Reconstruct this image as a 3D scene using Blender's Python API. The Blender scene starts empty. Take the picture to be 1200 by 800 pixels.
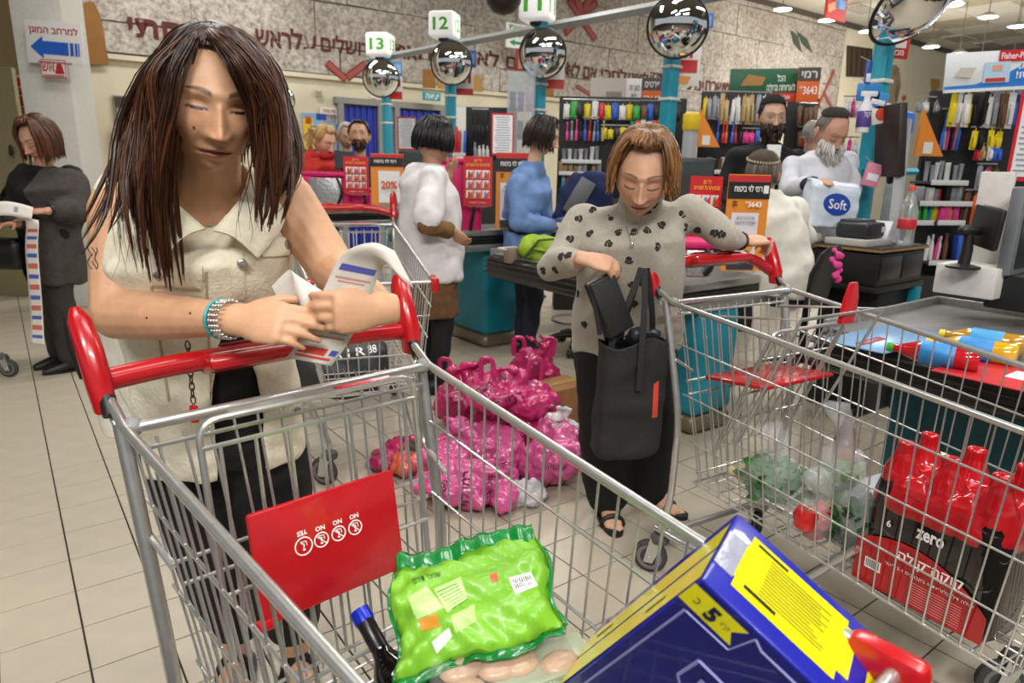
import bpy, bmesh, math, random
import numpy as np
from mathutils import Vector, Matrix

# ------------------------------------------------------------------ camera
FPX = 800.0
CAM_H = 1.38
PITCH = math.radians(14.315)
ROLL = math.radians(1.2)
_fw = Vector((0, math.cos(PITCH), -math.sin(PITCH)))
_r0 = Vector((1, 0, 0)); _u0 = _r0.cross(_fw)
CR = _r0 * math.cos(ROLL) + _u0 * math.sin(ROLL)
CU = _u0 * math.cos(ROLL) - _r0 * math.sin(ROLL)
CC = Vector((0, 0, CAM_H))
col = bpy.context.scene.collection
sc = bpy.context.scene
cd = bpy.data.cameras.new('camera'); cam = bpy.data.objects.new('camera', cd); col.objects.link(cam)
cam.matrix_world = Matrix(((CR.x, CU.x, -_fw.x, CC.x), (CR.y, CU.y, -_fw.y, CC.y), (CR.z, CU.z, -_fw.z, CC.z), (0, 0, 0, 1)))
cd.sensor_width = 36.0; cd.lens = FPX / 1200 * 36; cd.clip_start = 0.02; cd.clip_end = 200
cd.dof.use_dof = True; cd.dof.focus_distance = 1.6; cd.dof.aperture_fstop = 5.0
sc.camera = cam

# ------------------------------------------------------------------ world, light, exposure
w = bpy.data.worlds.new('store_ambience'); sc.world = w; w.use_nodes = True
w.node_tree.nodes['Background'].inputs[0].default_value = (0.93, 0.96, 1.0, 1)
w.node_tree.nodes['Background'].inputs[1].default_value = 0.50
vs = sc.view_settings
vs.view_transform = 'Standard'; vs.look = 'None'; vs.gamma = 1.0; vs.use_curve_mapping = False
vs.exposure = -0.25

def area(loc, size, power, color=(1, .97, .93), sy=None):
    l = bpy.data.lights.new('ceiling_and_fill_light', 'AREA'); l.energy = power; l.color = color
    l.shape = 'RECTANGLE'; l.size = size; l.size_y = sy or size
    o = bpy.data.objects.new('ceiling_and_fill_light', l); o.location = loc; col.objects.link(o); return o
D1 = Vector((-.5982, .8013, 0)); D2 = Vector((.8008, .5989, 0))     # store axes: along the lanes' row, along each lane
A1 = math.atan2(-D1.x, D1.y)                                        # rotation that turns +y to D1
for k, (x, y, e) in enumerate([(-.6, -3.0, 390), (2.4, -2.4, 300), (-1.2, .2, 75), (1.6, 1.0, 65), (-2.2, 4.0, 95), (1.2, 4.6, 100), (4.6, 4.0, 105), (-3.4, 8.6, 110), (.8, 9.4, 160), (5.2, 10.0, 220), (8.5, 14.0, 330)]):  # first two, behind the camera, are unseen fill added to brighten faces
    a = area((x, y, 4.6), 2.4, e, sy=.5); a.rotation_euler = (0, 0, A1)

# ------------------------------------------------------------------ helpers
rng = random.Random(7)
def ray(px, py): return CR * ((px - 600) / FPX) - CU * ((py - 400) / FPX) + _fw
def Pz(px, py, z=0.0):
    v = ray(px, py); return CC + v * ((z - CAM_H) / v.z)
def Q(px, py, Y):
    v = ray(px, py); return CC + v * (Y / v.y)
def lin(c):
    def f(u): return u / 12.92 if u <= .04045 else ((u + .055) / 1.055) ** 2.4
    if isinstance(c, str):
        c = c.lstrip('#'); c = tuple(int(c[i:i + 2], 16) / 255 for i in (0, 2, 4))
    return tuple(f(u) for u in c[:3])
MATS = {}
def mat(name, c, rough=.5, metal=0.0, var=.08, scale=30, bump=0.0, bscale=None, coat=0.0, trans=0.0, alpha=1.0, emit=None, es=1.0, attr=False, spec=.5, sss=0.0, sheen=0.0, c2=None, aniso=None):
    if name in MATS: return MATS[name]
    m = bpy.data.materials.new(name); m.use_nodes = True; nt = m.node_tree; b = nt.nodes['Principled BSDF']
    base = lin(c)
    b.inputs['Roughness'].default_value = rough; b.inputs['Metallic'].default_value = metal
    b.inputs['Coat Weight'].default_value = coat; b.inputs['Transmission Weight'].default_value = trans
    b.inputs['Alpha'].default_value = alpha; b.inputs['Specular IOR Level'].default_value = spec
    if sss: b.inputs['Subsurface Weight'].default_value = sss; b.inputs['Subsurface Radius'].default_value = (.012, .005, .003); b.inputs['Subsurface Scale'].default_value = .5
    if sheen: b.inputs['Sheen Weight'].default_value = sheen
    tc = nt.nodes.new('ShaderNodeTexCoord')
    n = nt.nodes.new('ShaderNodeTexNoise'); n.inputs['Scale'].default_value = scale; n.inputs['Detail'].default_value = 4
    vecout = tc.outputs['Object']
    if aniso:
        mp = nt.nodes.new('ShaderNodeMapping'); mp.inputs['Scale'].default_value = aniso; nt.links.new(vecout, mp.inputs['Vector']); vecout = mp.outputs['Vector']
    nt.links.new(vecout, n.inputs['Vector'])
    mix = nt.nodes.new('ShaderNodeMix'); mix.data_type = 'RGBA'
    rp = nt.nodes.new('ShaderNodeMapRange'); rp.inputs[1].default_value = .3; rp.inputs[2].default_value = .7
    nt.links.new(n.outputs['Fac'], rp.inputs[0]); nt.links.new(rp.outputs[0], mix.inputs['Factor'])
    if attr:
        a = nt.nodes.new('ShaderNodeAttribute'); a.attribute_name = 'Col'
        hs = nt.nodes.new('ShaderNodeHueSaturation'); hs.inputs['Value'].default_value = 1 - var
        nt.links.new(a.outputs['Color'], hs.inputs['Color'])
        nt.links.new(hs.outputs['Color'], mix.inputs['A']); nt.links.new(a.outputs['Color'], mix.inputs['B'])
    else:
        d = lin(c2) if c2 else tuple(u * (1 - 2 * var) for u in base)
        mix.inputs['A'].default_value = (*d, 1); mix.inputs['B'].default_value = (*base, 1)
    nt.links.new(mix.outputs['Result'], b.inputs['Base Color'])
    if bump:
        n2 = nt.nodes.new('ShaderNodeTexNoise'); n2.inputs['Scale'].default_value = bscale or scale; n2.inputs['Detail'].default_value = 5
        nt.links.new(vecout, n2.inputs['Vector'])
        bp = nt.nodes.new('ShaderNodeBump'); bp.inputs['Strength'].default_value = bump; bp.inputs['Distance'].default_value = .01
        nt.links.new(n2.outputs['Fac'], bp.inputs['Height']); nt.links.new(bp.outputs['Normal'], b.inputs['Normal'])
    if emit:
        b.inputs['Emission Color'].default_value = (*lin(emit), 1); b.inputs['Emission Strength'].default_value = es
    MATS[name] = m; return m
def flat(c, rough=.45):                                              # plain print / plastic colour
    return mat('colour_' + c.strip('#') + '_%d' % int(rough * 100), c, rough, var=.04, scale=60)

class MB:
    def __init__(s): s.v = []; s.f = []; s.c = None; s.sm = []
    def add(s, vs, fs, smooth=True):
        o = len(s.v); s.v += [tuple(p) for p in vs]; s.f += [tuple(i + o for i in f) for f in fs]; s.sm += [smooth] * len(fs); return s
    def box(s, c, size, rot=None):
        c = Vector(c); hx, hy, hz = (k / 2 for k in size); vs = []
        for z in (-hz, hz):
            for x, y in ((-hx, -hy), (hx, -hy), (hx, hy), (-hx, hy)):
                p = Vector((x, y, z)); vs.append(c + (rot @ p if rot is not None else p))
        return s.add(vs, [(3, 2, 1, 0), (4, 5, 6, 7), (0, 1, 5, 4), (1, 2, 6, 5), (2, 3, 7, 6), (3, 0, 4, 7)], False)
    def rbox(s, c, size, r=.01, rot=None, seg=2):
        bm = bmesh.new(); bmesh.ops.create_cube(bm, size=1.0)
        for v in bm.verts: v.co = Vector((v.co.x * size[0], v.co.y * size[1], v.co.z * size[2]))
        bmesh.ops.bevel(bm, geom=bm.edges[:], offset=min(r, min(size) * .49), segments=seg, profile=.5, affect='EDGES')
        bm.verts.index_update(); c = Vector(c)
        vs = [c + (rot @ v.co if rot is not None else v.co) for v in bm.verts]; fs = [[v.index for v in f.verts] for f in bm.faces]
        bm.free(); return s.add(vs, fs, True)
    def rings(s, rings, cap=True, closed=False):
        n = len(rings[0]); vs = [p for r in rings for p in r]; fs = []; m = len(rings)
        for i in range(m if closed else m - 1):
            a = i * n; b = ((i + 1) % m) * n
            for j in range(n): k = (j + 1) % n; fs.append((a + j, a + k, b + k, b + j))
        if cap and not closed: fs.append(tuple(range(n))[::-1]); fs.append(tuple(range((m - 1) * n, m * n)))
        return s.add(vs, fs)
    def tube(s, pts, r, n=8, closed=False, flat_axis=None, fr=1.0):
        pts = [Vector(p) for p in pts]; m = len(pts); rs = r if isinstance(r, (list, tuple)) else [r] * m
        rings = []; prev = None
        for i in range(m):
            if closed: t = pts[(i + 1) % m] - pts[i - 1]
            else: t = pts[min(i + 1, m - 1)] - pts[max(i - 1, 0)]
            t = t.normalized() if t.length > 1e-9 else Vector((0, 0, 1))
            if prev is None:
                u = flat_axis if flat_axis is not None else (Vector((0, 0, 1)) if abs(t.z) < .9 else Vector((1, 0, 0)))
                u = (u - t * u.dot(t)).normalized()
            else:
                u = (prev - t * prev.dot(t)); u = u.normalized() if u.length > 1e-6 else prev
            prev = u; v = t.cross(u)
            rings.append([pts[i] + u * (math.cos(2 * math.pi * k / n) * rs[i] * fr) + v * (math.sin(2 * math.pi * k / n) * rs[i]) for k in range(n)])
        return s.rings(rings, True, closed)
    def lathe(s, prof, n=20, M=None):
        M = M or Matrix(); rings = [[M @ Vector((r * math.cos(2 * math.pi * k / n), r * math.sin(2 * math.pi * k / n), z)) for k in range(n)] for r, z in prof]
        return s.rings(rings)
    def ell(s, c, r, rot=None, n=16, m=10):
        c = Vector(c); rings = []
        for i in range(m + 1):
            th = math.pi * (i + .02 if i == 0 else i - .02 if i == m else i) / m; rr = math.sin(th); z = -math.cos(th); ring = []
            for k in range(n):
                p = Vector((r[0] * rr * math.cos(2 * math.pi * k / n), r[1] * rr * math.sin(2 * math.pi * k / n), r[2] * z)); ring.append(c + (rot @ p if rot is not None else p))
            rings.append(ring)
        return s.rings(rings)
    def cap(s, p0, r0, p1, r1, n=14):
        p0 = Vector(p0); p1 = Vector(p1); d = p1 - p0; L = d.length
        if L < 1e-6: return s.ell(p0, (r0,) * 3)
        t = d / L; pts = []; rs = []
        for a in (-86, -60, -30, 0): pts.append(p0 + t * (math.sin(math.radians(a)) * r0)); rs.append(r0 * math.cos(math.radians(a)))
        for a in (0, 30, 60, 86): pts.append(p1 + t * (math.sin(math.radians(a)) * r1)); rs.append(r1 * math.cos(math.radians(a)))
        if L > .05: pts.insert(4, (p0 + p1) / 2); rs.insert(4, (r0 + r1) / 2)
        return s.tube(pts, rs, n)
    def loft(s, secs, n=24, p=2.0):                                 # secs: (centre, lateral vector, front vector) ellipse rings
        rings = []
        for c, a, b in secs:
            ring = []
            for k in range(n):
                t = 2 * math.pi * k / n; ct, st = math.cos(t), math.sin(t)
                ct = math.copysign(abs(ct) ** (2 / p), ct); st = math.copysign(abs(st) ** (2 / p), st)
                ring.append(Vector(c) + Vector(a) * ct + Vector(b) * st)
            rings.append(ring)
        return s.rings(rings)
    def grid(s, fn, nu, nv, wrap=False):
        vs = [fn(i / (nu - (0 if wrap else 1)), j / (nv - 1)) for j in range(nv) for i in range(nu)]; fs = []
        for j in range(nv - 1):
            for i in range(nu if wrap else nu - 1):
                k = (i + 1) % nu; fs.append((j * nu + i, j * nu + k, (j + 1) * nu + k, (j + 1) * nu + i))
        return s.add(vs, fs)
    def prism(s, poly, h, M=None):                                  # polygon in xy extruded to z=h
        M = M or Matrix(); n = len(poly)
        vs = [M @ Vector((x, y, 0)) for x, y in poly] + [M @ Vector((x, y, h)) for x, y in poly]
        return s.add(vs, [tuple(range(n))[::-1], tuple(range(n, 2 * n))] + [(i, (i + 1) % n, n + (i + 1) % n, n + i) for i in range(n)], False)
    def xf(s, M):
        s.v = [tuple(M @ Vector(p)) for p in s.v]; return s
    def mesh(s, name, ang=40):
        me = bpy.data.meshes.new(name); me.from_pydata(s.v, [], s.f); me.update()
        me.polygons.foreach_set('use_smooth', [bool(ang)] * len(me.polygons))
        if ang: me.set_sharp_from_angle(angle=math.radians(ang))
        return me
    def build(s, name, m, parent=None, ang=40, center=True):
        me = s.mesh(name, ang); return link(name, me, m, parent, center)
def link(name, me, m, parent=None, center=False):
    o = bpy.data.objects.new(name, me); col.objects.link(o)
    if m is not None and not me.materials: me.materials.append(m)
    if center and parent is None and len(me.vertices):
        co = np.empty(len(me.vertices) * 3); me.vertices.foreach_get('co', co); co = co.reshape(-1, 3)
        c = co.mean(0); c[2] = co[:, 2].min(); me.transform(Matrix.Translation(-Vector(c))); o.location = c; o.matrix_world = Matrix.Translation(Vector(c))
    if parent is not None:
        o.parent = parent
        if center == 'world' or parent.get('_w'): o.matrix_parent_inverse = parent.matrix_world.inverted()
    return o
def tag(o, label, cat, group=None):
    o['label'] = label; o['category'] = cat
    if group: o['group'] = group
    return o
def thing(name, label, cat, loc=(0, 0, 0), rz=0.0, group=None):
    o = bpy.data.objects.new(name, None); col.objects.link(o); o.location = loc; o.rotation_euler = (0, 0, rz)
    o.empty_display_size = .05; o.matrix_world = Matrix.Translation(Vector(loc)) @ Matrix.Rotation(rz, 4, 'Z')
    return tag(o, label, cat, group)
def wthing(name, label, cat, loc=(0, 0, 0), group=None):            # its parts are given in world coordinates
    o = thing(name, label, cat, loc, 0, group); o['_w'] = 1; return o
def struct(o): o['kind'] = 'structure'; return o
def copy_tree(o, parent=None):
    c = o.copy(); col.objects.link(c)
    if parent is not None: c.parent = parent
    for ch in list(o.children): copy_tree(ch, c)
    return c
def frame(o, x, y=None, z=None):                                    # 4x4 from origin and axes
    x = Vector(x).normalized(); y = Vector(y).normalized(); z = x.cross(y)
    return Matrix(((x.x, y.x, z.x, o[0]), (x.y, y.y, z.y, o[1]), (x.z, y.z, z.z, o[2]), (0, 0, 0, 1)))
def rotz(a): return Matrix.Rotation(a, 4, 'Z')
HEB = lambda s: any('\u0590' <= ch <= '\u05ff' for ch in s)
def text_mb(s, M, width=None, height=None, bold=0.0, depth=.0006, align='C'):
    """flat lettering in the plane of M (x right, y up), fitted to width and height"""
    if HEB(s):
        s = '\n'.join(l[::-1] for l in s.split('\n'))
    cu = bpy.data.curves.new('lettering', 'FONT'); cu.body = s; cu.size = 1; cu.align_x = 'CENTER' if align == 'C' else 'LEFT'; cu.resolution_u = 2
    cu.offset = bold; cu.extrude = 0
    ob = bpy.data.objects.new('lettering_source', cu); col.objects.link(ob)
    dg = bpy.context.evaluated_depsgraph_get(); me = bpy.data.meshes.new_from_object(ob.evaluated_get(dg))
    bpy.data.objects.remove(ob); bpy.data.curves.remove(cu)
    mb = MB()
    if len(me.vertices) == 0: return mb
    co = np.empty(len(me.vertices) * 3); me.vertices.foreach_get('co', co); co = co.reshape(-1, 3)
    lo = co.min(0); hi = co.max(0); sz = np.maximum(hi - lo, 1e-6)
    sx = (width / sz[0]) if width else None; sy = (height / sz[1]) if height else None
    if sx is None: sx = sy
    if sy is None: sy = sx
    cx = (lo + hi) / 2
    vs = [M @ Vector(((p[0] - cx[0]) * sx, (p[1] - cx[1]) * sy, depth)) for p in co]
    fs = [tuple(p.vertices) for p in me.polygons]; mb.add(vs, fs, False); bpy.data.meshes.remove(me); return mb
def text(s, M, m, parent, width=None, height=None, name='lettering', bold=0.0, depth=.0006):
    mb = text_mb(s, M, width, height, bold, depth)
    return mb.build(name, m, parent, ang=None) if mb.v else None

# ------------------------------------------------------------------ structure
def tile_mat():
    m = mat('floor_tile', '#b5ab98', .36, var=.05, scale=9, bump=.02, bscale=300)
    return m
TA, TB = .2222, .206                                                 # tile pitch along D1 and D2
OA, OB = 2.4255, .0395
floor = struct(MB().box((0, 6, -.06), (40, 40, .108)).build('floor', mat('grout', '#3b352c', .9, var=.2), center=False))
def tile_mesh():
    mb = MB(); bm = bmesh.new(); bmesh.ops.create_cube(bm, size=1)
    for v in bm.verts: v.co = Vector((v.co.x * (TB - .0055), v.co.y * (TA - .0055), v.co.z * .008 - .004))
    bmesh.ops.bevel(bm, geom=[e for e in bm.edges if all(v.co.z > -.001 for v in e.verts)], offset=.0012, segments=1, affect='EDGES')
    me = bpy.data.meshes.new('tile'); bm.to_mesh(me); bm.free(); me.materials.append(tile_mat()); return me
tm = tile_mesh(); spots = []
for i in range(-30, 75):
    for j in range(-40, 75):
        p = D1 * (OA + (i + .5) * TA) + D2 * (OB + (j + .5) * TB)
        v = p - CC; dep = v.dot(_fw)
        if dep < .3 or p.y > 13: continue
        x = 600 + FPX * v.dot(CR) / dep; y = 400 - FPX * v.dot(CU) / dep
        if -700 < x < 2000 and 150 < y < 1300: spots.append((dep, p, x, y))
spots.sort(key=lambda q: q[0])
def blocked(x, y):                                                   # behind the front shopper, the box and the six-pack
    return (x > 640 and y > 690) or (x > 1010 and y > 600) or not (-10 < x < 1210 and y < 810)
near = [s for s in spots if not blocked(s[2], s[3])][:298]; ids = {id(s[1]) for s in near}
for s in near:
    o = link('floor_tile', tm, None, floor); o.location = s[1]; o.rotation_euler = (0, 0, A1)
mb = MB(); R3 = Matrix.Rotation(A1, 3, 'Z'); tv = [R3 @ v.co for v in tm.vertices]; tf = [tuple(p.vertices) for p in tm.polygons]
for s in spots:
    if id(s[1]) not in ids: mb.add([s[1] + v for v in tv], tf, False)
o = mb.build('floor_tile', tile_mat(), floor, ang=None); o['kind'] = 'stuff'

W0 = Vector((-2.13, 11.5, 0)); WN = Vector((D2.y, -D2.x, 0))         # far wall: runs along D2, faces the shop
def wallhit(px, py, off=0.0):
    v = ray(px, py); o = W0 + WN * off; t = (o - CC).dot(WN) / v.dot(WN); p = CC + v * t; return (p - W0).dot(D2), p.z
def wall_pt(t, z, off=0.0): return W0 + D2 * t + WN * off + Vector((0, 0, z))
def wall_M(t, z, off=.02): return frame(wall_pt(t, z, off), D2, Vector((0, 0, 1)))
RW = Matrix.Rotation(math.atan2(D2.y, D2.x), 3, 'Z')
cream = mat('cream_paint', '#d8cfb4', .75, var=.05, scale=3, bump=.03, bscale=40)
ZM = 2.66; ZC = 5.25
wall = struct(MB().box(wall_pt(6, ZC / 2, -.1), (46, .2, ZC), RW).build('wall_back', cream, center=False))
# printed stone mural on boards above a ledge
def stone_mat():
    m = bpy.data.materials.new('stone_print'); m.use_nodes = True; nt = m.node_tree; b = nt.nodes['Principled BSDF']; b.inputs['Roughness'].default_value = .8
    tc = nt.nodes.new('ShaderNodeTexCoord'); mp = nt.nodes.new('ShaderNodeMapping'); mp.inputs['Rotation'].default_value = (math.pi / 2, 0, 0)
    nt.links.new(tc.outputs['Object'], mp.inputs['Vector'])
    n = nt.nodes.new('ShaderNodeTexNoise'); n.inputs['Scale'].default_value = 14; n.inputs['Detail'].default_value = 8; n.inputs['Roughness'].default_value = .75
    nt.links.new(tc.outputs['Object'], n.inputs['Vector'])
    r = nt.nodes.new('ShaderNodeValToRGB'); e = r.color_ramp.elements; e[0].position = .34; e[0].color = (*lin('#7a7168'), 1); e[1].position = .60; e[1].color = (*lin('#d2ccc4'), 1)
    nt.links.new(n.outputs['Fac'], r.inputs[0])
    n2 = nt.nodes.new('ShaderNodeTexNoise'); n2.inputs['Scale'].default_value = 1.1; n2.inputs['Detail'].default_value = 3; nt.links.new(tc.outputs['Object'], n2.inputs['Vector'])
    r2 = nt.nodes.new('ShaderNodeValToRGB'); e = r2.color_ramp.elements; e[0].position = .35; e[0].color = (*lin('#b9afa3'), 1); e[1].position = .65; e[1].color = (*lin('#f2eee8'), 1); nt.links.new(n2.outputs['Fac'], r2.inputs[0])
    mx = nt.nodes.new('ShaderNodeMix'); mx.data_type = 'RGBA'; mx.blend_type = 'MULTIPLY'; mx.inputs['Factor'].default_value = .6
    nt.links.new(r.outputs[0], mx.inputs['A']); nt.links.new(r2.outputs[0], mx.inputs['B'])
    nt.links.new(mx.outputs['Result'], b.inputs['Base Color'])
    bp = nt.nodes.new('ShaderNodeBump'); bp.inputs['Strength'].default_value = .25; nt.links.new(n.outputs['Fac'], bp.inputs['Height']); nt.links.new(bp.outputs['Normal'], b.inputs['Normal'])
    return m
SM = stone_mat()
tmin = -7.2; tmax = wallhit(987, 60)[0]
mural = MB().box(wall_pt((tmin + tmax) / 2, (ZM + ZC) / 2, .02), (tmax - tmin, .04, ZC - ZM), RW).build('wall_mural', mat('mural_joint', '#5e554b', .9, var=.1), center=False)
struct(mural)
r2 = random.Random(3); z = ZM + .01; row = 0
while z < ZC - .05:
    h = min([.38, .62, .7, .66, .6][row % 5], ZC - z)
    t = tmin + r2.uniform(-.6, 0)
    while t < tmax:
        L = r2.uniform(.8, 2.0); a = max(t, tmin) + .008; b = min(t + L, tmax) - .008
        if b - a > .1:
            bm = MB(); j = lambda: r2.uniform(-.012, .012); c4 = [(a + j(), z + .008 + j()), (b + j(), z + .008 + j()), (b + j(), z + h - .008 + j()), (a + j(), z + h - .008 + j())]
            M = wall_M(0, 0, .04); dz = r2.uniform(.006, .02)
            bm.prism(c4, dz, M); bm.build('stone_block', SM, mural, ang=None)
        t += L
    z += h; row += 1
struct(MB().box(wall_pt((tmin + tmax) / 2, ZM - .03, .03), (tmax - tmin, .07, .06), RW).build('trim_1', cream, center=False))
struct(MB().box(wall_pt(15, ZC - .06, .05), (52, .1, .12), RW).build('trim_2', mat('dark_trim', '#4a4037', .7), center=False))
# ceiling: dropped grid, tiles as panels
tilew = mat('ceiling_tile', '#d9d2c2', .9, var=.05, scale=60, bump=.05)
ceil = struct(MB().box(Vector((4, 8, ZC + .06)), (44, 40, .08)).build('ceiling', mat('ceiling_grid', '#8f897c', .8), center=False))
cme = MB().box((0, 0, 0), (1.17, 1.17, .03)).mesh('ceiling_tile', None); cme.materials.append(tilew)
r2 = random.Random(5); mid = mat('ceiling_tile_stained', '#bfb49c', .9, var=.15, scale=4); cme2 = MB().box((0, 0, 0), (1.17, 1.17, .03)).mesh('ceiling_tile', None); cme2.materials.append(mid)
for i in range(-4, 13):
    for j in range(-3, 17):
        p = W0 + WN * (i * 1.2 + .6) + D2 * (j * 1.2) + Vector((0, 0, ZC + .01))
        v = p - CC; d = v.dot(_fw)
        if d < 1 or p.y > 24: continue
        x = 600 + FPX * v.dot(CR) / d; y = 400 - FPX * v.dot(CU) / d
        if 700 < x < 1400 and -80 < y < 220:
            o = link('ceiling_tile', cme2 if r2.random() < .12 else cme, None, ceil); o.location = p; o.rotation_euler = (0, 0, A1)

# ------------------------------------------------------------------ shopping carts
steel = mat('chromed_wire', '#cacac6', .28, .8, var=.06, scale=50)
redp = mat('red_plastic', '#b5141c', .25, var=.06, scale=20, coat=.3)
blackp = mat('black_plastic', '#141414', .45, var=.1, scale=40)
greyp = mat('grey_plastic', '#8d8f90', .45, var=.06)
rubber = mat('dark_rubber', '#3a3a3a', .7, var=.1)
white_ink = flat('#f2efe9'); black_ink = flat('#141414'); red_ink = flat('#c8232c'); blue_ink = flat('#2b3f9c')
def lerp(a, b, t): return Vector(a) * (1 - t) + Vector(b) * t
def arc_poly(pts, r, n=5):                                          # round the corners of a polyline
    out = [Vector(pts[0])]
    for i in range(1, len(pts) - 1):
        p, a, b = Vector(pts[i]), Vector(pts[i - 1]), Vector(pts[i + 1])
        d1 = (a - p); d2 = (b - p); rr = min(r, d1.length * .45, d2.length * .45)
        s = p + d1.normalized() * rr; e = p + d2.normalized() * rr
        for k in range(n + 1):
            t = k / n; out.append(s * (1 - t) ** 2 + p * 2 * t * (1 - t) + e * t ** 2)
    out.append(Vector(pts[-1])); return out
def caster(par, p, swivel=0.0, sc_=1.0):
    M = Matrix.Translation(Vector(p)) @ rotz(swivel) @ Matrix.Scale(sc_, 4)
    RX = Matrix.Rotation(math.pi / 2, 4, 'Y')
    c = MB().lathe([(.012, .15), (.03, .148), (.034, .135), (.03, .122), (.012, .12)], 16, M).build('caster', mat('caster_cap', '#4a4a4a', .5), par)
    f = MB()
    for s in (-1, 1): f.prism([(-.016, -.012), (.016, -.012), (.03, .085), (-.02, .085)], .003, M @ frame((s * .02, -.03, .055 - .0), (0, 1, 0), (0, .25, 1)))
    f.build('caster_fork', steel, c)
    W = M @ Matrix.Translation((0, -.03, .06)) @ RX
    MB().lathe([(.03, -.014), (.052, -.014), (.06, -.008), (.06, .008), (.052, .014), (.03, .014)], 28, W).build('wheel_tyre', rubber, c)
    MB().lathe([(.002, -.013), (.03, -.013), (.034, -.0145), (.045, -.0145), (.045, .0145), (.034, .0145), (.03, .013), (.002, .013)], 24, W).build('wheel_hub', mat('wheel_hub', '#6f6b68', .5), c)
    MB().lathe([(.001, -.026), (.007, -.026), (.007, .026), (.001, .026)], 10, W).build('axle_bolt', steel, c)
def cart(label, loc, fwd, L=1.0, S=1.0, seat_open=False, panel=True, nw=22, AR=.03, bz=(.455, .42)):
    f = Vector(fwd).normalized(); rz = math.atan2(-f.x, f.y)
    t = thing('shopping_cart', label, 'shopping cart', (loc[0], loc[1], 0), rz, 'wire shopping carts with red handles'); t.scale = (S, S, S)
    HZ = 1.03
    # handle
    bar = arc_poly([(-.285, 0, HZ), (-.2, -.005, HZ + AR * .75), (-.12, -.005, HZ + AR), (.12, -.005, HZ + AR), (.2, -.005, HZ + AR * .75), (.285, 0, HZ)], .04)
    h = MB().tube(bar, .019, 14).build('handle_bar', redp, t)
    cp = MB().rbox((0, .012, HZ + AR - .006), (.27, .075, .03), .012, Matrix.Rotation(.35, 3, 'X')); cp.build('handle_panel', redp, h)
    for k in range(2): MB().rbox((-.06 + .12 * k, -.018, HZ + AR + .018), (.07, .02, .006), .002, Matrix.Rotation(.35, 3, 'X')).build('coin_slot', mat('deep_red', '#8c1016', .4), h)
    for s in (-1, 1):
        g = MB().loft([(Vector((s * .295, .02, HZ - .045)), Vector((.016, 0, 0)), Vector((0, .022, 0))), (Vector((s * .297, .012, HZ)), Vector((.02, 0, 0)), Vector((0, .027, 0))),
                       (Vector((s * .300, -.012, HZ + .05)), Vector((.02, 0, 0)), Vector((0, .024, .006))), (Vector((s * .304, -.035, HZ + .095)), Vector((.018, 0, 0)), Vector((0, .021, .008))),
                       (Vector((s * .306, -.048, HZ + .115)), Vector((.008, 0, 0)), Vector((0, .012, .004)))], 14, 2.6)
        gg = g.build('grip_horn', redp, t)
        p = MB().loft([(Vector((s * .302, -.014, HZ + .005)), Vector((.017, 0, 0)), Vector((0, .012, 0))), (Vector((s * .307, -.028, HZ + .055)), Vector((.020, 0, 0)), Vector((0, .016, .004))),
                       (Vector((s * .310, -.050, HZ + .100)), Vector((.015, 0, 0)), Vector((0, .012, .004)))], 12)
        p.build('grip_pad', blackp, gg)
        MB().tube([(s * .292, .03, HZ - .02), (s * .292, .05, HZ - .045)], .013, 10).build('grip_socket', blackp, gg)
    RR = lambda s: Vector((s * .285, .10, .975)); RF = lambda s: Vector((s * .225, L, .865))
    BR = lambda s: Vector((s * .225, .20, bz[0])); BF = lambda s: Vector((s * .185, L - .07, bz[1]))
    for s in (-1, 1):
        side = MB().tube([(s * .29, .03, HZ - .02), RR(s), RF(s)], .0085, 10).build('rim_rail', steel, t)
        MB().tube(arc_poly([(s * .288, .035, HZ - .055), (s * .28, .075, .93), (s * .275, .09, .80), (s * .262, .19, .77)], .03), .006, 8).build('rim_brace', steel, t)
        for k in range(nw):
            u = (k + .6) / nw; MB().tube([lerp(RR(s), RF(s), u), lerp(BR(s), BF(s), u)], .0022, 6).build('wire', steel, side)
        for v in (.22, .5, .76, 1.0):
            MB().tube([lerp(RR(s), BR(s), v), lerp(RF(s), BF(s), v)], .0042 if v == 1 else .0031, 6).build('rail', steel, side)
        # legs and chassis
        MB().tube(arc_poly([RR(s) + Vector((0, -.03, 0)), (s * .275, .16, .6), (s * .26, .14, .3), (s * .255, .10, .17)], .08), .012, 10).build('leg', steel, t)
        MB().tube(arc_poly([(s * .255, .08, .165), (s * .24, .4, .165), (s * .17, L - .2, .165)], .1), .013, 10).build('chassis_tube', steel, t)
        MB().tube(arc_poly([(s * .22, .5, .165), (s * .2, .62, .25), (s * .19, .75, .42)], .06), .011, 10).build('chassis_post', steel, t)
        caster(t, (s * .255, .10, 0), .6 * s); caster(t, (s * .175, L - .18, 0), .9)
        MB().rbox(RF(s) + Vector((s * .002, -.01, -.008)), (.03, .085, .06), .012, Matrix.Rotation(s * .06, 3, 'Z')).build('corner_bumper', redp, t)
        MB().ell(RR(s) + Vector((-s * .012, -.006, 0)), (.016, .016, .016)).build('hinge_knob', greyp, t)
    MB().tube([(-.255, .12, .165), (.255, .12, .165)], .011, 8).build('cross_tube', steel, t)
    fr = MB().tube([RF(-1), RF(1)], .0085, 10).build('rim_rail', steel, t)
    for k in range(10):
        u = (k + .5) / 10; MB().tube([lerp(RF(-1), RF(1), u), lerp(BF(-1), BF(1), u)], .0022, 6).build('wire', steel, fr)
    for v in (.3, .65, 1.0): MB().tube([lerp(RF(-1), BF(-1), v), lerp(RF(1), BF(1), v)], .0036, 6).build('rail', steel, fr)
    bt = MB().tube([BR(-1), BR(1)], .0045, 8).build('basket_floor', steel, t)
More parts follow.
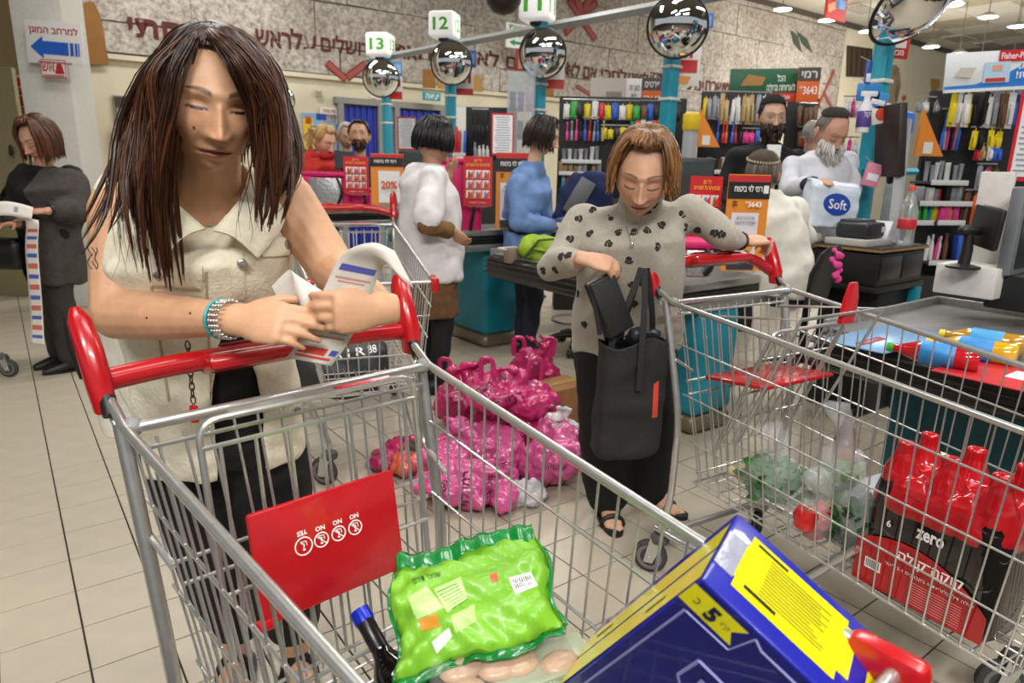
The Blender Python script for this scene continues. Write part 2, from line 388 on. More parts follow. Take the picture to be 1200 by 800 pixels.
    for k in range(9):
        u = (k + .5) / 9; MB().tube([lerp(BR(-1), BR(1), u), lerp(BF(-1), BF(1), u)], .0028, 6).build('wire', steel, bt)
    for k in range(17):
        u = (k + .5) / 17; MB().tube([lerp(BR(-1), BF(-1), u) - Vector((0, 0, .004)), lerp(BR(1), BF(1), u) - Vector((0, 0, .004))], .0028, 6).build('wire', steel, bt)
    # rear gate
    gt = MB().tube([RR(-1), RR(1)], .0095, 10).build('rear_gate', steel, t)
    G0 = lambda x: Vector((x * .265, .105, .955)); G1 = lambda x: Vector((x * .215, .205, bz[0] + .015))
    for k in range(13):
        x = -1 + (k + .5) * 2 / 13; MB().tube([G0(x), G1(x)], .0026, 6).build('wire', steel, gt)
    for v in (.03, .42, .5, .97): MB().tube([lerp(G0(-1), G1(-1), v), lerp(G0(1), G1(1), v)], .0042, 6).build('rail', steel, gt)
    # child seat frame
    if seat_open:
        yt = .40; fl = arc_poly([(-.17, .23, .50), (-.17, .40, .93), (.17, .40, .93), (.17, .23, .50)], .03)
        sf = MB().tube(fl, .006, 8).build('seat_frame', steel, t)
        for k in range(8):
            x = -.17 + .34 * (k + .5) / 8; MB().tube([(x, .24, .52), (x, .40, .92)], .0028, 6).build('wire', steel, sf)
        for v in (.25, .5, .8): MB().tube([(-.17, .24 + .16 * v, .52 + .4 * v), (.17, .24 + .16 * v, .52 + .4 * v)], .0035, 6).build('rail', steel, sf)
        for s in (-1, 1):
            MB().tube([(s * .19, .13, .93), (s * .19, .50, .99), (s * .18, .32, .56)], .0055, 8).build('seat_arm', steel, sf)
        MB().tube([(-.19, .50, .99), (.19, .50, .99)], .0055, 8).build('seat_arm', steel, sf)
        MB().rbox((0, .27, .74), (.33, .24, .014), .006, Matrix.Rotation(.12, 3, 'X')).build('seat_flap', redp, t)
        MB().loft([(Vector((-.03, .49, .96)), Vector((.035, 0, 0)), Vector((0, .012, 0))), (Vector((-.045, .485, 1.03)), Vector((.03, 0, 0)), Vector((0, .011, 0))), (Vector((-.055, .48, 1.075)), Vector((.016, 0, 0)), Vector((0, .008, 0)))], 14, 3).build('seat_handle', redp, t)
    else:
        fl = arc_poly([(-.195, .235, .50), (-.20, .165, .985), (.20, .165, .985), (.195, .235, .50)], .035)
        sf = MB().tube(fl, .006, 8).build('seat_frame', steel, t)
        for k in range(7):
            x = -.2 + .4 * (k + .5) / 7; MB().tube([(x, .175, .945), (x, .235, .52)], .0035, 6).build('wire', steel, sf)
        for v in (.08, .6): MB().tube([(-.2, .168 + .07 * v, .98 - .47 * v), (.2, .168 + .07 * v, .98 - .47 * v)], .0045, 6).build('rail', steel, sf)
        for s in (-1, 1): MB().tube([(s * .15, .16, .985), (s * .04, .16, .985)], .009, 8).build('seat_handle', redp if s < 0 else steel, sf)
        if panel:
            pn = MB().rbox((0, 0, 0), (.27, .19, .012), .006)
            for cx in (-.128, .128): pn.rbox((cx, -.092, 0), (.03, .018, .02), .005)
            PM = frame((PANEL[0], PANEL[1], PANEL[2]), (-1, 0, 0), PANEL[3]); pn.xf(PM)
            p = pn.build('seat_flap', redp, t)
            # lettering is upside down as the flap hangs folded
            TM = PM @ Matrix.Translation((0, 0, .0066)) @ Matrix.Rotation(math.pi, 4, 'Z')
            for k, wd in enumerate(('NO', 'NO', 'NO', 'YES')):
                x = .055 - k * .032
                X = TM @ Matrix.Translation((-x + .01, -.015, 0)); r_ = .0125 if wd == 'NO' else .015
                MB().tube([X @ Vector((r_ * math.cos(a * math.pi / 12), r_ * math.sin(a * math.pi / 12), .0004)) for a in range(24)], .0011, 6, closed=True).build('pictogram', white_ink, p)
                ic = MB()
                ic.ell(X @ Vector((0, .006, 0)), (.0025, .0025, .0012), None, 8, 6)
                ic.tube([X @ Vector(q) for q in ((0, .003, 0), (-.001, -.003, 0), (.004, -.006, 0))], .0012, 5)
                ic.tube([X @ Vector(q) for q in ((-.006, 0, 0), (-.005, -.007, 0), (.005, -.008, 0))], .0008, 5)
                if wd == 'NO': ic.tube([X @ Vector((-.0085, .0085, 0)), X @ Vector((.0085, -.0085, 0))], .0009, 5)
                ic.build('pictogram', white_ink, p)
                text(wd, TM @ Matrix.Translation((-x + .01, -.015 - r_ - .008, 0)), white_ink, p, height=.0085, bold=.03)
    return t
def place(handle_l, handle_r):
    a, b = Vector(handle_l), Vector(handle_r); return (a + b) / 2
PANEL = (.025, .245, .745, (0, -.18, 1))
c1L = Pz(107, 450, 1.03); c1R = Pz(478, 385, 1.03)
cart_a = cart('wire cart with folded red flap and a detergent box, before the cream vest woman', (c1L + c1R) / 2, (.672, -.74), L=1.05, AR=.006)
cart_b = cart('wire cart with open red child seat and a cola six-pack inside', Vector((.70, 2.36, 0)), (.51, -.86), L=1.20, seat_open=True, AR=.06, bz=(.385, .305))
cart_c = cart('empty-looking wire cart with a dark soft bag, standing behind the cream vest woman', Vector((-1.02, 4.0, 0)), (.33, -.944), L=1.34, S=1.07, panel=False)

# ------------------------------------------------------------------ checkout counters
teal = mat('teal_laminate', '#0d8296', .4, var=.06, scale=5, bump=.02)
alu = mat('brushed_aluminium', '#b4b4b0', .35, .75, var=.08, scale=40)
kick = mat('steel_kick', '#8d8069', .4, .5, var=.15, scale=10)
blk = mat('black_band', '#121212', .35, var=.1)
R1 = Matrix.Rotation(A1, 3, 'Z')                                     # local x -> D2, local y -> D1
def slab(label, mid, back, fwd_, wid, z, ped, ptop=None):
    """posters' counter: runs along D2 from mid-back to mid+fwd_, pedestal corner ped"""
    t = wthing('checkout_counter', label, 'counter', (mid.x, mid.y, 0), 'teal checkout counters')
    c = Vector((mid.x, mid.y, 0)) + D2 * ((fwd_ - back) / 2) + D1 * (wid / 2); L = fwd_ + back
    MB().rbox(c + Vector((0, 0, z - .022)), (L, wid, .045), .012, R1).build('top_rail', alu, t)
    MB().rbox(c + Vector((0, 0, z - .073)), (L - .02, wid - .02, .058), .01, R1).build('bumper_band', blk, t)
    for k in (-.014, .012): MB().box(c + Vector((0, 0, z - .073 + k)), (L - .012, wid - .012, .004), R1).build('band_groove', mat('groove', '#3a3a38', .4), t)
    MB().rbox(c + Vector((0, 0, z - .13)), (L - .01, wid - .01, .05), .006, R1).build('lower_strip', alu, t)
    if ped is not None:
        p = Vector((ped.x, ped.y, 0)); b = p + D1 * .42 + D2 * .17
        MB().rbox(b + Vector((0, 0, (z - .15 + .1) / 2)), (.34, .84, z - .25), .05, R1, 4).build('pedestal', teal, t)
        MB().rbox(b + Vector((0, 0, .055)), (.345, .845, .11), .05, R1, 4).build('kick_plate', kick, t)
    return t
slab('teal counter with red and orange ad boards beside the woman in the paw print sweater', Pz(850, 328, .84), .55, .75, .42, .84, Vector((.967, 3.408, 0)))
slab('teal counter with ad boards between the white-shirted shopper and the woman in blue', Pz(560, 270, .93), .5, 1.2, .45, .93, Vector((-.218, 5.147, 0)))
s13 = Pz(436, 244, 1.0); slab('teal counter with pink cooler bags in front of the cashier in red', s13, .9, .9, .32, 1.0, s13 + D1 * .2 - D2 * .55)
def belt(label, K, L, wd, z, inset, ends, over=0.0):
    """conveyor table: long side runs from corner K along -D1, width along D2"""
    t = wthing('conveyor_table', label, 'conveyor', (K.x, K.y, 0), 'conveyor tables with black bumpers')
    K = Vector((K.x, K.y, 0)); c = K - D1 * (L / 2) + D2 * (wd / 2)
    MB().rbox(c + Vector((0, 0, z - .085)), (wd, L, .16), .05, R1, 4).build('bumper', mat('bumper_rubber', '#1b1917', .35, var=.15, coat=.2), t)
    for k in (-.06, -.025, .01): MB().rbox(c + Vector((0, 0, z - .06 + k)), (wd + .012, L + .012, .008), .003, R1).build('bumper_groove', mat('groove', '#3a3a38', .4), t)
    MB().box(c + Vector((0, 0, z - .001)), (wd - .1, L - .1, .006), R1).build('belt_surface', mat('worn_belt', '#8f8f8e', .35, .3, var=.2, scale=6, aniso=(1, 8, 1)), t)
    for s in (-1, 1): MB().rbox(c + D1 * (s * (L / 2 - .04)) + Vector((0, 0, z + .012)), (wd - .06, .02, .05), .004, R1).build('end_rail', alu, t)
    MB().rbox(c + D2 * (wd / 2 - .04) + Vector((0, 0, z + .012)), (.02, L - .06, .05), .004, R1).build('side_rail', alu, t)
    b = c + D2 * (inset / 2) - D1 * (.02 + over * .5)
    MB().rbox(b + Vector((0, 0, (z - .16) / 2 + .05)), (wd - inset - .04, L - .24 - over, z - .26), .03, R1, 3).build('base_panel', mat('dark_teal_laminate', '#075a66', .4, var=.08), t)
    MB().rbox(b + Vector((0, 0, .05)), (wd - inset - .03, L - .22 - over, .1), .03, R1, 3).build('kick_plate', kick, t)
    return t
K4 = Pz(950, 384, .80)
belt('conveyor table with juice bottles lying on it, in front of the pay desk', K4, 1.75, 1.05, .80, .42, True)
K2 = Pz(567, 297, .80)
belt('black-edged conveyor table carrying a lime green bag in front of the blue sweater woman', K2, 1.1, .30, .80, .1, True, over=.75)

# pay desk of the kippah-wearing cashier
def desk():
    t = wthing('pay_desk', 'black pay desk with chipboard edge, printer and water bottle beside the seated cashier', 'desk', (2.0, 4.0, 0))
    c = Q(1018, 285, 4.0); z = c.z; c = Vector((c.x, c.y, 0))
    MB().rbox(c + Vector((0, 0, z - .01)), (.56, .42, .022), .004, R1).build('desk_top', mat('desk_laminate', '#2b2725', .4), t)
    MB().box(c + Vector((0, 0, z - .012)), (.566, .426, .012), R1).build('edge_band', mat('chipboard', '#a07a4a', .7, var=.2, scale=80), t)
    MB().rbox(c + Vector((0, 0, z - .12)), (.53, .40, .18), .006, R1).build('drawer_unit', blackp, t)
    for s in (-1, 1): MB().rbox(c - D1 * .202 + D2 * (s * .13) + Vector((0, 0, z - .11)), (.24, .008, .13), .003, R1).build('drawer_front', mat('drawer_black', '#1c1a19', .35), t)
    MB().rbox(c + Vector((0, 0, z - .225)), (.57, .43, .03), .004, R1).build('under_shelf', blackp, t)
    MB().rbox(c + D2 * .05 + Vector((0, 0, (z - .25) / 2)), (.4, .34, z - .26), .006, R1).build('cabinet', mat('cabinet_black', '#0e0d0d', .5), t)
    MB().rbox(c + D2 * .22 - D1 * .2 + Vector((0, 0, (z - .24) / 2)), (.06, .05, z - .24), .006, R1).build('leg', teal, t)
    return c, z
dc, dz = desk()
def printer():
    t = wthing('receipt_printer', 'black receipt printer on a grey stand on the pay desk', 'printer', (dc.x, dc.y, dz))
    p = dc - D2 * .12 + Vector((0, 0, dz))
    MB().rbox(p + Vector((0, 0, .02)), (.30, .24, .036), .004, R1).build('stand', mat('grey_stand', '#b3b1aa', .5), t)
    MB().rbox(p + Vector((0, 0, .085)), (.20, .19, .09), .02, R1, 3).build('body', mat('printer_black', '#24262a', .4), t)
    MB().rbox(p + Vector((0, 0, .132)) + D1 * .02, (.18, .12, .02), .008, R1).build('lid', mat('printer_lid', '#33363b', .4), t)
    MB().box(p - D1 * .1 + D2 * .06 + Vector((0, 0, .09)), (.035, .006, .03), R1).build('badge', mat('badge_grey', '#c9ccd1', .4), t)
    MB().box(p + D2 * .14 + Vector((0, 0, .08)), (.012, .2, .11), R1 @ Matrix.Rotation(.5, 3, 'Y')).build('paper', flat('#dadbe0'), t)
printer()
clearp = mat('clear_plastic', '#dfe8ee', .12, var=.02, trans=.75, alpha=.55)
def bottle(label, p, h, r, body, capc, lab=None, cat='bottle', prof=None, M=None, group=None, labz=(.3, .55)):
    M = M or Matrix.Translation(Vector(p))
    t = wthing('bottle', label, cat, M.translation, group)
    pr = prof or [(.001, 0), (.85, .0), (1, .03), (.97, .2), (1, .3), (1, .58), (.85, .68), (.55, .8), (.36, .88), (.34, .94), (.001, .94)]
    MB().lathe([(a * r, b * h) for a, b in pr], 20, M).build('body', body, t)
    MB().lathe([(.001, h * .925), (.4 * r, h * .925), (.42 * r, h * .98), (.36 * r, h), (.001, h)], 16, M).build('cap', capc, t)
    if lab is not None: MB().lathe([(r * 1.0, h * labz[0]), (r * 1.025, h * (labz[0] + .01)), (r * 1.025, h * (labz[1] - .01)), (r, h * labz[1])], 20, M).build('label_band', lab, t)
    return t
bp = dc + D2 * .10 - D1 * .15 + Vector((0, 0, dz)); bottle('clear water bottle with red cap and red label on the pay desk', bp, .33, .048, clearp, flat('#d84a35'), flat('#c22a34'), labz=(.28, .45))

# screens on the near register
def register():
    t = wthing('register_stand', 'white metal register stand with a monitor at the end of the conveyor', 'register', (2.2, 2.6, 0))
    wm = mat('white_metal', '#cfcdc6', .45, var=.05)
    a = Q(1135, 345, 2.75); z0 = a.z
    b = Q(1155, 330, 2.8)
    MB().rbox(Vector((b.x - .03, b.y, z0 + .06)), (.30, .22, .12), .006, R1).build('base_box', wm, t)
    c = Q(1160, 260, 2.85)
    MB().rbox(Vector((c.x, c.y, c.z)), (.025, .12, .40), .004, R1).build('upright', wm, t)
    d = Q(1203, 270, 2.75)
    m = MB().rbox(Vector(d), (.34, .05, .34), .012, R1).build('monitor', mat('monitor_grey', '#6d7073', .5), t)
    MB().box(Vector(d) - D1 * .027, (.28, .004, .28), R1).build('screen', mat('dark_screen', '#22292c', .15), m)
    e = Q(1205, 340, 2.72); MB().rbox(Vector(e), (.3, .2, .14), .01, R1).build('keyboard_box', blackp, t)
    k = wthing('customer_display', 'black customer display on a pivoting stalk before the white register stand', 'display', (2, 2.6, 0))
    s0 = Q(1128, 314, 2.68); s1 = Q(1136, 270, 2.68)
    MB().lathe([(.001, 0), (.06, 0), (.06, .008), (.03, .016), (.001, .016)], 20, Matrix.Translation(s0)).build('foot', blackp, k)
    MB().tube([s0, s0 + Vector((.005, 0, .07)), s1], [.022, .02, .016], 10).build('stalk', blackp, k)
    MB().cap(s1 - Vector((.02, 0, 0)), .022, s1 + Vector((.05, 0, 0)), .018).build('pivot', blackp, k)
    s2 = Q(1156, 266, 2.66); MB().rbox(s2, (.17, .025, .16), .012, R1 @ Matrix.Rotation(.9, 3, 'Z') @ Matrix.Rotation(-.1, 3, 'Y')).build('display_panel', blackp, k)
register()

# ------------------------------------------------------------------ ad boards, framed lists, cooler bags
def board(label, px0, py0, px1, py1, Y, frame_c, kind, turn=0.0):
    a = Q((px0 + px1) / 2, (py0 + py1) / 2, Y); k = Y / 825
    wd = (px1 - px0) * k; ht = (py1 - py0) * k
    vx = Vector((1, .06 + turn, 0)); t = wthing('ad_board' if kind != 'list' else 'framed_list', label, 'sign', (a.x, a.y, a.z - ht / 2), 'ad boards and lists at the checkouts')
    M = frame(a, vx, (0, 0, 1))
    def pl(cx, cy, w_, h_, c, nm, dpt=.004, par=t):
        m = MB(); m.box((0, 0, 0), (w_ * wd, h_ * ht, dpt)); m.xf(M @ Matrix.Translation((cx * wd, cy * ht, dpt / 2 + pl.k * .0018))); pl.k += 1
        return m.build(nm, flat(c), par)
    pl.k = 0
    fr = pl(0, 0, 1, 1, frame_c, 'board', .008); pl.k = 4
    if kind == 'red':
        text('כל יום\nמבצעים על מוצרים', M @ Matrix.Translation((0, ht * .38, .016)), flat('#f3d04a'), fr, wd * .8, ht * .15)
        for r_ in range(3):
            for c_ in range(3):
                g = pl((c_ - 1) * .28, .14 - r_ * .2, .25, .17, '#efe6e0', 'product_tile', par=fr); pl.k -= 1
                m = MB().prism([(-.11 * wd, -.075 * ht), (.11 * wd, -.075 * ht), (.11 * wd, .07 * ht)], .002, M @ Matrix.Translation(((c_ - 1) * .28 * wd, (.14 - r_ * .2) * ht, .02))); m.build('price_corner', flat('#d9472b'), fr)
                m = MB().rbox(M @ Vector(((c_ - 1) * .28 * wd - .02 * wd, (.14 - r_ * .2) * ht, .022)), (.07 * wd, .004, .11 * ht), .002); m.build('product_picture', flat(['#7c5a44', '#5a82b8', '#93585e'][(c_ + r_) % 3]), fr)
        text('המבצע בתוקף', M @ Matrix.Translation((0, -ht * .43, .016)), flat('#f6e9e2'), fr, wd * .6, ht * .03)
    elif kind == 'orange':
        pl(0, .44, 1, .1, '#c22a2a', 'top_band', par=fr); pl(0, .34, 1, .17, '#1a1a1a', 'title_band', par=fr)
        text('רמי לוי ביטוח', M @ Matrix.Translation((-wd * .05, ht * .36, .026)), white_ink, fr, wd * .66, ht * .07, bold=.02)
        pl(.40, .35, .12, .08, '#e9e6df', 'emblem', par=fr)
        text('*3643', M @ Matrix.Translation((wd * .1, ht * .2, .026)), white_ink, fr, wd * .4, ht * .06, bold=.03)
        pl(-.05, -.14, .66, .5, '#dcd9dc', 'picture_panel', par=fr)
        text('שומרים על הבית\nמתפנקים מהחיסכון', M @ Matrix.Translation((-wd * .05, ht * .03, .03)), flat('#3d4f7c'), fr, wd * .5, ht * .1)
        MB().ell(M @ Vector((wd * .08, -ht * .2, .03)), (.12 * wd, .004, .09 * ht)).build('picture_motif', flat('#d99a34'), fr)
        pl(-.05, -.43, .66, .1, '#2d3440', 'footer', par=fr)
        for q in range(6): pl(-.36 + .03 * (q % 3), .22 - .03 * (q // 3), .02, .02, '#2a1a10', 'print_mark', par=fr)
    elif kind == 'twenty':
        pl(0, .44, 1, .1, '#c22a2a', 'top_band', par=fr); pl(0, .34, 1, .17, '#1a1a1a', 'title_band', par=fr)
        text('רמי לוי ביטוח', M @ Matrix.Translation((-wd * .05, ht * .36, .026)), white_ink, fr, wd * .66, ht * .07, bold=.02)
        pl(.06, -.14, .66, .62, '#dfe0e2', 'picture_panel', par=fr)
        text('20%', M @ Matrix.Translation((wd * .06, -ht * .1, .03)), flat('#c9602c'), fr, wd * .5, ht * .16, bold=.04)
    elif kind == 'list':
        pl(0, 0, .86, .9, '#e6e8ea', 'paper', par=fr)
        for q in range(14): pl(rng.uniform(-.04, .04), .4 - q * .06, rng.uniform(.5, .76), .02, '#9aa0a8', 'print_line', par=fr); pl.k -= 1
    # acrylic foot
    if kind != 'list': MB().box(a + Vector((0, .03, -ht / 2 - .004)), (wd * .7, .08, .008)).build('foot', clearp, t)
    return t
board('red framed nine-product ad board beside the cashier in red', 403, 184, 432, 227, 5.85, '#c51f2b', 'red')
board('orange ad board with 20% print behind the white-shirted shopper', 435, 181, 473, 240, 5.8, '#dd8a2a', 'twenty')
board('red framed nine-product ad board between the white-shirted shopper and the blue sweater', 543, 184, 577, 241, 4.95, '#c51f2b', 'red')
board('orange ad board half hidden by the woman in blue', 581, 180, 622, 268, 5.0, '#dd8a2a', 'orange')
board('red framed ad board behind the paw sweater shopper\'s outstretched arm', 806, 207, 844, 285, 3.5, '#c51f2b', 'red')
board('orange ad board in front of the seated kippah-wearing cashier', 848, 205, 898, 318, 3.35, '#dd8a2a', 'orange')
board('red framed price list hung by the blue curtained doorway', 466, 138, 488, 175, 8.4, '#bb2230', 'list')
board('red framed price list beside the rack behind the woman in blue', 576, 134, 602, 181, 6.2, '#bb2230', 'list')
board('red framed price list at the photo\'s right edge beside the monitor', 1182, 110, 1222, 210, 2.9, '#cc1f2c', 'list', turn=.3)
def cooler(label, px, py, Y, w_=.34, h_=.24, sil=True):
    p = Q(px, py, Y); t = wthing('cooler_bag', label, 'bag', p, 'pink insulated cooler bags')
    pk = mat('magenta_fabric', '#cf1166', .6, var=.1, bump=.2, bscale=25); sv = mat('silver_foil', '#c9cbcd', .3, .8, var=.15, scale=60, bump=.5, bscale=60)
    MB().rbox(p + Vector((0, 0, h_ / 2)), (w_, .2, h_), .03, Matrix.Rotation(.1, 3, 'Z'), 3).build('body', pk, t)
    if sil: MB().rbox(p + Vector((.03, -.103, h_ * .5)), (w_ * .62, .02, h_ * .86), .008).build('foil_front', sv, t)
    MB().rbox(p + Vector((0, 0, h_ + .012)), (w_ * 1.04, .22, .035), .012).build('lid', pk, t)
    MB().tube(arc_poly([p + Vector((w_ * .3, -.11, h_ * .95)), p + Vector((w_ * .42, -.15, h_ * .5)), p + Vector((w_ * .3, -.12, .02))], .05), .012, 8).build('strap', blackp, t)
cooler('pink cooler bag with silver foil front before the cashier in red', 382, 242, 5.95, .44, .26)
cooler('pink cooler bag between the white-shirted shopper and red ad board', 535, 272, 5.1, .36, .5, False)
cooler('pink and silver cooler bag on the counter under the red cart handle', 803, 322, 3.2, .2, .14)
cooler('pink bundle under the red framed board on the cashier in red\'s counter', 423, 243, 6.05, .18, .14, False)

# ------------------------------------------------------------------ poles, lane numbers, mirrors
P9 = Vector((2.29, 4.6, 0)); SP = 1.725
poles = {n: P9 + D1 * (SP * k) for k, n in enumerate(('9', '10', '11', '12', '13'))}
tpole = mat('teal_paint', '#1d8fa6', .4, var=.08)
ptop = {'9': 3.3, '10': 3.0, '11': None, '12': None, '13': None}
def zat(P, py, px):                                                  # height of the point of a vertical line seen at row py
    v = ray(px, py); return CC.z + v.z * (P.y / v.y)
info = {'13': (446, 68, 'teal pole of lane thirteen, farthest of the row'), '12': (522, 46, 'teal pole of lane twelve, behind the white-shirted shopper'), '11': (629, 23, 'teal pole of lane eleven, above the woman in blue'),
        '10': (783, -30, 'teal pole behind the paw sweater woman with perforated brackets'), '9': (1040, -30, 'teal pole hung with brushes beside the white-bearded man')}
mirror_m = mat('mirror_glass', '#f0f2f2', .02, 1.0, var=.0); mirror_rim = mat('mirror_rim', '#1a1a1a', .4)
for n, (px, py, lb) in info.items():
    P = poles[n]; zt = zat(P, py, px)
    t = wthing('lane_pole', lb, 'pole', P, 'teal poles of the checkout lanes')
    r_ = .055 if n != '9' else .05
    MB().rbox(P + Vector((0, 0, zt / 2)), (2 * r_, 2 * r_, zt), .02, R1).build('post', tpole, t)
    for zz in (1.95, 2.2): MB().rbox(P + Vector((0, 0, zz)), (2 * r_ + .02, 2 * r_ + .02, .025), .006, R1).build('cable_tie', mat('white_tie', '#d6d3ca', .5), t)
    MB().rbox(P + Vector((0, 0, .02)), (.2, .2, .04), .01, R1).build('foot_plate', tpole, t)
for n, (bx, by, s) in {'13': (446, 53.5, 27), '12': (521, 30, 29), '11': (630, 8, 34)}.items():
    P = poles[n]; c = Q(bx, by, P.y); k = s * P.y / 825
    t = wthing('lane_number_box', 'white lit lane box showing green %s' % {'13': 'thirteen', '12': 'twelve', '11': 'eleven'}[n], 'sign', c - Vector((0, 0, k / 2)), 'lane number boxes')
    rot = Matrix.Rotation(math.atan2(-c.x, c.y) - .32, 3, 'Z')
    MB().rbox(c, (k, k, k * .92), k * .12, rot, 3).build('lamp_box', mat('lamp_white', '#f4f3ee', .4, emit='#ffffff', es=.35), t)
    MB().rbox(c - Vector((0, 0, k * .52)), (k * .4, k * .4, k * .12), .01, rot).build('box_mount', blackp, t)
    for a, off in ((0, 0), (math.pi / 2, 0)):
        R_ = rot @ Matrix.Rotation(a, 3, 'Z'); text(n, frame(c + R_ @ Vector((0, -k * .502, 0)), R_ @ Vector((1, 0, 0)), (0, 0, 1)), flat('#4fb52a'), t, k * .62, k * .46, bold=.03)
def mirror(label, px, py, rpx, Y, face, rim=True, tall=1.0):
    c = Q(px, py, Y); r_ = rpx * Y / 825
    t = wthing('convex_mirror', label, 'mirror', c - Vector((0, 0, r_)), 'round convex security mirrors')
    z = Vector(face).normalized(); x = Vector((0, 0, 1)).cross(z).normalized(); M = frame(c, x, z.cross(x))
    prof = [(r_ * math.sin(a) / math.sin(1.0), r_ * (math.cos(a) - math.cos(1.0)) / math.sin(1.0) * .75) for a in [i / 12 for i in range(13)]]
    prof[0] = (.001, prof[0][1])
    MB().lathe(prof, 40, M).build('dome', mirror_m, t, ang=None if False else 60)
    MB().tube([M @ Vector((r_ * math.cos(i * math.pi / 24), r_ * math.sin(i * math.pi / 24), 0)) for i in range(48)], r_ * .045, 8, closed=True).build('rim', mirror_rim, t)
    MB().lathe([(.001, -.06), (r_ * .5, -.05), (r_ * .98, -.005), (.001, -.002)], 24, M).build('back_shell', blackp, t)
    MB().tube([M @ Vector((0, 0, -.05)), M @ Vector((0, 0, -.16))], .015, 8).build('bracket', steel, t)
mirror('small round convex mirror on the farthest teal pole, lane thirteen', 446.5, 92, 20, poles['13'].y - .25, (.15, -1, -.18))
mirror('round convex mirror on the lane twelve pole', 529, 74, 23, poles['12'].y - .25, (.0, -1, -.18))
mirror('round convex mirror on the lane eleven pole', 636, 63, 26, poles['11'].y - .25, (-.1, -1, -.2))
mirror('large round convex mirror on the teal pole above the paw sweater woman', 794, 31, 33, poles['10'].y - .25, (-.2, -1, -.25))
mirror('largest convex mirror, cut by the top edge, on the pole beside the white-bearded man', 1072, 4, 50, poles['9'].y - .3, (.35, -.75, -.75))
mirror('round convex mirror fixed to the cream wall above the dark-haired man', 328, 117, 16, 9.9, (.3, -1, -.3))
rail = MB().tube([Q(430, 71, 10.75), Q(940, -24, 5.3)], .045, 4).build('cable_rail', mat('grey_rail', '#a8aaa8', .5)); tag(rail, 'long grey cable rail running over the numbered lane poles', 'rail')
# perforated bracket plates on the big pole

# ------------------------------------------------------------------ people: toolkit
from mathutils.bvhtree import BVHTree
def V(*a): return Vector(a)
def folds(co, amp, fq, seed):
    r = np.random.default_rng(seed); d = np.zeros(len(co)); wv = np.sin(co @ r.normal(0, 9, (3,))) * .8
    for k in range(7):
        q = r.normal(0, 1, 3); q /= np.linalg.norm(q); d += np.sin(co @ q * fq * r.uniform(.6, 1.8) + r.uniform(0, 6) + wv * 1.5)
    return amp * np.tanh(d / 2.2)
def set_col(me, cols):
    a = me.color_attributes.new('Col', 'FLOAT_COLOR', 'POINT'); c = np.ones((len(me.vertices), 4), dtype=np.float32); c[:, :3] = cols; a.data.foreach_set('color', c.ravel())
def get_co(me):
    co = np.empty(len(me.vertices) * 3); me.vertices.foreach_get('co', co); return co.reshape(-1, 3)
def remesh(mb, vox, smooth=4, amp=0.0, fq=40, seed=1, cut=None):
    me = mb.mesh('source', None); ob = bpy.data.objects.new('source', me); col.objects.link(ob)
    r = ob.modifiers.new('r', 'REMESH'); r.mode = 'VOXEL'; r.voxel_size = vox
    if smooth: s = ob.modifiers.new('s', 'SMOOTH'); s.factor = .5; s.iterations = smooth
    dg = bpy.context.evaluated_depsgraph_get(); out = bpy.data.meshes.new_from_object(ob.evaluated_get(dg)); out.materials.clear()
    bpy.data.objects.remove(ob); bpy.data.meshes.remove(me)
    if amp:
        co = get_co(out); n = np.empty(len(co) * 3); out.vertices.foreach_get('normal', n); n = n.reshape(-1, 3)
        co = co + n * folds(co, amp, fq, seed)[:, None]; out.vertices.foreach_set('co', co.ravel())
    if cut is not None:
        bm = bmesh.new(); bm.from_mesh(out); bmesh.ops.delete(bm, geom=[v for v in bm.verts if cut(v.co)], context='VERTS')
        for _ in range(6):
            bd = [v for v in bm.verts if v.is_boundary]; new = {v: sum((e.other_vert(v).co for e in v.link_edges if e.is_boundary), Vector()) / max(1, sum(e.is_boundary for e in v.link_edges)) for v in bd}
            for v, c in new.items(): v.co = v.co * .4 + c * .6
        bm.to_mesh(out); bm.free()
    out.polygons.foreach_set('use_smooth', [True] * len(out.polygons)); return out
def cloth(mb, name, m, par, vox=.012, smooth=4, amp=.004, fq=45, seed=1, cut=None):
    return link(name, remesh(mb, vox, smooth, amp, fq, seed, cut), m, par)
def ss(a, b, x): t = np.clip((x - a) / (b - a), 0, 1); return t * t * (3 - 2 * t)
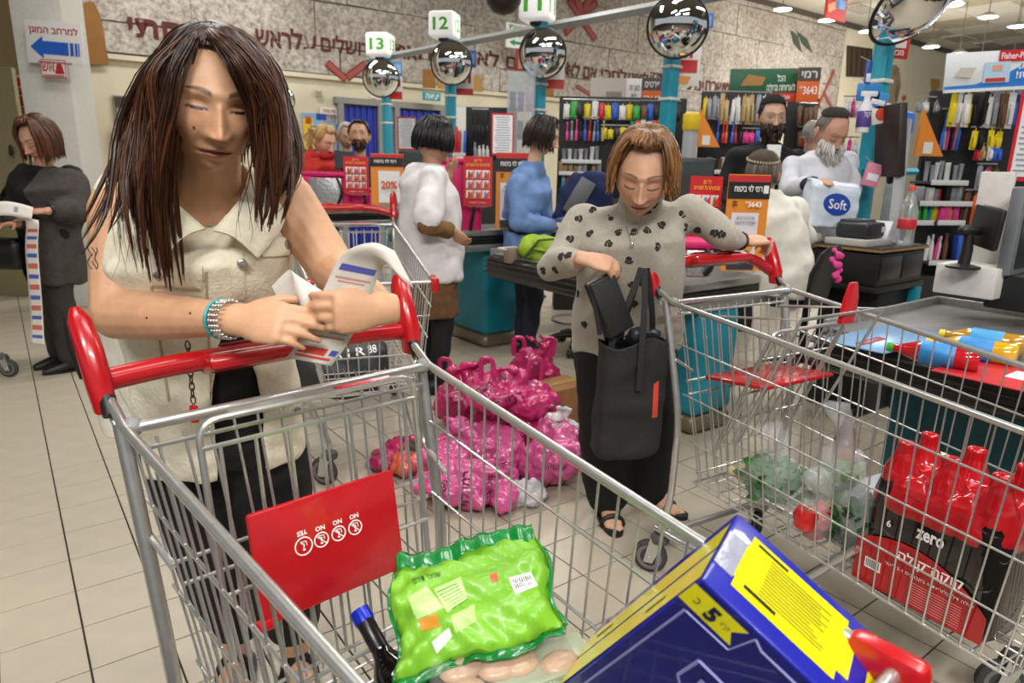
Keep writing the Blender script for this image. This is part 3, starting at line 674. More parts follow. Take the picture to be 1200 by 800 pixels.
def head_arr(M, skin, lips, brow, hi=True, s=1.0, lid=1.0, nose=1.0, plump=0.0, wide=1.0, iris='#2a1a10', stubble=None):
    nu, nv = (250, 210) if hi else (130, 116)
    t = np.linspace(-1, 1, nu, endpoint=False); az = math.pi * np.sign(t) * np.abs(t) ** 1.55
    th = np.linspace(.02, math.pi - .02, nv); T, A = np.meshgrid(th, az, indexing='ij')
    x = np.sin(T) * np.sin(A); y = np.sin(T) * np.cos(A); z = np.cos(T)
    low = ss(0, 1, -z); fr = ss(.0, .6, y)
    px = x * .076 * wide * (1 - (.34 - .2 * plump) * low ** 1.3) * (1 + .04 * ss(0, .5, z)); py = y * .095; pz = z * .116
    py = np.where(y < 0, py * (1 - .3 * low), py * (1 - .04 * low)); py = py - .006 * ss(.3, 1, z) * fr
    m = ss(.1, .45, y); g = lambda cx, cz, sx, sz: np.exp(-((px - cx) / sx) ** 2 - ((pz - cz) / sz) ** 2)
    g2 = lambda cx, cz, sx, sz: g(cx, cz, sx, sz) + g(-cx, cz, sx, sz)
    nz = np.clip((.018 - pz) / .052, 0, 1); na = (.004 + .02 * nz ** 1.3) * ss(.022, .008, pz) * ss(-.047, -.036, pz) * nose; nsx = .0065 + .0065 * nz
    d = na * np.exp(-(px / nsx) ** 2) + .008 * nose * g2(.0125, -.035, .007, .007) + .004 * g(0, -.030, .009, .009)
    d += -.012 * g2(.031, .008, .017, .011) + .0085 * g2(.032, .005, .012, .0085) + .004 * g2(.028, .029, .024, .008) + .003 * g(0, .03, .02, .02)
    d += .006 * g(0, -.0595, .019, .0045) + .0065 * g(0, -.0715, .016, .0052) - .0055 * g(0, -.0655, .021, .0022) - .003 * g(0, -.083, .016, .006) - .002 * g2(.028, -.066, .006, .006)
    d += .007 * g(0, -.099, .016, .013) + (.004 + .006 * plump) * g2(.045, -.028, .022, .026) - .003 * g2(.026, -.046, .006, .014)
    py = py + d * m
    cols = np.empty(px.shape + (3,)); cols[:] = lin(skin)
    def paint(mask, c, a=1.0): 
        k = (np.clip(mask, 0, 1) * m * a)[..., None]; cols[:] = cols * (1 - k) + np.array(lin(c)) * k
    sk = np.array(lin(skin)); ax = np.abs(px)
    def shade(f): return tuple(float(u) ** (1 / 2.2) for u in np.clip(sk * np.array(f), 0, 1))
    paint(g2(.045, -.03, .02, .018) * .55 + g(0, -.033, .012, .012) * .5, shade((1.02, .78, .72)))
    if stubble: paint(ss(-.035, -.06, pz) * ss(1.2, .8, 0 * pz + 1) * (1 - ss(.0, .018, 0 * pz)) , stubble, .5)
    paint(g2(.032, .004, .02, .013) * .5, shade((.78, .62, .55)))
    up = (.0085 * (1 - (px / .027) ** 2)); q_ = np.where(pz + .0655 > 0, (pz + .0655) / np.maximum(up * .85, 1e-4), -(pz + .0655) / np.maximum(up * 1.15, 1e-4)); paint(ss(1.15, .75, q_) * ss(.028, .024, ax), lips)
    paint(((np.abs(pz + .0655 - .0015 * np.cos(px / .008)) < .0014) & (ax < .025)).astype(float), '#4a211c', .9)
    bz = .0285 + .005 * (1 - ((ax - .034) / .022) ** 2); bw = .0034 * (1.3 - ss(.02, .056, ax)); paint(ss(1.25, .5, np.abs(pz - bz) / bw) * ss(.010, .015, ax) * ss(.056, .050, ax), brow, .8)
    u = (ax - .032) / .0165; inside = np.abs(u) < 1
    if lid < .9:
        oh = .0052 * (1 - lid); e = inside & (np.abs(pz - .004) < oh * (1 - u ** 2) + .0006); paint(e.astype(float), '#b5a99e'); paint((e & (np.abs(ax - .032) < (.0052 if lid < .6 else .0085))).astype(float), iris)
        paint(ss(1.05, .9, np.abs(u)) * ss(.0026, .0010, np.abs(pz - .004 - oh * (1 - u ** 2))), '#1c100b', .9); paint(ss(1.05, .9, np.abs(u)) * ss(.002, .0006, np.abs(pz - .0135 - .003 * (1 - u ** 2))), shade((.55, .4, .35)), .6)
    else:
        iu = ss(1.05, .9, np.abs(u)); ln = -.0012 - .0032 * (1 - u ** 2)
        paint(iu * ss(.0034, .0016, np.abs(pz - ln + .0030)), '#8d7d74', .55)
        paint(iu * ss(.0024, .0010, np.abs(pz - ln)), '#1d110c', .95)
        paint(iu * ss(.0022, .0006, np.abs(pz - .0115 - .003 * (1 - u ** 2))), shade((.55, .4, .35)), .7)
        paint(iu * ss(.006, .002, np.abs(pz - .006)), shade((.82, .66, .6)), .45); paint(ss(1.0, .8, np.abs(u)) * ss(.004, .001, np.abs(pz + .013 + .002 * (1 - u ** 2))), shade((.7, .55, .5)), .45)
    paint(g2(.0085, -.0435, .0035, .0022), '#3a1c16', .9)
    vs = np.stack([px, py, pz], -1).reshape(-1, 3) * s; R = np.array(M.to_3x3()); vs = vs @ R.T + np.array(M.translation)
    fs = [(j * nu + i, j * nu + (i + 1) % nu, (j + 1) * nu + (i + 1) % nu, (j + 1) * nu + i) for j in range(nv - 1) for i in range(nu)]
    return vs, fs, cols.reshape(-1, 3)
def head_M(c, f, up=(0, 0, 1)):
    f = Vector(f).normalized(); x = f.cross(Vector(up)).normalized(); return frame(c, x, f)
def hand(mb, w, d, n, thumb, s=1.0, curl=(.5, .5, .5, .5), spread=.0, tcurl=.4, wr=.026, tdir=None):
    """palm and five fingers; d finger direction, n out of the palm, thumb = +1/-1 side along d x n"""
    d = Vector(d).normalized(); n = (Vector(n) - d * Vector(n).dot(d)).normalized(); l = d.cross(n) * thumb; w = Vector(w)
    mb.loft([(w - d * .02 * s, l * wr, n * wr * .8), (w + d * .02 * s, l * .031 * s, n * .018 * s), (w + d * .05 * s, l * .040 * s, n * .0165 * s), (w + d * .085 * s, l * .041 * s, n * .013 * s), (w + d * .096 * s, l * .034 * s, n * .009 * s)], 16)
    for k in range(4):
        off = (.0295, .0100, -.0095, -.0275)[k]; ln = (.072, .080, .074, .058)[k] * s; r0 = (.0088, .009, .0086, .0078)[k] * s
        p = w + d * (.088 - .005 * abs(k - 1.2)) * s + l * off * s; c = curl[k]; a = 0.0
        dd = (d + l * (off * spread * 12)).normalized()
        for seg, fr_ in enumerate((.45, .31, .24)):
            a += c * (1.0, 1.1, .7)[seg]; v = dd * math.cos(a) + n * math.sin(a); q = p + v * ln * fr_
            mb.cap(p, r0 * (1, .93, .85)[seg], q, r0 * (.93, .85, .68)[seg], 10); p = q
    tb = w + d * .028 * s + l * .027 * s + n * .004 * s; tv = Vector(tdir).normalized() if tdir is not None else (d * .62 + l * .62 + n * .45).normalized()
    q = tb + tv * .042 * s; mb.cap(tb, .0135 * s, q, .0105 * s, 10); tv2 = (tv + d * .5 * tcurl - l * .9 * tcurl + n * .3 * tcurl).normalized(); q2 = q + tv2 * .030 * s; mb.cap(q, .0105 * s, q2, .0082 * s, 10)
    return q2
def join_body(name, parts, m, label, cat, base, group=None):
    """one mesh from (verts, faces, colours) pieces"""
    vs, fs, cs = [], [], []; o = 0
    for v, f, c in parts:
        vs.append(v); fs += [tuple(i + o for i in q) for q in f]; cs.append(c); o += len(v)
    vs = np.concatenate(vs) - np.array(base); me = bpy.data.meshes.new(name); me.from_pydata(vs.tolist(), [], fs); me.update()
    me.polygons.foreach_set('use_smooth', [True] * len(me.polygons)); set_col(me, np.concatenate(cs)); me.materials.append(m)
    ob = bpy.data.objects.new(name, me); col.objects.link(ob); ob.location = base; ob.matrix_world = Matrix.Translation(Vector(base)); ob['_w'] = 1
    return tag(ob, label, cat, group)
def skin_part(mb, vox, c, smooth=3):
    me = remesh(mb, vox, smooth); v = get_co(me); f = [tuple(p.vertices) for p in me.polygons]; bpy.data.meshes.remove(me)
    return v, f, np.tile(np.array(lin(c)), (len(v), 1))
SKIN = mat('skin', '#c08f70', .5, attr=True, var=.12, scale=40, bump=.06, bscale=180, sss=.1)
def lock_mesh(name, locks, c1, c2, par, seed=1, n=5, gloss=.38):
    """locks: list of (points, radius)"""
    r = random.Random(seed); vs, fs, cs = [], [], []; a, b = np.array(lin(c1)), np.array(lin(c2)); o = 0
    for pts, rad in locks:
        mb = MB(); m = len(pts); rs = [rad * (.55 + .45 * math.sin(math.pi * min(1, i / (m - 1) * 1.6) * .5 + .0)) * (1 - .88 * max(0, (i / (m - 1) - .45) / .55) ** 1.6) for i in range(m)]
        mb.tube(pts, rs, n); vs += mb.v; fs += [tuple(i + o for i in f) for f in mb.f]; t = r.random() ** 1.4
        k = len(mb.v); tt = np.repeat(np.linspace(0, 1, m), n)[:, None]; mix = np.clip(t * .55 + tt * .55 * t + tt * .12, 0, 1)
        cs.append(a * (1 - mix) + b * mix); o += k
    me = bpy.data.meshes.new(name); me.from_pydata(vs, [], fs); me.update(); me.polygons.foreach_set('use_smooth', [True] * len(me.polygons)); set_col(me, np.concatenate(cs))
    return link(name, me, mat('hair_%d' % int(gloss * 100), '#2a1a10', gloss, attr=True, var=.25, scale=120, spec=.4), par)
SK = (.083, .101, .122)
def scalp(M, az, th, k=1.0):
    return M @ Vector((SK[0] * k * math.sin(th) * math.sin(az), SK[1] * k * math.sin(th) * math.cos(az), SK[2] * k * math.cos(th)))
def hairdo(M, par, c1, c2, seed=1, n=160, face=50, fringe=30, side_len=.1, back_len=.1, vol=.12, rad=.009, flip=0.0, part=0.0, jit=.12, grow=95, shell=True, s=1.0, front_len=None, gloss=.38):
    """cap of locks falling from the crown; face: half-angle left free; lengths hang below ear level"""
    r = random.Random(seed); locks = []; Ms = M @ Matrix.Scale(s, 4)
    for k in range(n):
        az = math.radians(r.uniform(-180, 180)); ad = abs(math.degrees(az))
        if ad < face:
            end = math.radians(fringe * r.uniform(.85, 1.1)); L = front_len or 0
        else:
            end = math.radians(grow * r.uniform(.9, 1.05)); f = (ad - face) / (180 - face); L = (side_len + (back_len - side_len) * f) * r.uniform(.75, 1.05)
        kk = 1 + vol * r.uniform(.25, 1); th0 = math.radians(r.uniform(2, 14)); pts = []
        for i in range(7):
            th = th0 + (end - th0) * i / 6; a2 = az + part * math.sin(th) + jit * r.uniform(-.25, .25) * i / 6
            pts.append(scalp(Ms, a2, th, 1 + (kk - 1) * min(1, .35 + th)))
        if L > .01:
            p = pts[-1]; t = (pts[-1] - pts[-2]).normalized(); out = (p - Ms.translation); out.z = 0; out = out.normalized() if out.length > 1e-4 else V(0, 0, 0)
            for i in range(4):
                t = (t * .45 + V(0, 0, -1) * .55 + out * (flip * (i / 3) - .06)).normalized(); p = p + t * (L / 4); pts.append(p)
        locks.append((pts, rad * r.uniform(.7, 1.2)))
    o = lock_mesh('hair', locks, c1, c2, par, seed, gloss=gloss)
    if shell:
        mb = MB(); nu, nv = 40, 24; vs = []; keep = {}
        for j in range(nv):
            th = math.radians(1 + 119 * j / (nv - 1))
            for i in range(nu):
                az = -math.pi + 2 * math.pi * i / nu; ad = abs(math.degrees(az)); lim = fringe if ad < face - 8 else fringe + (grow + 8 - fringe) * min(1, (ad - face + 8) / 22)
                vs.append(scalp(Ms, az, min(th, math.radians(lim)), 1.0 + .3 * vol))
        fs = [(j * nu + i, j * nu + (i + 1) % nu, (j + 1) * nu + (i + 1) % nu, (j + 1) * nu + i) for j in range(nv - 1) for i in range(nu)]
        mb.add(vs, fs); sh = mb.mesh('scalp_hair', 0); sh.polygons.foreach_set('use_smooth', [True] * len(sh.polygons)); set_col(sh, np.tile(np.array(lin(c1)), (len(vs), 1)))
        link('scalp_hair', sh, mat('hair_%d' % int(gloss * 100), '#2a1a10', gloss, attr=True), o)
    return o
def beard(M, par, c1, c2, L=.1, n=110, seed=3, top=-.3, rad=.007, moustache=True, s=1.0, side=75):
    r = random.Random(seed); locks = []
    for k in range(n):
        az = math.radians(r.uniform(-side, side)); zz = r.uniform(-.92, top + .1 * abs(math.sin(az))); ad = abs(az)
        if ad < .28 and zz > -.62: continue
        th = math.acos(zz); px = .066 * math.sin(th) * math.sin(az) * (1.0); p = M @ Vector((px * s, .096 * s * math.sin(th) * math.cos(az) * (1 + .04), .116 * s * zz))
        out = (M.to_3x3() @ Vector((math.sin(az), math.cos(az), -.6))).normalized(); pts = [p - out * .008]; ll = L * r.uniform(.5, 1.1) * (1 - .45 * ad)
        for i in range(4):
            t = (out * (.8 - i * .25) + V(0, 0, -1) * (.3 + i * .4) + V(r.uniform(-.2, .2), r.uniform(-.2, .2), 0)).normalized(); p = p + t * ll / 4; pts.append(p)
        locks.append((pts, rad * r.uniform(.7, 1.2)))
    if moustache:
        for k in range(26):
            sg = r.choice((-1, 1)); x0 = r.uniform(0, .012) * sg; a = Vector((x0 * s, .104 * s, -.050 * s + r.uniform(-.004, .004))); b = Vector(((x0 + sg * .024) * s, .094 * s, -.068 * s)); c_ = Vector(((x0 + sg * .03) * s, .088 * s, -.085 * s))
            locks.append(([M @ a, M @ ((a + b) / 2 + Vector((0, .004, .003))), M @ b, M @ c_], rad * .6))
    return lock_mesh('beard', locks, c1, c2, par, seed)
def torso_mb(J, W, front, pad=0.0, top=1.0, hem=0.0, p=2.3):
    """lofted trunk; W: half width and half depth at hips, waist, chest, shoulders"""
    f = Vector(front).normalized(); lat = (J['shb'] - J['sha']).normalized(); f = (f - lat * f.dot(lat)).normalized()
    lath = (J['hipb'] - J['hipa']).normalized(); fh = (Vector(front) - lath * Vector(front).dot(lath)).normalized(); up = V(0, 0, 1)
    mb = MB(); S = []
    def sec(c, la, fr_, w_, d_, off=0.0): S.append((Vector(c) + fr_ * off, la * (w_ + pad), fr_ * (d_ + pad)))
    if hem: sec(J['hips'] - up * hem, lath, fh, W['hips'][0] * 1.0, W['hips'][1])
    sec(J['hips'], lath, fh, *W['hips']); m = (J['hips'] + J['waist']) / 2; sec(m, lath, fh, (W['hips'][0] + W['waist'][0]) / 2 * 1.02, (W['hips'][1] + W['waist'][1]) / 2 * 1.03, .005)
    lm = (lat + lath).normalized(); fm = (f + fh).normalized(); sec(J['waist'], lm, fm, *W['waist'], .004); sec((J['waist'] + J['chest']) / 2, lat, f, (W['waist'][0] + W['chest'][0]) / 2, (W['waist'][1] + W['chest'][1]) / 2 * 1.02, .01)
    sec(J['chest'], lat, f, *W['chest'], W.get('bust', .015)); sm = (J['sha'] + J['shb']) / 2; c2_ = J['chest'] * .45 + sm * .55; sec(c2_, lat, f, W['chest'][0] * .99, W['chest'][1] * .9, .005)
    hw = (J['shb'] - J['sha']).length / 2; sec(sm - up * .012, lat, f, hw * 1.02, W['chest'][1] * .72); sec(sm * .72 + J['neck'] * .28 + up * .004, lat, f, hw * .86, W['chest'][1] * .62); sec(sm * .4 + J['neck'] * .6 + up * .0, lat, f, hw * .52, W['chest'][1] * .52); sec(J['neck'], lat, f, .064, .060)
    mb.loft(S, 28, p); return mb
def arm_mb(mb, a, b, c, r, pad=0.0, upto=1.0, start=0.0):
    r0, r1, r2, r3 = r; a = a + (b - a).normalized() * (r0 * .62)
    mb.cap(a, r0 + pad, lerp(a, b, .5), (r0 + r1) / 2 + pad); mb.cap(lerp(a, b, .5), (r0 + r1) / 2 + pad, b, r1 + pad)
    if upto > 0:
        m = lerp(b, c, .35); mb.cap(b, r1 + pad, m, r2 + pad); mb.cap(m, r2 + pad, lerp(b, c, upto), (r2 + (r3 - r2) * upto) + pad)
def leg_mb(mb, h, k, a, r=(.09, .065, .045), pad=0.0, wide=0.0):
    m = lerp(h, k, .45); mb.cap(h, r[0] + pad, m, (r[0] * .6 + r[1] * .4) + pad); mb.cap(m, (r[0] * .6 + r[1] * .4) + pad, k, r[1] + pad + wide * .4); mb.cap(k, r[1] + pad + wide * .4, lerp(k, a, .35), r[1] * .95 + pad + wide * .7); mb.cap(lerp(k, a, .35), r[1] * .95 + pad + wide * .7, a, r[2] + pad + wide)
def foot_mb(mb, a, d, s=1.0, up=0.0):
    d = Vector((d[0], d[1], 0)).normalized(); l = V(-d.y, d.x, 0); g = Vector((a.x, a.y, 0))
    mb.loft([(g - d * .05 * s + V(0, 0, .035), l * .026 * s, V(0, 0, .03)), (g + V(0, 0, .045), l * .033 * s, V(0, 0, .045)), (g + d * .07 * s + V(0, 0, .034), l * .038 * s, V(0, 0, .032)), (g + d * .13 * s + V(0, 0, .024), l * .044 * s, V(0, 0, .02)), (g + d * .165 * s + V(0, 0, .018), l * .036 * s, V(0, 0, .012))], 14)
    for k in range(5): q = g + d * (.165 - .012 * abs(k - 1) * 1.0) * s + l * (.032 - .016 * k) * s + V(0, 0, .018); mb.cap(q, .009 * s, q + d * .022 * s - V(0, 0, .003), .008 * s, 8)
    mb.cap(a, .034, g + V(0, 0, .05), .036)
def shoe(par, a, d, m, s=1.0, name='shoe'):
    d = Vector((d[0], d[1], 0)).normalized(); l = V(-d.y, d.x, 0); g = Vector((a.x, a.y, 0)); mb = MB()
    mb.loft([(g - d * .075 * s + V(0, 0, .04), l * .02, V(0, 0, .03)), (g - d * .05 * s + V(0, 0, .045), l * .035 * s, V(0, 0, .045)), (g + V(0, 0, .05), l * .038 * s, V(0, 0, .05)), (g + d * .08 * s + V(0, 0, .036), l * .043 * s, V(0, 0, .036)), (g + d * .15 * s + V(0, 0, .026), l * .045 * s, V(0, 0, .026)), (g + d * .195 * s + V(0, 0, .02), l * .025 * s, V(0, 0, .018))], 16, 2.4)
    o = mb.build(name, m, par); MB().loft([(g + d * .06 * s + V(0, 0, .0), l * .048 * s, d * .142 * s), (g + d * .06 * s + V(0, 0, .012), l * .048 * s, d * .142 * s)], 20).build('sole', blackp, o); return o
def sandal(par, a, d, s=1.0, m=None):
    d = Vector((d[0], d[1], 0)).normalized(); l = V(-d.y, d.x, 0); g = Vector((a.x, a.y, 0)); m = m or mat('sandal_black', '#15120f', .5)
    o = MB().loft([(g + d * .06 * s + V(0, 0, .0), l * .046 * s, d * .14 * s), (g + d * .06 * s + V(0, 0, .018), l * .046 * s, d * .14 * s)], 20, 2.6).build('sandal', m, par)
    for q, h in ((.115, .042), (.03, .082)): MB().tube([g + d * q * s + l * (.045 * s * math.cos(t)) + V(0, 0, .008 + h * math.sin(t)) for t in [i * math.pi / 8 for i in range(9)]], .012, 6, flat_axis=None).build('strap', m, o)
def bvh_of(o):
    me = o.data; return BVHTree.FromPolygons([o.matrix_world @ v.co for v in me.vertices], [tuple(p.vertices) for p in me.polygons])
def cast(bv, px, py):
    v = ray(px, py).normalized(); h = bv.ray_cast(CC, v)
    return (h[0], h[1]) if h[0] is not None else (None, None)
def patch(bv, quad, name, m, par, off=.003, n=8, k=8, th=.0025):
    """thin cloth piece lying on a surface: its four corners are where the seams run on it"""
    top, bot = [], []; last = None
    for j in range(k):
        for i in range(n):
            u, v = i / (n - 1), j / (k - 1); a = Vector(quad[0]) * (1 - u) + Vector(quad[1]) * u; b = Vector(quad[3]) * (1 - u) + Vector(quad[2]) * u; p = a * (1 - v) + b * v
            h, nn = cast(bv, p[0], p[1])
            if h is None: h, nn = last if last else (None, None)
            if h is None: return None
            last = (h, nn)
            if nn.dot(h - CC) > 0: nn = -nn
            e = 1.0 if 0 < i < n - 1 and 0 < j < k - 1 else .25
            top.append(h + nn * (off + th * e)); bot.append(h - nn * .004)
    mb = MB(); q = [(j * n + i, j * n + i + 1, (j + 1) * n + i + 1, (j + 1) * n + i) for j in range(k - 1) for i in range(n - 1)]; N = n * k
    rim = [i for i in range(n)] + [j * n + n - 1 for j in range(1, k)] + [(k - 1) * n + i for i in range(n - 2, -1, -1)] + [j * n for j in range(k - 2, 0, -1)]
    mb.add(top + bot, q + [(rim[i], rim[(i + 1) % len(rim)], N + rim[(i + 1) % len(rim)], N + rim[i]) for i in range(len(rim))])
    return mb.build(name, m, par, ang=60)

# ------------------------------------------------------------------ woman in the cream vest (front)
def front_woman():
    J = dict(hips=Q(262, 500, 1.46), waist=Q(248, 400, 1.42), chest=Q(240, 300, 1.36), neck=Q(238, 208, 1.31), sha=Q(142, 226, 1.38), shb=Q(325, 218, 1.38),
             ela=Q(138, 368, 1.24), wra=Q(268, 374, 1.12), elb=Q(392, 318, 1.33), wrb=Q(446, 357, 1.15), hipa=Q(212, 512, 1.49), hipb=Q(312, 508, 1.49))
    J['ana'] = V(-.735, 1.60, .09); J['anb'] = V(-.575, 1.60, .09); J['kna'] = lerp(J['hipa'], J['ana'], .5) + V(.01, -.04, 0); J['knb'] = lerp(J['hipb'], J['anb'], .5) + V(.01, -.04, 0)
    W = dict(hips=(.165, .125), waist=(.16, .12), chest=(.165, .125), bust=.03); front = (.42, -.9, 0); sk = '#d0a07c'
    HM = head_M(Q(247, 120, 1.20), (.50, -.86, -.26), (.06, .05, 1))
    mb = MB(); r = (.058, .047, .045, .029)
    arm_mb(mb, J['sha'], J['ela'], J['wra'], r, upto=.92); arm_mb(mb, J['shb'], J['elb'], J['wrb'], (.055, .046, .042, .028), upto=.92)
    mb.ell(lerp(J['neck'], HM.translation, .45), (.052, .052, .07)); mb.cap(J['neck'] - V(0, 0, .04), .064, HM.translation + HM.to_3x3() @ V(0, -.012, -.05), .052)
    mb.loft([(J['chest'] + V(.01, -.04, .05), V(.12, .03, 0), V(.03, -.07, 0)), (lerp(J['chest'], J['neck'], .75) + V(.0, -.02, 0), V(.12, .03, 0), V(.02, -.055, 0)), (J['neck'] + V(0, .0, .0), V(.06, 0, 0), V(0, -.05, 0))], 16)
    da = (Q(385, 384, 1.07) - J['wra']); hand(mb, J['wra'] + V(.012, 0, 0), da, (.1, .75, -.55), 1, .98, (.24, .30, .36, .42), .0, .3, .028, tdir=(.8, .25, .25))
    db = (Q(425, 356, 1.09) - J['wrb']); hand(mb, J['wrb'] + V(.012, -.01, -.005), V(-.72, -.42, .02), (-.35, .75, -.12), -1, .95, (.55, .6, .62, .66), .0, .4, .026, tdir=(-.75, -.05, .3))
    ear = MB()
    for sgn in (-1, 1): ear.ell(HM @ V(sgn * .078, -.008, -.005), (.012, .02, .032))
    hd = head_arr(HM, sk, '#b0685a', '#24140c', True, .99, .78, 1.1, .45, 1.04)
    base = (-.65, 1.58, 0)
    for s in 'ab': leg_mb(mb, J['hip' + s], J['kn' + s], J['an' + s], (.07, .05, .036))
    mb.loft([(J['hips'], V(.11, .01, 0), V(.01, -.08, 0)), (J['waist'], V(.10, .01, 0), V(.01, -.08, 0)), (J['chest'], V(.10, .01, 0), V(.01, -.07, 0)), (J['neck'] - V(0, 0, .03), V(.04, 0, 0), V(0, -.04, 0))], 16)
    for q, d in (('ana', V(.1, -1, 0)), ('anb', V(.5, -.9, 0))): foot_mb(mb, J[q], d)
    body = skin_part(mb, .0042, sk, 2)
    o = join_body('person', [body, hd], SKIN, 'long-haired woman in a cream denim vest reading a till receipt over her cart', 'person', base)
    # moles and tattoo
    bv = bvh_of(o)
    for px, py in ((227, 149), (161, 288), (172, 372), (223, 367)):
        h, n = cast(bv, px, py)
        if h is not None: MB().ell(h, (.0022, .0022, .0022), None, 8, 6).build('mole', mat('mole', '#5a3526', .6), o)
    tmat = mat('tattoo_ink', '#4d4542', .6)
    for a in range(9):
        x0, y0 = 103 + a % 3 * 5, 292 + a // 3 * 8; q = [cast(bv, x0 + 6 * math.sin(a + t * 1.3) * t, y0 + t * 9 - 2) for t in (0, .3, .6, 1)]
        q = [h + n * .0004 for h, n in q if h is not None]
        if len(q) > 2: MB().tube(q, .0011, 5).build('tattoo', tmat, o)
    # nails
    # trousers
    mb = MB(); blackt = mat('black_trousers', '#0c0b0c', .85, var=.2, bump=.2, bscale=60)
    mb.loft([(J['hips'] - V(0, 0, .06), V(.155, .02, 0), V(.02, -.12, 0)), (J['hips'] + V(0, 0, .05), V(.16, .02, 0), V(.02, -.12, 0)), (J['waist'], V(.15, .02, 0), V(.02, -.11, 0))], 24)
    for s in 'ab': leg_mb(mb, J['hip' + s] - V(0, 0, .03), J['kn' + s], J['an' + s] + V(0, 0, .09), (.098, .078, .062), 0, .01)
    cloth(mb, 'trousers', blackt, o, .014, 5, .006, 30, 5)
    for s in 'ab': sandal(o, J['an' + s], V(.1, -1, 0) if s == 'a' else V(.5, -.9, 0), 1.0)
    # black top under the vest
    mb = torso_mb(J, W, front, -.008); cloth(mb, 'black_top', mat('black_top', '#0b0a0b', .8), o, .014, 3, .002, cut=lambda c: c.z > J['chest'].z - .03)
    # vest: trunk shell with armholes and neckline open
    cream_d = mat('cream_denim', '#ece5cc', .8, var=.06, scale=60, bump=.25, bscale=130)
    mb = torso_mb(J, W, front, .010, hem=.075)
    for s in 'ab': mb.ell(J['sh' + s] + V(0, 0, -.005), (.052, .06, .05))
    nk = J['neck']; fv = Vector(front).normalized()
    def cut(c):
        d = c - nk; a = d.dot(fv)
        if d.z > -.012 and (V(d.x, d.y, 0).length < .085): return True
        lat = V(-fv.y, fv.x, 0); lx = abs((c - nk).dot(lat))
        if a > .02 and d.z > -.085 and lx < .01 + .75 * max(0, d.z + .085): return True
        low = (c - Q(297, 360, 1.25)).dot(V(0, 0, 1))                 # the front falls open below the last closed button
        px = 600 + FPX * (c - CC).dot(CR) / (c - CC).dot(_fw); 
        return (c - J['hips']).dot(fv) > .03 and low < 0 and abs((c - J['hips']).dot(lat) - .028) < min(.045, .004 - low * .2)
    v = cloth(mb, 'vest', cream_d, o, .0085, 4, .0045, 42, 3, cut)
    md = v.modifiers.new('thickness', 'SOLIDIFY'); md.thickness = .005; md.offset = -1
    bv = bvh_of(v); seam = mat('cream_seam', '#b3a882', .85, var=.06); stitched = cream_d
    patch(bv, [(176, 303), (238, 312), (236, 336), (176, 331)], 'pocket_flap', cream_d, v, .006); patch(bv, [(305, 283), (352, 274), (352, 296), (306, 302)], 'pocket_flap', cream_d, v, .006)
    patch(bv, [(268, 258), (285, 258), (287, 350), (272, 350)], 'placket', cream_d, v, .002, 5, 14)
    for q in ([(176, 336), (179, 336), (200, 470), (197, 470)], [(240, 318), (243, 318), (250, 480), (247, 480)], [(180, 240), (262, 268), (262, 270), (180, 243)]): patch(bv, q, 'seam', seam, v, .001, 3, 16, .0012)
    for px, py in ((188, 321), (332, 287), (283, 308), (345, 480)):
        h, n = cast(bv, px, py)
        if h is None: continue
        n = n if n.dot(h - CC) < 0 else -n; x = n.orthogonal().normalized()
        MB().lathe([(.001, .012), (.006, .012), (.0085, .010), (.0085, .004), (.001, .002)], 16, frame(h, x, n.cross(x))).build('button', mat('button_metal', '#b5b3ad', .3, .8), v)
    # collar
    lat = V(-fv.y, fv.x, 0)
    for sg in (-1, 1):
        s1 = nk + lat * (sg * .075) + fv * .0 + V(0, 0, .012); pts = [(nk - fv * .075 + V(0, 0, .03)), (nk + lat * sg * .088 - fv * .01 + V(0, 0, .03)), (nk + lat * sg * .062 + fv * .085 + V(0, 0, -.03)), (nk + lat * sg * .006 + fv * .135 + V(0, 0, -.085))]
        out = [(nk - fv * .10 + V(0, 0, -.03)), (nk + lat * sg * .135 - fv * .01 + V(0, 0, -.012)), (nk + lat * sg * .14 + fv * .085 + V(0, 0, -.075)), (nk + lat * sg * .075 + fv * .15 + V(0, 0, -.135))]
        ci = [Vector(p) for p in arc_poly(pts, .06, 4)]; co_ = [Vector(p) for p in arc_poly(out, .06, 4)]; m_ = MB(); n_ = len(ci)
        def fn(u, w_): i = u * (n_ - 1); a = int(min(i, n_ - 2)); t = i - a; return lerp(lerp(ci[a], ci[a + 1], t), lerp(co_[a], co_[a + 1], t), w_) + V(0, 0, .012 * math.sin(math.pi * w_))
        m_.grid(fn, 24, 7); c_ = m_.build('collar', cream_d, v, ang=80); sd = c_.modifiers.new('thickness', 'SOLIDIFY'); sd.thickness = .005
    # key chain with red tag
    p0 = Q(220, 405, 1.2)
    for i in range(9):
        c = p0 + V(.0, 0, -.013 * i); MB().tube([c + (V(.0045 * math.cos(t), 0, .009 * math.sin(t)) if i % 2 == 0 else V(0, .0045 * math.cos(t), .009 * math.sin(t))) for t in [k * math.pi / 5 for k in range(10)]], .0014, 5, closed=True).build('chain_link', mat('old_brass', '#7a6548', .35, .9), v)
    MB().rbox(p0 + V(.002, -.005, -.13), (.016, .008, .035), .004).build('key_tag', redp, v)
    # bracelets
    wd = (J['wra'] - J['ela']).normalized(); wc = J['wra'] - wd * .005; ux = wd.orthogonal().normalized(); uy = wd.cross(ux)
    for k in range(4):
        for j in range(22):
            t = j * 2 * math.pi / 22; MB().ell(wc + wd * (.006 * k - .006) + (ux * math.cos(t) + uy * math.sin(t)) * .0315, (.0032,) * 3, None, 8, 6).build('silver_bead', steel, o) if k % 1 == 0 else None
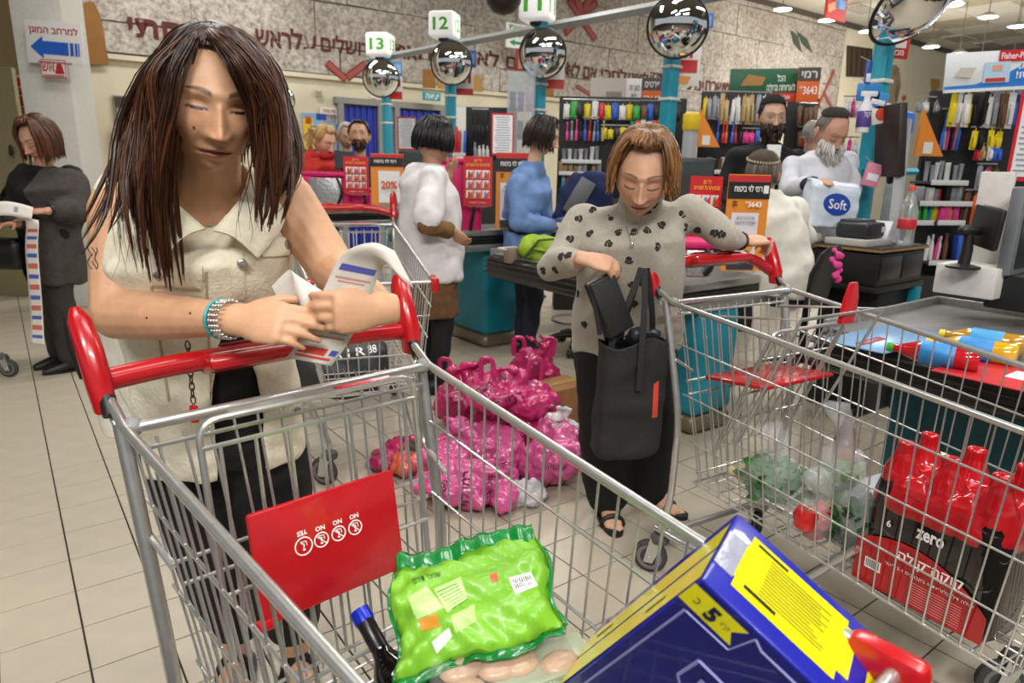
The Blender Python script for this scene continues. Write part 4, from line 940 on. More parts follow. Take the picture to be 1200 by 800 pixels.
    MB().tube([wc - wd * .014 + (ux * math.cos(t) + uy * math.sin(t)) * .032 for t in [k * math.pi / 12 for k in range(24)]], .003, 6, closed=True).build('bracelet', flat('#2f9aa0'), o)
    # hair
    r_ = random.Random(11); locks = []
    def guide(g): return [Q(*p) for p in g]
    GLo = guide([(232, 25, 1.24), (208, 36, 1.27), (192, 72, 1.29), (181, 132, 1.30), (163, 215, 1.20), (172, 308, 1.15)]); GLi = guide([(234, 28, 1.18), (226, 47, 1.115), (205, 84, 1.09), (199, 128, 1.09), (196, 215, 1.105), (206, 342, 1.125)])
    GRi = guide([(240, 28, 1.18), (252, 45, 1.12), (287, 80, 1.105), (306, 122, 1.13), (304, 192, 1.14), (310, 268, 1.14)]); GRo = guide([(244, 25, 1.25), (280, 36, 1.28), (312, 74, 1.30), (332, 140, 1.31), (344, 205, 1.26), (322, 256, 1.21)])
    GW = guide([(232, 29, 1.24), (180, 70, 1.27), (155, 150, 1.28), (125, 230, 1.21), (84, 308, 1.16)]); GW2 = guide([(234, 29, 1.2), (190, 70, 1.2), (170, 150, 1.24), (150, 240, 1.17), (118, 290, 1.13)])
    def cr(g, t):
        i = min(int(t * (len(g) - 1)), len(g) - 2); f = t * (len(g) - 1) - i; p0, p1, p2, p3 = g[max(i - 1, 0)], g[i], g[i + 1], g[min(i + 2, len(g) - 1)]
        return .5 * ((2 * p1) + (p2 - p0) * f + (2 * p0 - 5 * p1 + 4 * p2 - p3) * f * f + (3 * p1 - p0 - 3 * p2 + p3) * f ** 3)
    for A, B, nc, nl in ((GLo, GLi, 48, 22), (GRi, GRo, 46, 22), (GW, GW2, 7, 9)):
        for c_ in range(nc):
            u0 = (c_ + r_.random()) / nc; e = r_.uniform(.84, 1.04); J3 = V(r_.gauss(0, .006), r_.gauss(0, .014), r_.gauss(0, .006)); ph = r_.uniform(0, 6); bul = r_.uniform(-.2, 1); wv = r_.uniform(.004, .013)
            for k in range(nl):
                big = k < 2; uo = 0 if big else r_.gauss(0, .05); pts = []; lo = V(r_.gauss(0, .005), r_.gauss(0, .005), r_.gauss(0, .003)) * (0 if big else 1); ee = e * r_.uniform(.93, 1.0)
                for i in range(13):
                    t = min(1.0, ee * i / 12); u = min(1.05, max(-.05, u0 + uo * (1 - .75 * t))); p = cr(A, t) * (1 - u) + cr(B, t) * u; w_ = float(ss(.08, .55, t))
                    pts.append(p + J3 * w_ + lo * float(ss(0, .3, t)) * (1 - .8 * float(ss(.6, 1, t))) + V(wv * math.sin(ph + t * 7), wv * .6 * math.cos(ph + t * 6), 0) * w_ + V(0, -1, 0) * (.024 * math.sin(math.pi * min(1, max(0, u))) * w_ * bul))
                locks.append((pts, r_.uniform(.0055, .0075) if big else r_.uniform(.0010, .0024)))
    for k in range(26):                                             # fly-away strands
        g = GLo if k % 3 else GRi; off = V(r_.uniform(-.05, .01), r_.uniform(-.03, .03), r_.uniform(-.03, .02)); pts = [cr(g, .45 + .55 * i / 9) + off * (i / 9) + V(.01 * math.sin(i + k), 0, .006 * math.cos(i * 1.3 + k)) for i in range(10)]; locks.append((pts, .0011))
    h = lock_mesh('hair', locks, '#1d100a', '#66391d', o, 5, gloss=.33)
    hairdo(HM, h, '#1d100b', '#3a2114', 9, 260, 70, 39, .02, .14, .05, .0055, 0, 0, .1, 100, True, .98)
front_woman()

# ------------------------------------------------------------------ older woman in the paw print sweater
def ears(parts, HM, c, s=1.0):
    e = MB()
    for sg in (-1, 1): e.ell(HM @ V(sg * .079 * s, -.010 * s, -.004 * s), (.010 * s, .018 * s, .030 * s), HM.to_3x3())
    parts.append(skin_part(e, .006, c, 1))
def paw_woman():
    J = dict(hips=Q(733, 400, 2.45), waist=Q(735, 352, 2.40), chest=Q(743, 282, 2.34), neck=Q(750, 236, 2.28), sha=Q(691, 252, 2.40), shb=Q(797, 244, 2.30), ela=Q(648, 312, 2.30), wra=Q(681, 305, 2.12),
             elb=Q(846, 272, 2.30), wrb=Q(868, 283, 2.44), hipa=Q(706, 405, 2.46), hipb=Q(762, 402, 2.46), ana=V(.40, 2.56, .09), anb=V(.58, 2.64, .09))
    for s in 'ab': J['kn' + s] = lerp(J['hip' + s], J['an' + s], .5)
    W = dict(hips=(.185, .14), waist=(.185, .145), chest=(.165, .135), bust=.03); front = (-.25, -.95, 0); sk = '#c99a7c'
    HM = head_M(Q(754, 205, 2.15), (-.20, -.88, -.38), (.06, 0, 1)); parts = []
    mb = MB(); mb.cap(J['neck'] - V(0, 0, .04), .058, HM.translation + HM.to_3x3() @ V(0, -.01, -.05), .05)
    mb.cap(lerp(J['ela'], J['wra'], .7), .032, J['wra'], .026); mb.cap(lerp(J['elb'], J['wrb'], .7), .032, J['wrb'], .026)
    hand(mb, J['wra'] + V(0, -.02, .01), (.85, -.15, -.15), (.1, .5, -.85), 1, .98, (.5, .6, .65, .7), .02, .3, .025)
    hand(mb, J['wrb'], (.93, .25, .12), (.1, .2, -.95), -1, .95, (.75, .78, .8, .82), .02, .8, .025, tdir=(.75, -.3, .1))
    parts.append(head_arr(HM, sk, '#a5605a', '#5a3f2e', True, 1.08, 1.0, 1.15, .3)); ears(parts, HM, sk, 1.05)
    for q in ('ana', 'anb'): foot_mb(mb, J[q], V(.12, -1, 0) if q == 'ana' else V(.8, -.6, 0), .9)
    for s in 'ab': leg_mb(mb, J['hip' + s], J['kn' + s], J['an' + s], (.07, .05, .036)); arm_mb(mb, J['sh' + s], J['el' + s], J['wr' + s], (.045, .036, .033, .025), upto=.95)
    mb.loft([(J['hips'], V(.12, 0, 0), V(0, -.09, 0)), (J['chest'], V(.13, -.03, 0), V(0, -.08, 0)), (J['neck'] - V(0, 0, .03), V(.05, 0, 0), V(0, -.05, 0))], 16)
    parts.append(skin_part(mb, .0058, sk, 2))
    o = join_body('person', parts, SKIN, 'short-haired older woman in a grey paw print sweater holding a black wallet', 'person', (.49, 2.55, 0))
    mb = MB(); mb.loft([(J['hips'] - V(0, 0, .08), V(.18, 0, 0), V(0, -.13, 0)), (J['waist'], V(.175, 0, 0), V(0, -.13, 0))], 24)
    for s in 'ab': leg_mb(mb, J['hip' + s] - V(0, 0, .04), J['kn' + s], J['an' + s] + V(0, 0, .0), (.11, .095, .07), 0, .022)
    cloth(mb, 'trousers', mat('black_flannel', '#0d0b0c', .9, var=.2, bump=.2), o, .015, 5, .006, 26, 4)
    for s, d in (('a', V(.12, -1, 0)), ('b', V(.8, -.6, 0))): sandal(o, J['an' + s], d, .95)
    knit = mat('grey_knit', '#a9a294', .9, var=.06, scale=80, bump=.25, bscale=200, sheen=.2)
    mb = torso_mb(J, W, front, .012, hem=.02); mb.cap(J['neck'] - V(0, 0, .03), .068, HM.translation + HM.to_3x3() @ V(0, -.015, -.075), .058)
    arm_mb(mb, J['sha'], J['ela'], J['wra'], (.066, .055, .050, .038), upto=.86); arm_mb(mb, J['shb'], J['elb'], J['wrb'], (.064, .052, .046, .036), upto=.86)
    sw = cloth(mb, 'sweater', knit, o, .010, 4, .009, 34, 8)
    for k, f in enumerate((.2, .5, .8)):
        c = lerp(J['neck'] - V(0, 0, .02), HM.translation + HM.to_3x3() @ V(0, -.015, -.075), f); z = (HM.translation - J['neck']).normalized(); x = z.orthogonal().normalized()
        MB().tube([c + (x * math.cos(t) + z.cross(x) * math.sin(t)) * (.066 - .006 * f) for t in [i * math.pi / 12 for i in range(24)]], .007, 8, closed=True).build('collar_fold', knit, sw)
    bv = bvh_of(sw); pm = None; ink = mat('paw_ink', '#2c2a27', .9); r = random.Random(4)
    pmb = MB().lathe([(.001, .0016), (.0085, .0012), (.0095, -.003)], 10, Matrix.Diagonal((1.15, .9, 1, 1)))
    for a in (-.75, -.26, .26, .75): pmb.lathe([(.001, .0016), (.0032, .0012), (.004, -.003)], 8, Matrix.Translation((.0145 * math.sin(a), .0145 * math.cos(a), 0)) @ Matrix.Diagonal((1, 1.4, 1, 1)))
    pme = pmb.mesh('paw_print', 60); pme.materials.append(ink)
    for px, py in ((693, 247), (676, 256), (716, 256), (693, 272), (666, 279), (725, 274), (743, 270), (769, 238), (777, 262), (757, 271), (715, 286), (667, 297), (652, 318), (637, 319), (674, 330), (722, 315), (737, 303), (742, 332), (677, 342), (686, 379), (712, 378), (770, 291), (722, 345), (745, 355), (803, 264), (818, 268), (835, 272), (848, 275), (755, 330), (760, 250), (700, 300), (734, 372), (798, 250), (656, 300)):
        h, n = cast(bv, px, py)
        if h is None: continue
        n = n if n.dot(h - CC) < 0 else -n; x = n.orthogonal(); a = r.uniform(0, 6); M = frame(h + n * .001, x, n.cross(x)) @ rotz(a)
        p = link('paw_print', pme, None, sw); p.matrix_parent_inverse = Matrix(); p.matrix_local = M
    # necklace
    hp = []
    for px, py in ((731, 243), (733, 262), (738, 278), (741, 287), (744, 278), (752, 262), (757, 245)):
        h, n = cast(bv, px, py)
        if h is not None: hp.append(h - ray(px, py).normalized() * .004)
    MB().tube(hp, .0012, 5).build('necklace', steel, o); MB().ell(hp[3], (.006, .004, .010)).build('pendant', steel, o)
    # watch strap at the left wrist
    wd = (J['wrb'] - J['elb']).normalized(); ux = wd.orthogonal().normalized(); uy = wd.cross(ux)
    MB().tube([J['wrb'] - wd * .012 + (ux * math.cos(t) + uy * math.sin(t)) * .031 for t in [k * math.pi / 10 for k in range(20)]], .004, 6, closed=True).build('bracelet', blackp, o)
    hairdo(HM, o, '#54351d', '#a87644', 21, 700, 52, 39, .03, .05, .24, .0052, .45, .1, .5, 92, True, 1.08)
    return J
PJ = paw_woman()

# ------------------------------------------------------------------ other shoppers and staff
def person(label, J, W, front, HM, sk, top, bottom=None, hs=1.0, sleeves=(1.0, 1.0), arms=True, lid=.5, vox=.013, topname='shirt', shoes=None, hands=None, brow='#2a1a12', lips='#a8685c', stub=None, legw=0.0, amp=.010, hem=.05, armr=(.058, .048, .044, .03), pad=.01, base=None, wide=1.0, plump=0.0, skirt=None):
    parts = []; mb = MB(); mb.cap(J['neck'] - V(0, 0, .04), .056, HM.translation + HM.to_3x3() @ V(0, -.012, -.05), .049)
    for i, s in enumerate('ab'):
        if 'el' + s in J:
            arm_mb(mb, J['sh' + s], J['el' + s], J['wr' + s], tuple(x * .86 for x in armr), upto=.95)
            hd = (hands or {}).get(s); d = (J['wr' + s] - J['el' + s]).normalized() if not hd else Vector(hd[0]); n = V(0, .3, -1) if not hd else Vector(hd[1]); cu = (.35,) * 4 if not hd or len(hd) < 4 else hd[3]
            hand(mb, J['wr' + s], d, n, (1 if s == 'a' else -1) if not hd or len(hd) < 3 else hd[2], .95, cu, .02, .4, .025)
    parts.append(skin_part(mb, .0075, sk, 2)); parts.append(head_arr(HM, sk, lips, brow, False, hs, lid, 1.05, plump, wide, stubble=stub)); ears(parts, HM, sk, hs)
    b = base if base is not None else ((J['ana'] + J['anb']) / 2 if 'ana' in J else J['hips']); b = V(b[0], b[1], 0 if 'ana' in J else b[2])
    o = join_body('person', parts, SKIN, label, 'person', b)
    if bottom is not None and 'ana' in J:
        mb = MB(); lt = (J['hipb'] - J['hipa']).normalized(); fr_ = Vector(front).normalized()
        mb.loft([(J['hips'] - V(0, 0, .09), lt * W['hips'][0] * .96, fr_ * W['hips'][1] * .95), (J['hips'] + V(0, 0, .03), lt * W['hips'][0], fr_ * W['hips'][1]), (J['waist'], lt * W['waist'][0] * .97, fr_ * W['waist'][1] * .95)], 22)
        for s in 'ab': leg_mb(mb, J['hip' + s] - V(0, 0, .03), J['kn' + s], J['an' + s] + V(0, 0, .02), (.095, .07, .05), 0, legw)
        cloth(mb, 'trousers', bottom, o, vox * 1.1, 4, amp, 28, 3)
        for s in 'ab': shoe(o, J['an' + s], Vector(front) + V(.15 if s == 'a' else -.15, 0, 0), shoes or blackp, .95)
    if skirt is not None:
        lt = (J['hipb'] - J['hipa']).normalized(); fr_ = Vector(front).normalized(); mb = MB(); mb.loft([(J['hips'] + V(0, 0, -.32), lt * .20, fr_ * .17), (J['hips'] + V(0, 0, -.1), lt * .19, fr_ * .16), (J['waist'], lt * .15, fr_ * .13)], 24); cloth(mb, 'skirt', skirt, o, vox, 3, .004, 60, 6)
    mb = torso_mb(J, W, front, pad, hem=hem)
    for i, s in enumerate('ab'):
        if 'el' + s in J and sleeves[i] > 0:
            if sleeves[i] <= .5: mb.cap(J['sh' + s], armr[0] + pad, lerp(J['sh' + s], J['el' + s], sleeves[i] * 2), armr[1] + pad * 1.6)
            else: arm_mb(mb, J['sh' + s], J['el' + s], J['wr' + s], armr, pad, upto=sleeves[i] * .9)
    c = cloth(mb, topname, top, o, vox, 4, amp, 40, 5)
    return o, c
def stance(px, Y, pyhip, feet_gap=.2, front=(0, -1, 0), hipw=.10):
    h = Q(px, pyhip, Y); lt = V(-front[1], front[0], 0).normalized(); J = dict(hips=h, hipa=h - lt * hipw * .9, hipb=h + lt * hipw * .9)
    if lt.x < 0: J['hipa'], J['hipb'] = J['hipb'], J['hipa']; lt = -lt
    for s, g in (('a', -1), ('b', 1)): J['an' + s] = V(h.x, h.y, .08) + lt * (g * feet_gap / 2); J['kn' + s] = lerp(J['hip' + s], J['an' + s], .5) + Vector(front) * .03
    return J
# woman at the far left reading a long receipt
def left_woman():
    Y = 4.45; f = (-.62, -.78, 0); J = stance(62, Y, 292, .2, f)
    J.update(waist=Q(58, 262, Y), chest=Q(55, 222, Y - .02), neck=Q(50, 195, Y - .05), sha=Q(28, 205, Y - .08), shb=Q(84, 205, Y + .05), ela=Q(14, 250, Y - .1), wra=Q(20, 262, Y - .28), elb=Q(93, 247, Y - .05), wrb=Q(55, 247, Y - .25))
    HM = head_M(Q(45, 164, Y - .08), (-.22, -.90, -.42)); W = dict(hips=(.18, .14), waist=(.165, .135), chest=(.16, .13), bust=.03)
    cg = mat('charcoal_knit', '#45403b', .95, var=.15, bump=.3, bscale=60)
    o, c = person('woman in a charcoal cardigan at the far left reading a long receipt strip', J, W, f, HM, '#c8957a', mat('black_tee', '#0f0e10', .9), mat('dark_grey_trousers', '#35302c', .9, var=.15), 1.08, (.4, .4), lid=1.0, topname='black_top', legw=.03,
                   hands={'a': ((-.3, -.8, 0), (.3, .2, -.9), 1, (.3,) * 4), 'b': ((-1, -.35, -.05), (0, .3, -.9), -1, (.3, .35, .4, .4))}, plump=.3)
    # open cardigan
    mb = torso_mb(J, W, f, .026, hem=.22)
    for s, u in (('a', .8), ('b', .62)): arm_mb(mb, J['sh' + s], J['el' + s], J['wr' + s], (.075, .068, .06, .045), .012, upto=u)
    fv = Vector(f).normalized(); lt = V(-fv.y, fv.x, 0)
    cloth(mb, 'cardigan', cg, o, .016, 4, .009, 30, 9, cut=lambda p: (p - J['chest']).dot(fv) > .02 and abs((p - J['chest']).dot(lt)) < .10 and V(p.x - J['chest'].x, p.y - J['chest'].y, 0).length < .26)
    hairdo(HM, o, '#3f2416', '#6e4228', 31, 320, 52, 36, .10, .13, .30, .010, .15, .1, .2, 95, True, 1.08)
    wd = (J['wrb'] - J['elb']).normalized(); ux = wd.orthogonal().normalized(); uy = wd.cross(ux)
    MB().tube([J['wrb'] - wd * .02 + (ux * math.cos(t) + uy * math.sin(t)) * .032 for t in [k * math.pi / 8 for k in range(16)]], .009, 6, closed=True).build('watch', blackp, o)
    MB().tube([J['wrb'] - wd * .05 + (ux * math.cos(t) + uy * math.sin(t)) * .034 for t in [k * math.pi / 8 for k in range(16)]], .005, 6, closed=True).build('bracelet', mat('bone_beads', '#c9bda6', .5), o)
    b = wthing('handbag', 'black leather handbag hanging at the charcoal cardigan woman\'s side', 'bag', Q(4, 318, Y - .12))
    bc = Q(4, 297, Y - .12); MB().rbox(bc, (.3, .16, .2), .05, None, 4).build('body', mat('black_leather', '#121112', .35, bump=.2), b); MB().tube(arc_poly([bc + V(-.1, 0, .09), bc + V(0, .03, .35), J['shb'] * .3 + J['sha'] * .7 + V(0, 0, .06)], .1), .010, 8).build('strap', mat('black_leather', '#121112', .35), b)
left_woman()
# shopper in a white short-sleeved shirt, seen from behind
def white_shirt_woman():
    Y = 4.15; f = (.82, .57, 0); J = stance(504, Y, 308, .2, f)
    J.update(waist=Q(503, 270, Y), chest=Q(500, 226, Y), neck=Q(506, 192, Y), sha=Q(488, 206, Y + .15), shb=Q(508, 209, Y - .15), elb=Q(500, 264, Y - .30), wrb=Q(532, 271, Y - .20), ela=Q(510, 250, Y + .25), wra=Q(527, 203, Y + .2))
    HM = head_M(Q(509, 166, Y), (.85, .50, -.15)); W = dict(hips=(.18, .175), waist=(.17, .165), chest=(.165, .150), bust=.02)
    ws = mat('white_cotton', '#dedcdb', .85, var=.05, bump=.15, bscale=40)
    o, c = person('black-haired shopper seen from behind in a white short-sleeved shirt', J, W, f, HM, '#b98a6c', ws, mat('black_leggings', '#131216', .85), 1.12, (.42, .42), lid=.6, pad=.022, amp=.009, hem=.10, skirt=mat('brown_rib_skirt', '#6f4f30', .9, var=.2, scale=8, aniso=(40, 40, 1)), hands={'b': ((.6, .2, -.6), (.5, .5, -.3), -1, (.5,) * 4), 'a': ((.4, .2, .8), (-.3, .2, .2), 1, (.6,) * 4)})
    rib = mat('brown_rib_knit', '#7a5a34', .9, var=.15, bump=.3, bscale=80)
    for s in 'ab':
        mb = MB(); mb.cap(lerp(J['sh' + s], J['el' + s], .75), .052, J['el' + s], .056); mb.cap(J['el' + s], .056, lerp(J['el' + s], J['wr' + s], .72), .046); mb.cap(lerp(J['el' + s], J['wr' + s], .6), .05, lerp(J['el' + s], J['wr' + s], .72), .052)
        cloth(mb, 'under_sleeve', rib, o, .011, 3, .005, 60, 4)
    hairdo(HM, o, '#0c0b0c', '#201c1e', 41, 420, 48, 44, .02, .015, .22, .006, -.5, .0, .35, 102, True, 1.10, gloss=.28)
    t = wthing('cloth', 'white cloth held low behind her back by the white-shirted shopper', 'cloth', Q(519, 318, Y - .1)); mb = MB(); p = Q(519, 300, Y - .12)
    def fn(u, v): return p + V((u - .5) * (.07 + .03 * v) + .01 * math.sin(v * 4), -.012 * math.sin(u * 9 + v * 3), .09 - v * .2 + .015 * math.sin(u * 5))
    mb.grid(fn, 14, 14); c2 = mb.build('fabric', ws, t, ang=80); sd = c2.modifiers.new('thickness', 'SOLIDIFY'); sd.thickness = .004
    mb = MB(); mb.tube([fn(u / 10, 1) for u in range(11)], .0035, 6).build('hem', ws, t)
white_shirt_woman()
# woman in the blue sweater, in profile
def blue_woman():
    Y = 5.02; f = (.93, .35, 0); J = stance(618, Y, 290, .16, f)
    J.update(waist=Q(616, 262, Y), chest=Q(617, 222, Y), neck=Q(624, 188, Y), sha=Q(606, 208, Y - .12), shb=Q(630, 205, Y + .16), ela=Q(607, 262, Y - .2), wra=Q(650, 263, Y - .12), elb=Q(640, 255, Y + .24), wrb=Q(660, 262, Y + .18))
    HM = head_M(Q(636, 160, Y), (.95, -.12, -.28)); W = dict(hips=(.17, .14), waist=(.155, .13), chest=(.165, .135), bust=.02)
    o, c = person('dark-haired woman in a denim blue sweater standing in profile at the conveyor', J, W, f, HM, '#d3ab90', mat('denim_blue_knit', '#6c8cbd', .9, var=.14, scale=14, bump=.25, bscale=50), mat('navy_jeans', '#161a2c', .85), 1.1, (1, 1), lid=.7, topname='sweater', pad=.018, amp=.009, hem=.1,
                   hands={'a': ((1, .1, -.05), (0, .2, -1), -1, (.25,) * 4), 'b': ((1, .1, -.05), (0, .2, -1), 1, (.25,) * 4)})
    hairdo(HM, o, '#17110e', '#33251d', 51, 360, 50, 40, .08, .10, .24, .0065, .25, .0, .35, 95, True, 1.1)
blue_woman()
# cashier in red with a blonde ponytail
def red_cashier():
    Y = 6.3; J = dict(hips=Q(372, 225, Y), waist=Q(374, 212, Y), chest=Q(374, 195, Y), neck=Q(376, 180, Y), sha=Q(360, 187, Y - .08), shb=Q(389, 187, Y + .1), ela=Q(357, 205, Y - .15), wra=Q(372, 212, Y - .3), elb=Q(392, 208, Y - .02), wrb=Q(395, 216, Y - .2), hipa=Q(365, 225, Y), hipb=Q(380, 225, Y))
    f = (.6, -.8, 0); HM = head_M(Q(380, 166, Y - .03), (.78, -.55, -.38)); W = dict(hips=(.17, .13), waist=(.155, .12), chest=(.165, .13), bust=.02)
    red = mat('red_hoodie', '#b7281e', .85, var=.1, bump=.2)
    o, c = person('blonde ponytailed cashier in a red sleeveless hooded top', J, W, f, HM, '#cf9f82', red, None, 1.15, (.38, .38), lid=1.0, topname='hooded_top', vox=.018)
    mb = MB()
    for t in range(14): a = math.radians(-150 + 300 * t / 13 + 90); mb.ell(J['neck'] + V(.10 * math.cos(a), .09 * math.sin(a), .0 + .02 * math.sin(a)), (.04, .04, .035))
    cloth(mb, 'hood', red, o, .016, 3, .005)
    h = hairdo(HM, o, '#a87a42', '#e0bd7c', 61, 160, 55, 42, .0, .0, .10, .008, 0, 0, .1, 80, True, 1.15, gloss=.4)
    b = HM @ V(0, -.10, .05); lk = []; r = random.Random(2)
    for k in range(40): lk.append(([b + V(r.gauss(0, .008), r.gauss(0, .008), 0), b + V(-.05 + r.gauss(0, .012), .03, .03), b + V(-.09 + r.gauss(0, .018), .05, -.04), b + V(-.10 + r.gauss(0, .02), .05, -.15 + r.gauss(0, .02))], .010))
    lock_mesh('ponytail', lk, '#a87a42', '#e6c88a', h, 4)
red_cashier()
def bust(label, px, py, Y, f, face, sk, top, hair, hs=1.1, w_=.19, beard_=None, lid=.4, topname='jacket', vox=.018, drop=55, extra=None):
    k = Y / 825; c = Q(px, py, Y); J = dict(neck=c + V(0, .02, -.145 * hs), chest=c + V(0, .03, -.40), waist=c + V(0, .03, -.60), hips=c + V(0, .03, -.78))
    f = Vector(f).normalized(); lt = V(-f.y, f.x, 0)
    if lt.x < 0: lt = -lt
    J['sha'] = J['neck'] - lt * w_ + V(0, 0, -.055); J['shb'] = J['neck'] + lt * w_ + V(0, 0, -.055); J['hipa'] = J['hips'] - lt * .1; J['hipb'] = J['hips'] + lt * .1
    for s, g in (('a', -1), ('b', 1)): J['el' + s] = J['sh' + s] + lt * (g * .06) + V(0, .02, -.28); J['wr' + s] = J['el' + s] + f * .2 - lt * (g * .05) + V(0, 0, -.06)
    if extra: J.update(extra(J, f, lt))
    HM = head_M(c, face); W = dict(hips=(.17, .13), waist=(.165, .13), chest=(.175, .135), bust=.01)
    o, cl = person(label, J, W, f, HM, sk, top, None, hs, (1, 1), lid=lid, topname=topname, vox=vox, brow=hair[0])
    return o, cl, HM, J, f, lt
def suit_front(o, J, f, lt, shirt, n='shirt_front'):
    bvv = None; a = J['neck'] + f * .085 + V(0, 0, -.02); b = J['chest'] + f * .165
    MB().prism([(-.045, .0), (.045, .0), (.03, -.14), (.0, -.30), (-.03, -.14)], .02, frame(a + f * .028, lt, (V(0, 0, 1) - f * .25))).build(n, shirt, o)
wht = mat('white_shirt', '#dfdedb', .8, var=.05, bump=.1, bscale=30); navy = mat('navy_suit', '#1d2436', .8, var=.12); blackw = mat('black_wool', '#141316', .9, var=.15, bump=.15)
o, cl, HM, J, f, lt = bust('bearded man in a navy suit jacket and white shirt leaning his head', 421, 160, 6.85, (.15, -1, 0), (.12, -.95, .12), '#c79a7c', navy, ('#17100c',), 1.24)
suit_front(o, J, f, lt, wht); hairdo(HM, o, '#120d0a', '#2a1d14', 71, 150, 62, 40, 0, 0, .12, .007, 0, 0, .1, 80, True, 1.21); beard(HM, o, '#15100c', '#2b2018', .035, 120, 5, -.3, .006, True, 1.24)
o, cl, HM, J, f, lt = bust('white-haired man in black standing behind the navy suited man', 406, 160, 7.2, (.3, -1, 0), (.45, -.8, -.25), '#c39a80', blackw, ('#8d8a86',), 1.12, topname='sweater')
hairdo(HM, o, '#a9a6a2', '#dcdad6', 72, 120, 66, 34, 0, 0, .07, .007, 0, 0, .1, 88, True, 1.12)
o, cl, HM, J, f, lt = bust('dark-haired man under the wall mirror, half hidden by the front woman\'s hair', 326, 146, 7.2, (.5, -.8, 0), (.75, -.5, -.3), '#a87a5c', mat('dark_polo', '#1a1b1f', .85), ('#17100c',), 1.12, topname='polo_shirt')
hairdo(HM, o, '#110d0b', '#241a14', 73, 140, 60, 36, 0, 0, .08, .007, 0, 0, .1, 84, True, 1.12); beard(HM, o, '#17110e', '#2a1e17', .015, 90, 6, -.3, .005, True, 1.12)
o, cl, HM, J, f, lt = bust('dark-haired person seated low behind the cashier in red', 345, 178, 8.2, (.1, 1, 0), (.1, 1, -.1), '#a87a5c', mat('grey_top', '#4a4c52', .85), ('#17100c',), 1.0, topname='top')
hairdo(HM, o, '#23201f', '#4a4542', 74, 140, 40, 46, .04, .04, .2, .009, 0, 0, .12, 95, True, 1.0)
o, cl, HM, J, f, lt = bust('bearded man in a black coat and skullcap standing behind the seated cashier', 904, 138, 4.7, (.0, -1, 0), (-.02, -.98, -.12), '#c29a82', blackw, ('#1a110c',), 1.08, w_=.20, topname='coat', vox=.014)
suit_front(o, J, f, lt, wht); hairdo(HM, o, '#130e0b', '#2a1f18', 75, 190, 66, 28, .0, .0, .05, .006, 0, 0, .1, 84, True, 1.05); beard(HM, o, '#17100c', '#3a2a20', .10, 260, 7, -.25, .007, True, 1.08)
MB().lathe([(.001, .062), (.04, .055), (.066, .034), (.080, .005), (.082, -.006), (.076, -.004)], 24, Matrix.Translation(HM @ V(0, -.012, .085)) @ Matrix.Rotation(-.12, 4, 'X') @ Matrix.Diagonal((1, 1.15, 1, 1))).build('skullcap', mat('black_velvet', '#101012', .95), o)
def white_beard_man():
    Y = 4.45; f = (-.35, -.93, 0)
    ex = lambda J, f_, lt: dict(ela=Q(925, 222, Y - .1), wra=Q(955, 214, Y - .36), elb=Q(998, 225, Y - .05), wrb=Q(985, 232, Y - .25), sha=Q(928, 190, Y - .02), shb=Q(992, 185, Y + .06), neck=Q(962, 176, Y), chest=Q(960, 212, Y), waist=Q(960, 250, Y), hips=Q(960, 285, Y))
    o, cl, HM, J, f_, lt = bust('white-bearded man in a white shirt handling a pack of toilet paper', 973, 155, Y - .06, f, (.22, -.80, -.50), '#bf8f78', mat('pale_shirt', '#c9cbd2', .8, var=.05, bump=.15, bscale=30), ('#6e665f',), 1.14, topname='shirt', vox=.012, lid=1.0, extra=ex)
    hairdo(HM, o, '#57504a', '#8d857c', 81, 190, 72, 20, 0, 0, .03, .005, 0, 0, .1, 84, True, 1.10); beard(HM, o, '#b9b4ad', '#e2dfda', .12, 320, 8, -.22, .008, True, 1.14)
    MB().lathe([(.001, .03), (.04, .025), (.066, .008), (.074, -.012), (.066, -.01)], 24, Matrix.Translation(HM @ V(0, -.035, .112)) @ Matrix.Rotation(.2, 4, 'X') @ Matrix.Scale(1.15, 4)).build('skullcap', mat('dark_cap', '#26221f', .95), o)
    for s in 'a': MB().cap(lerp(J['ela'], J['wra'], .72), .044, lerp(J['ela'], J['wra'], .92), .042).build('cuff', mat('navy_cuff', '#1c2238', .8), cl)
    return J
WJ = white_beard_man()
def kippah_cashier():
    Y = 3.75; f = (.45, .89, 0)
    ex = lambda J, f_, lt: dict(sha=Q(872, 243, Y - .05), shb=Q(930, 240, Y + .05), neck=Q(898, 222, Y), chest=Q(905, 262, Y), waist=Q(912, 300, Y), hips=Q(915, 335, Y), elb=Q(940, 275, Y + .15), wrb=Q(955, 280, Y + .35), ela=Q(880, 290, Y + .1), wra=Q(910, 300, Y + .3))
    o, cl, HM, J, f_, lt = bust('seated cashier in a white shirt and patterned kippah, seen from behind', 894, 205, Y, f, (.55, .8, -.1), '#b5886c', mat('cream_shirt', '#e4e1d6', .8, var=.05, bump=.15, bscale=30), ('#4a443e',), 1.05, topname='shirt', vox=.012, extra=ex)
    hairdo(HM, o, '#4d4741', '#857c72', 82, 160, 60, 34, 0, 0, .05, .006, 0, 0, .1, 104, True, 1.04)
    KM = Matrix.Translation(HM @ V(0, -.035, .080)) @ Matrix.Rotation(.22, 4, 'X')
    k = MB().lathe([(.001, .048), (.03, .044), (.056, .030), (.076, .006), (.080, -.016), (.074, -.016)], 28, KM).build('kippah', mat('brown_crochet', '#4f4438', .95, var=.2, bump=.4, bscale=200), o)
    for i in range(34):
        t = i * 2 * math.pi / 34; MB().rbox(KM @ V(.0805 * math.cos(t), .0805 * math.sin(t), -.006), (.009, .009, .012), .003, Matrix.Rotation(t, 3, 'Z')).build('border_stitch', mat('cream_crochet', '#b9aa8c', .95), k)
kippah_cashier()
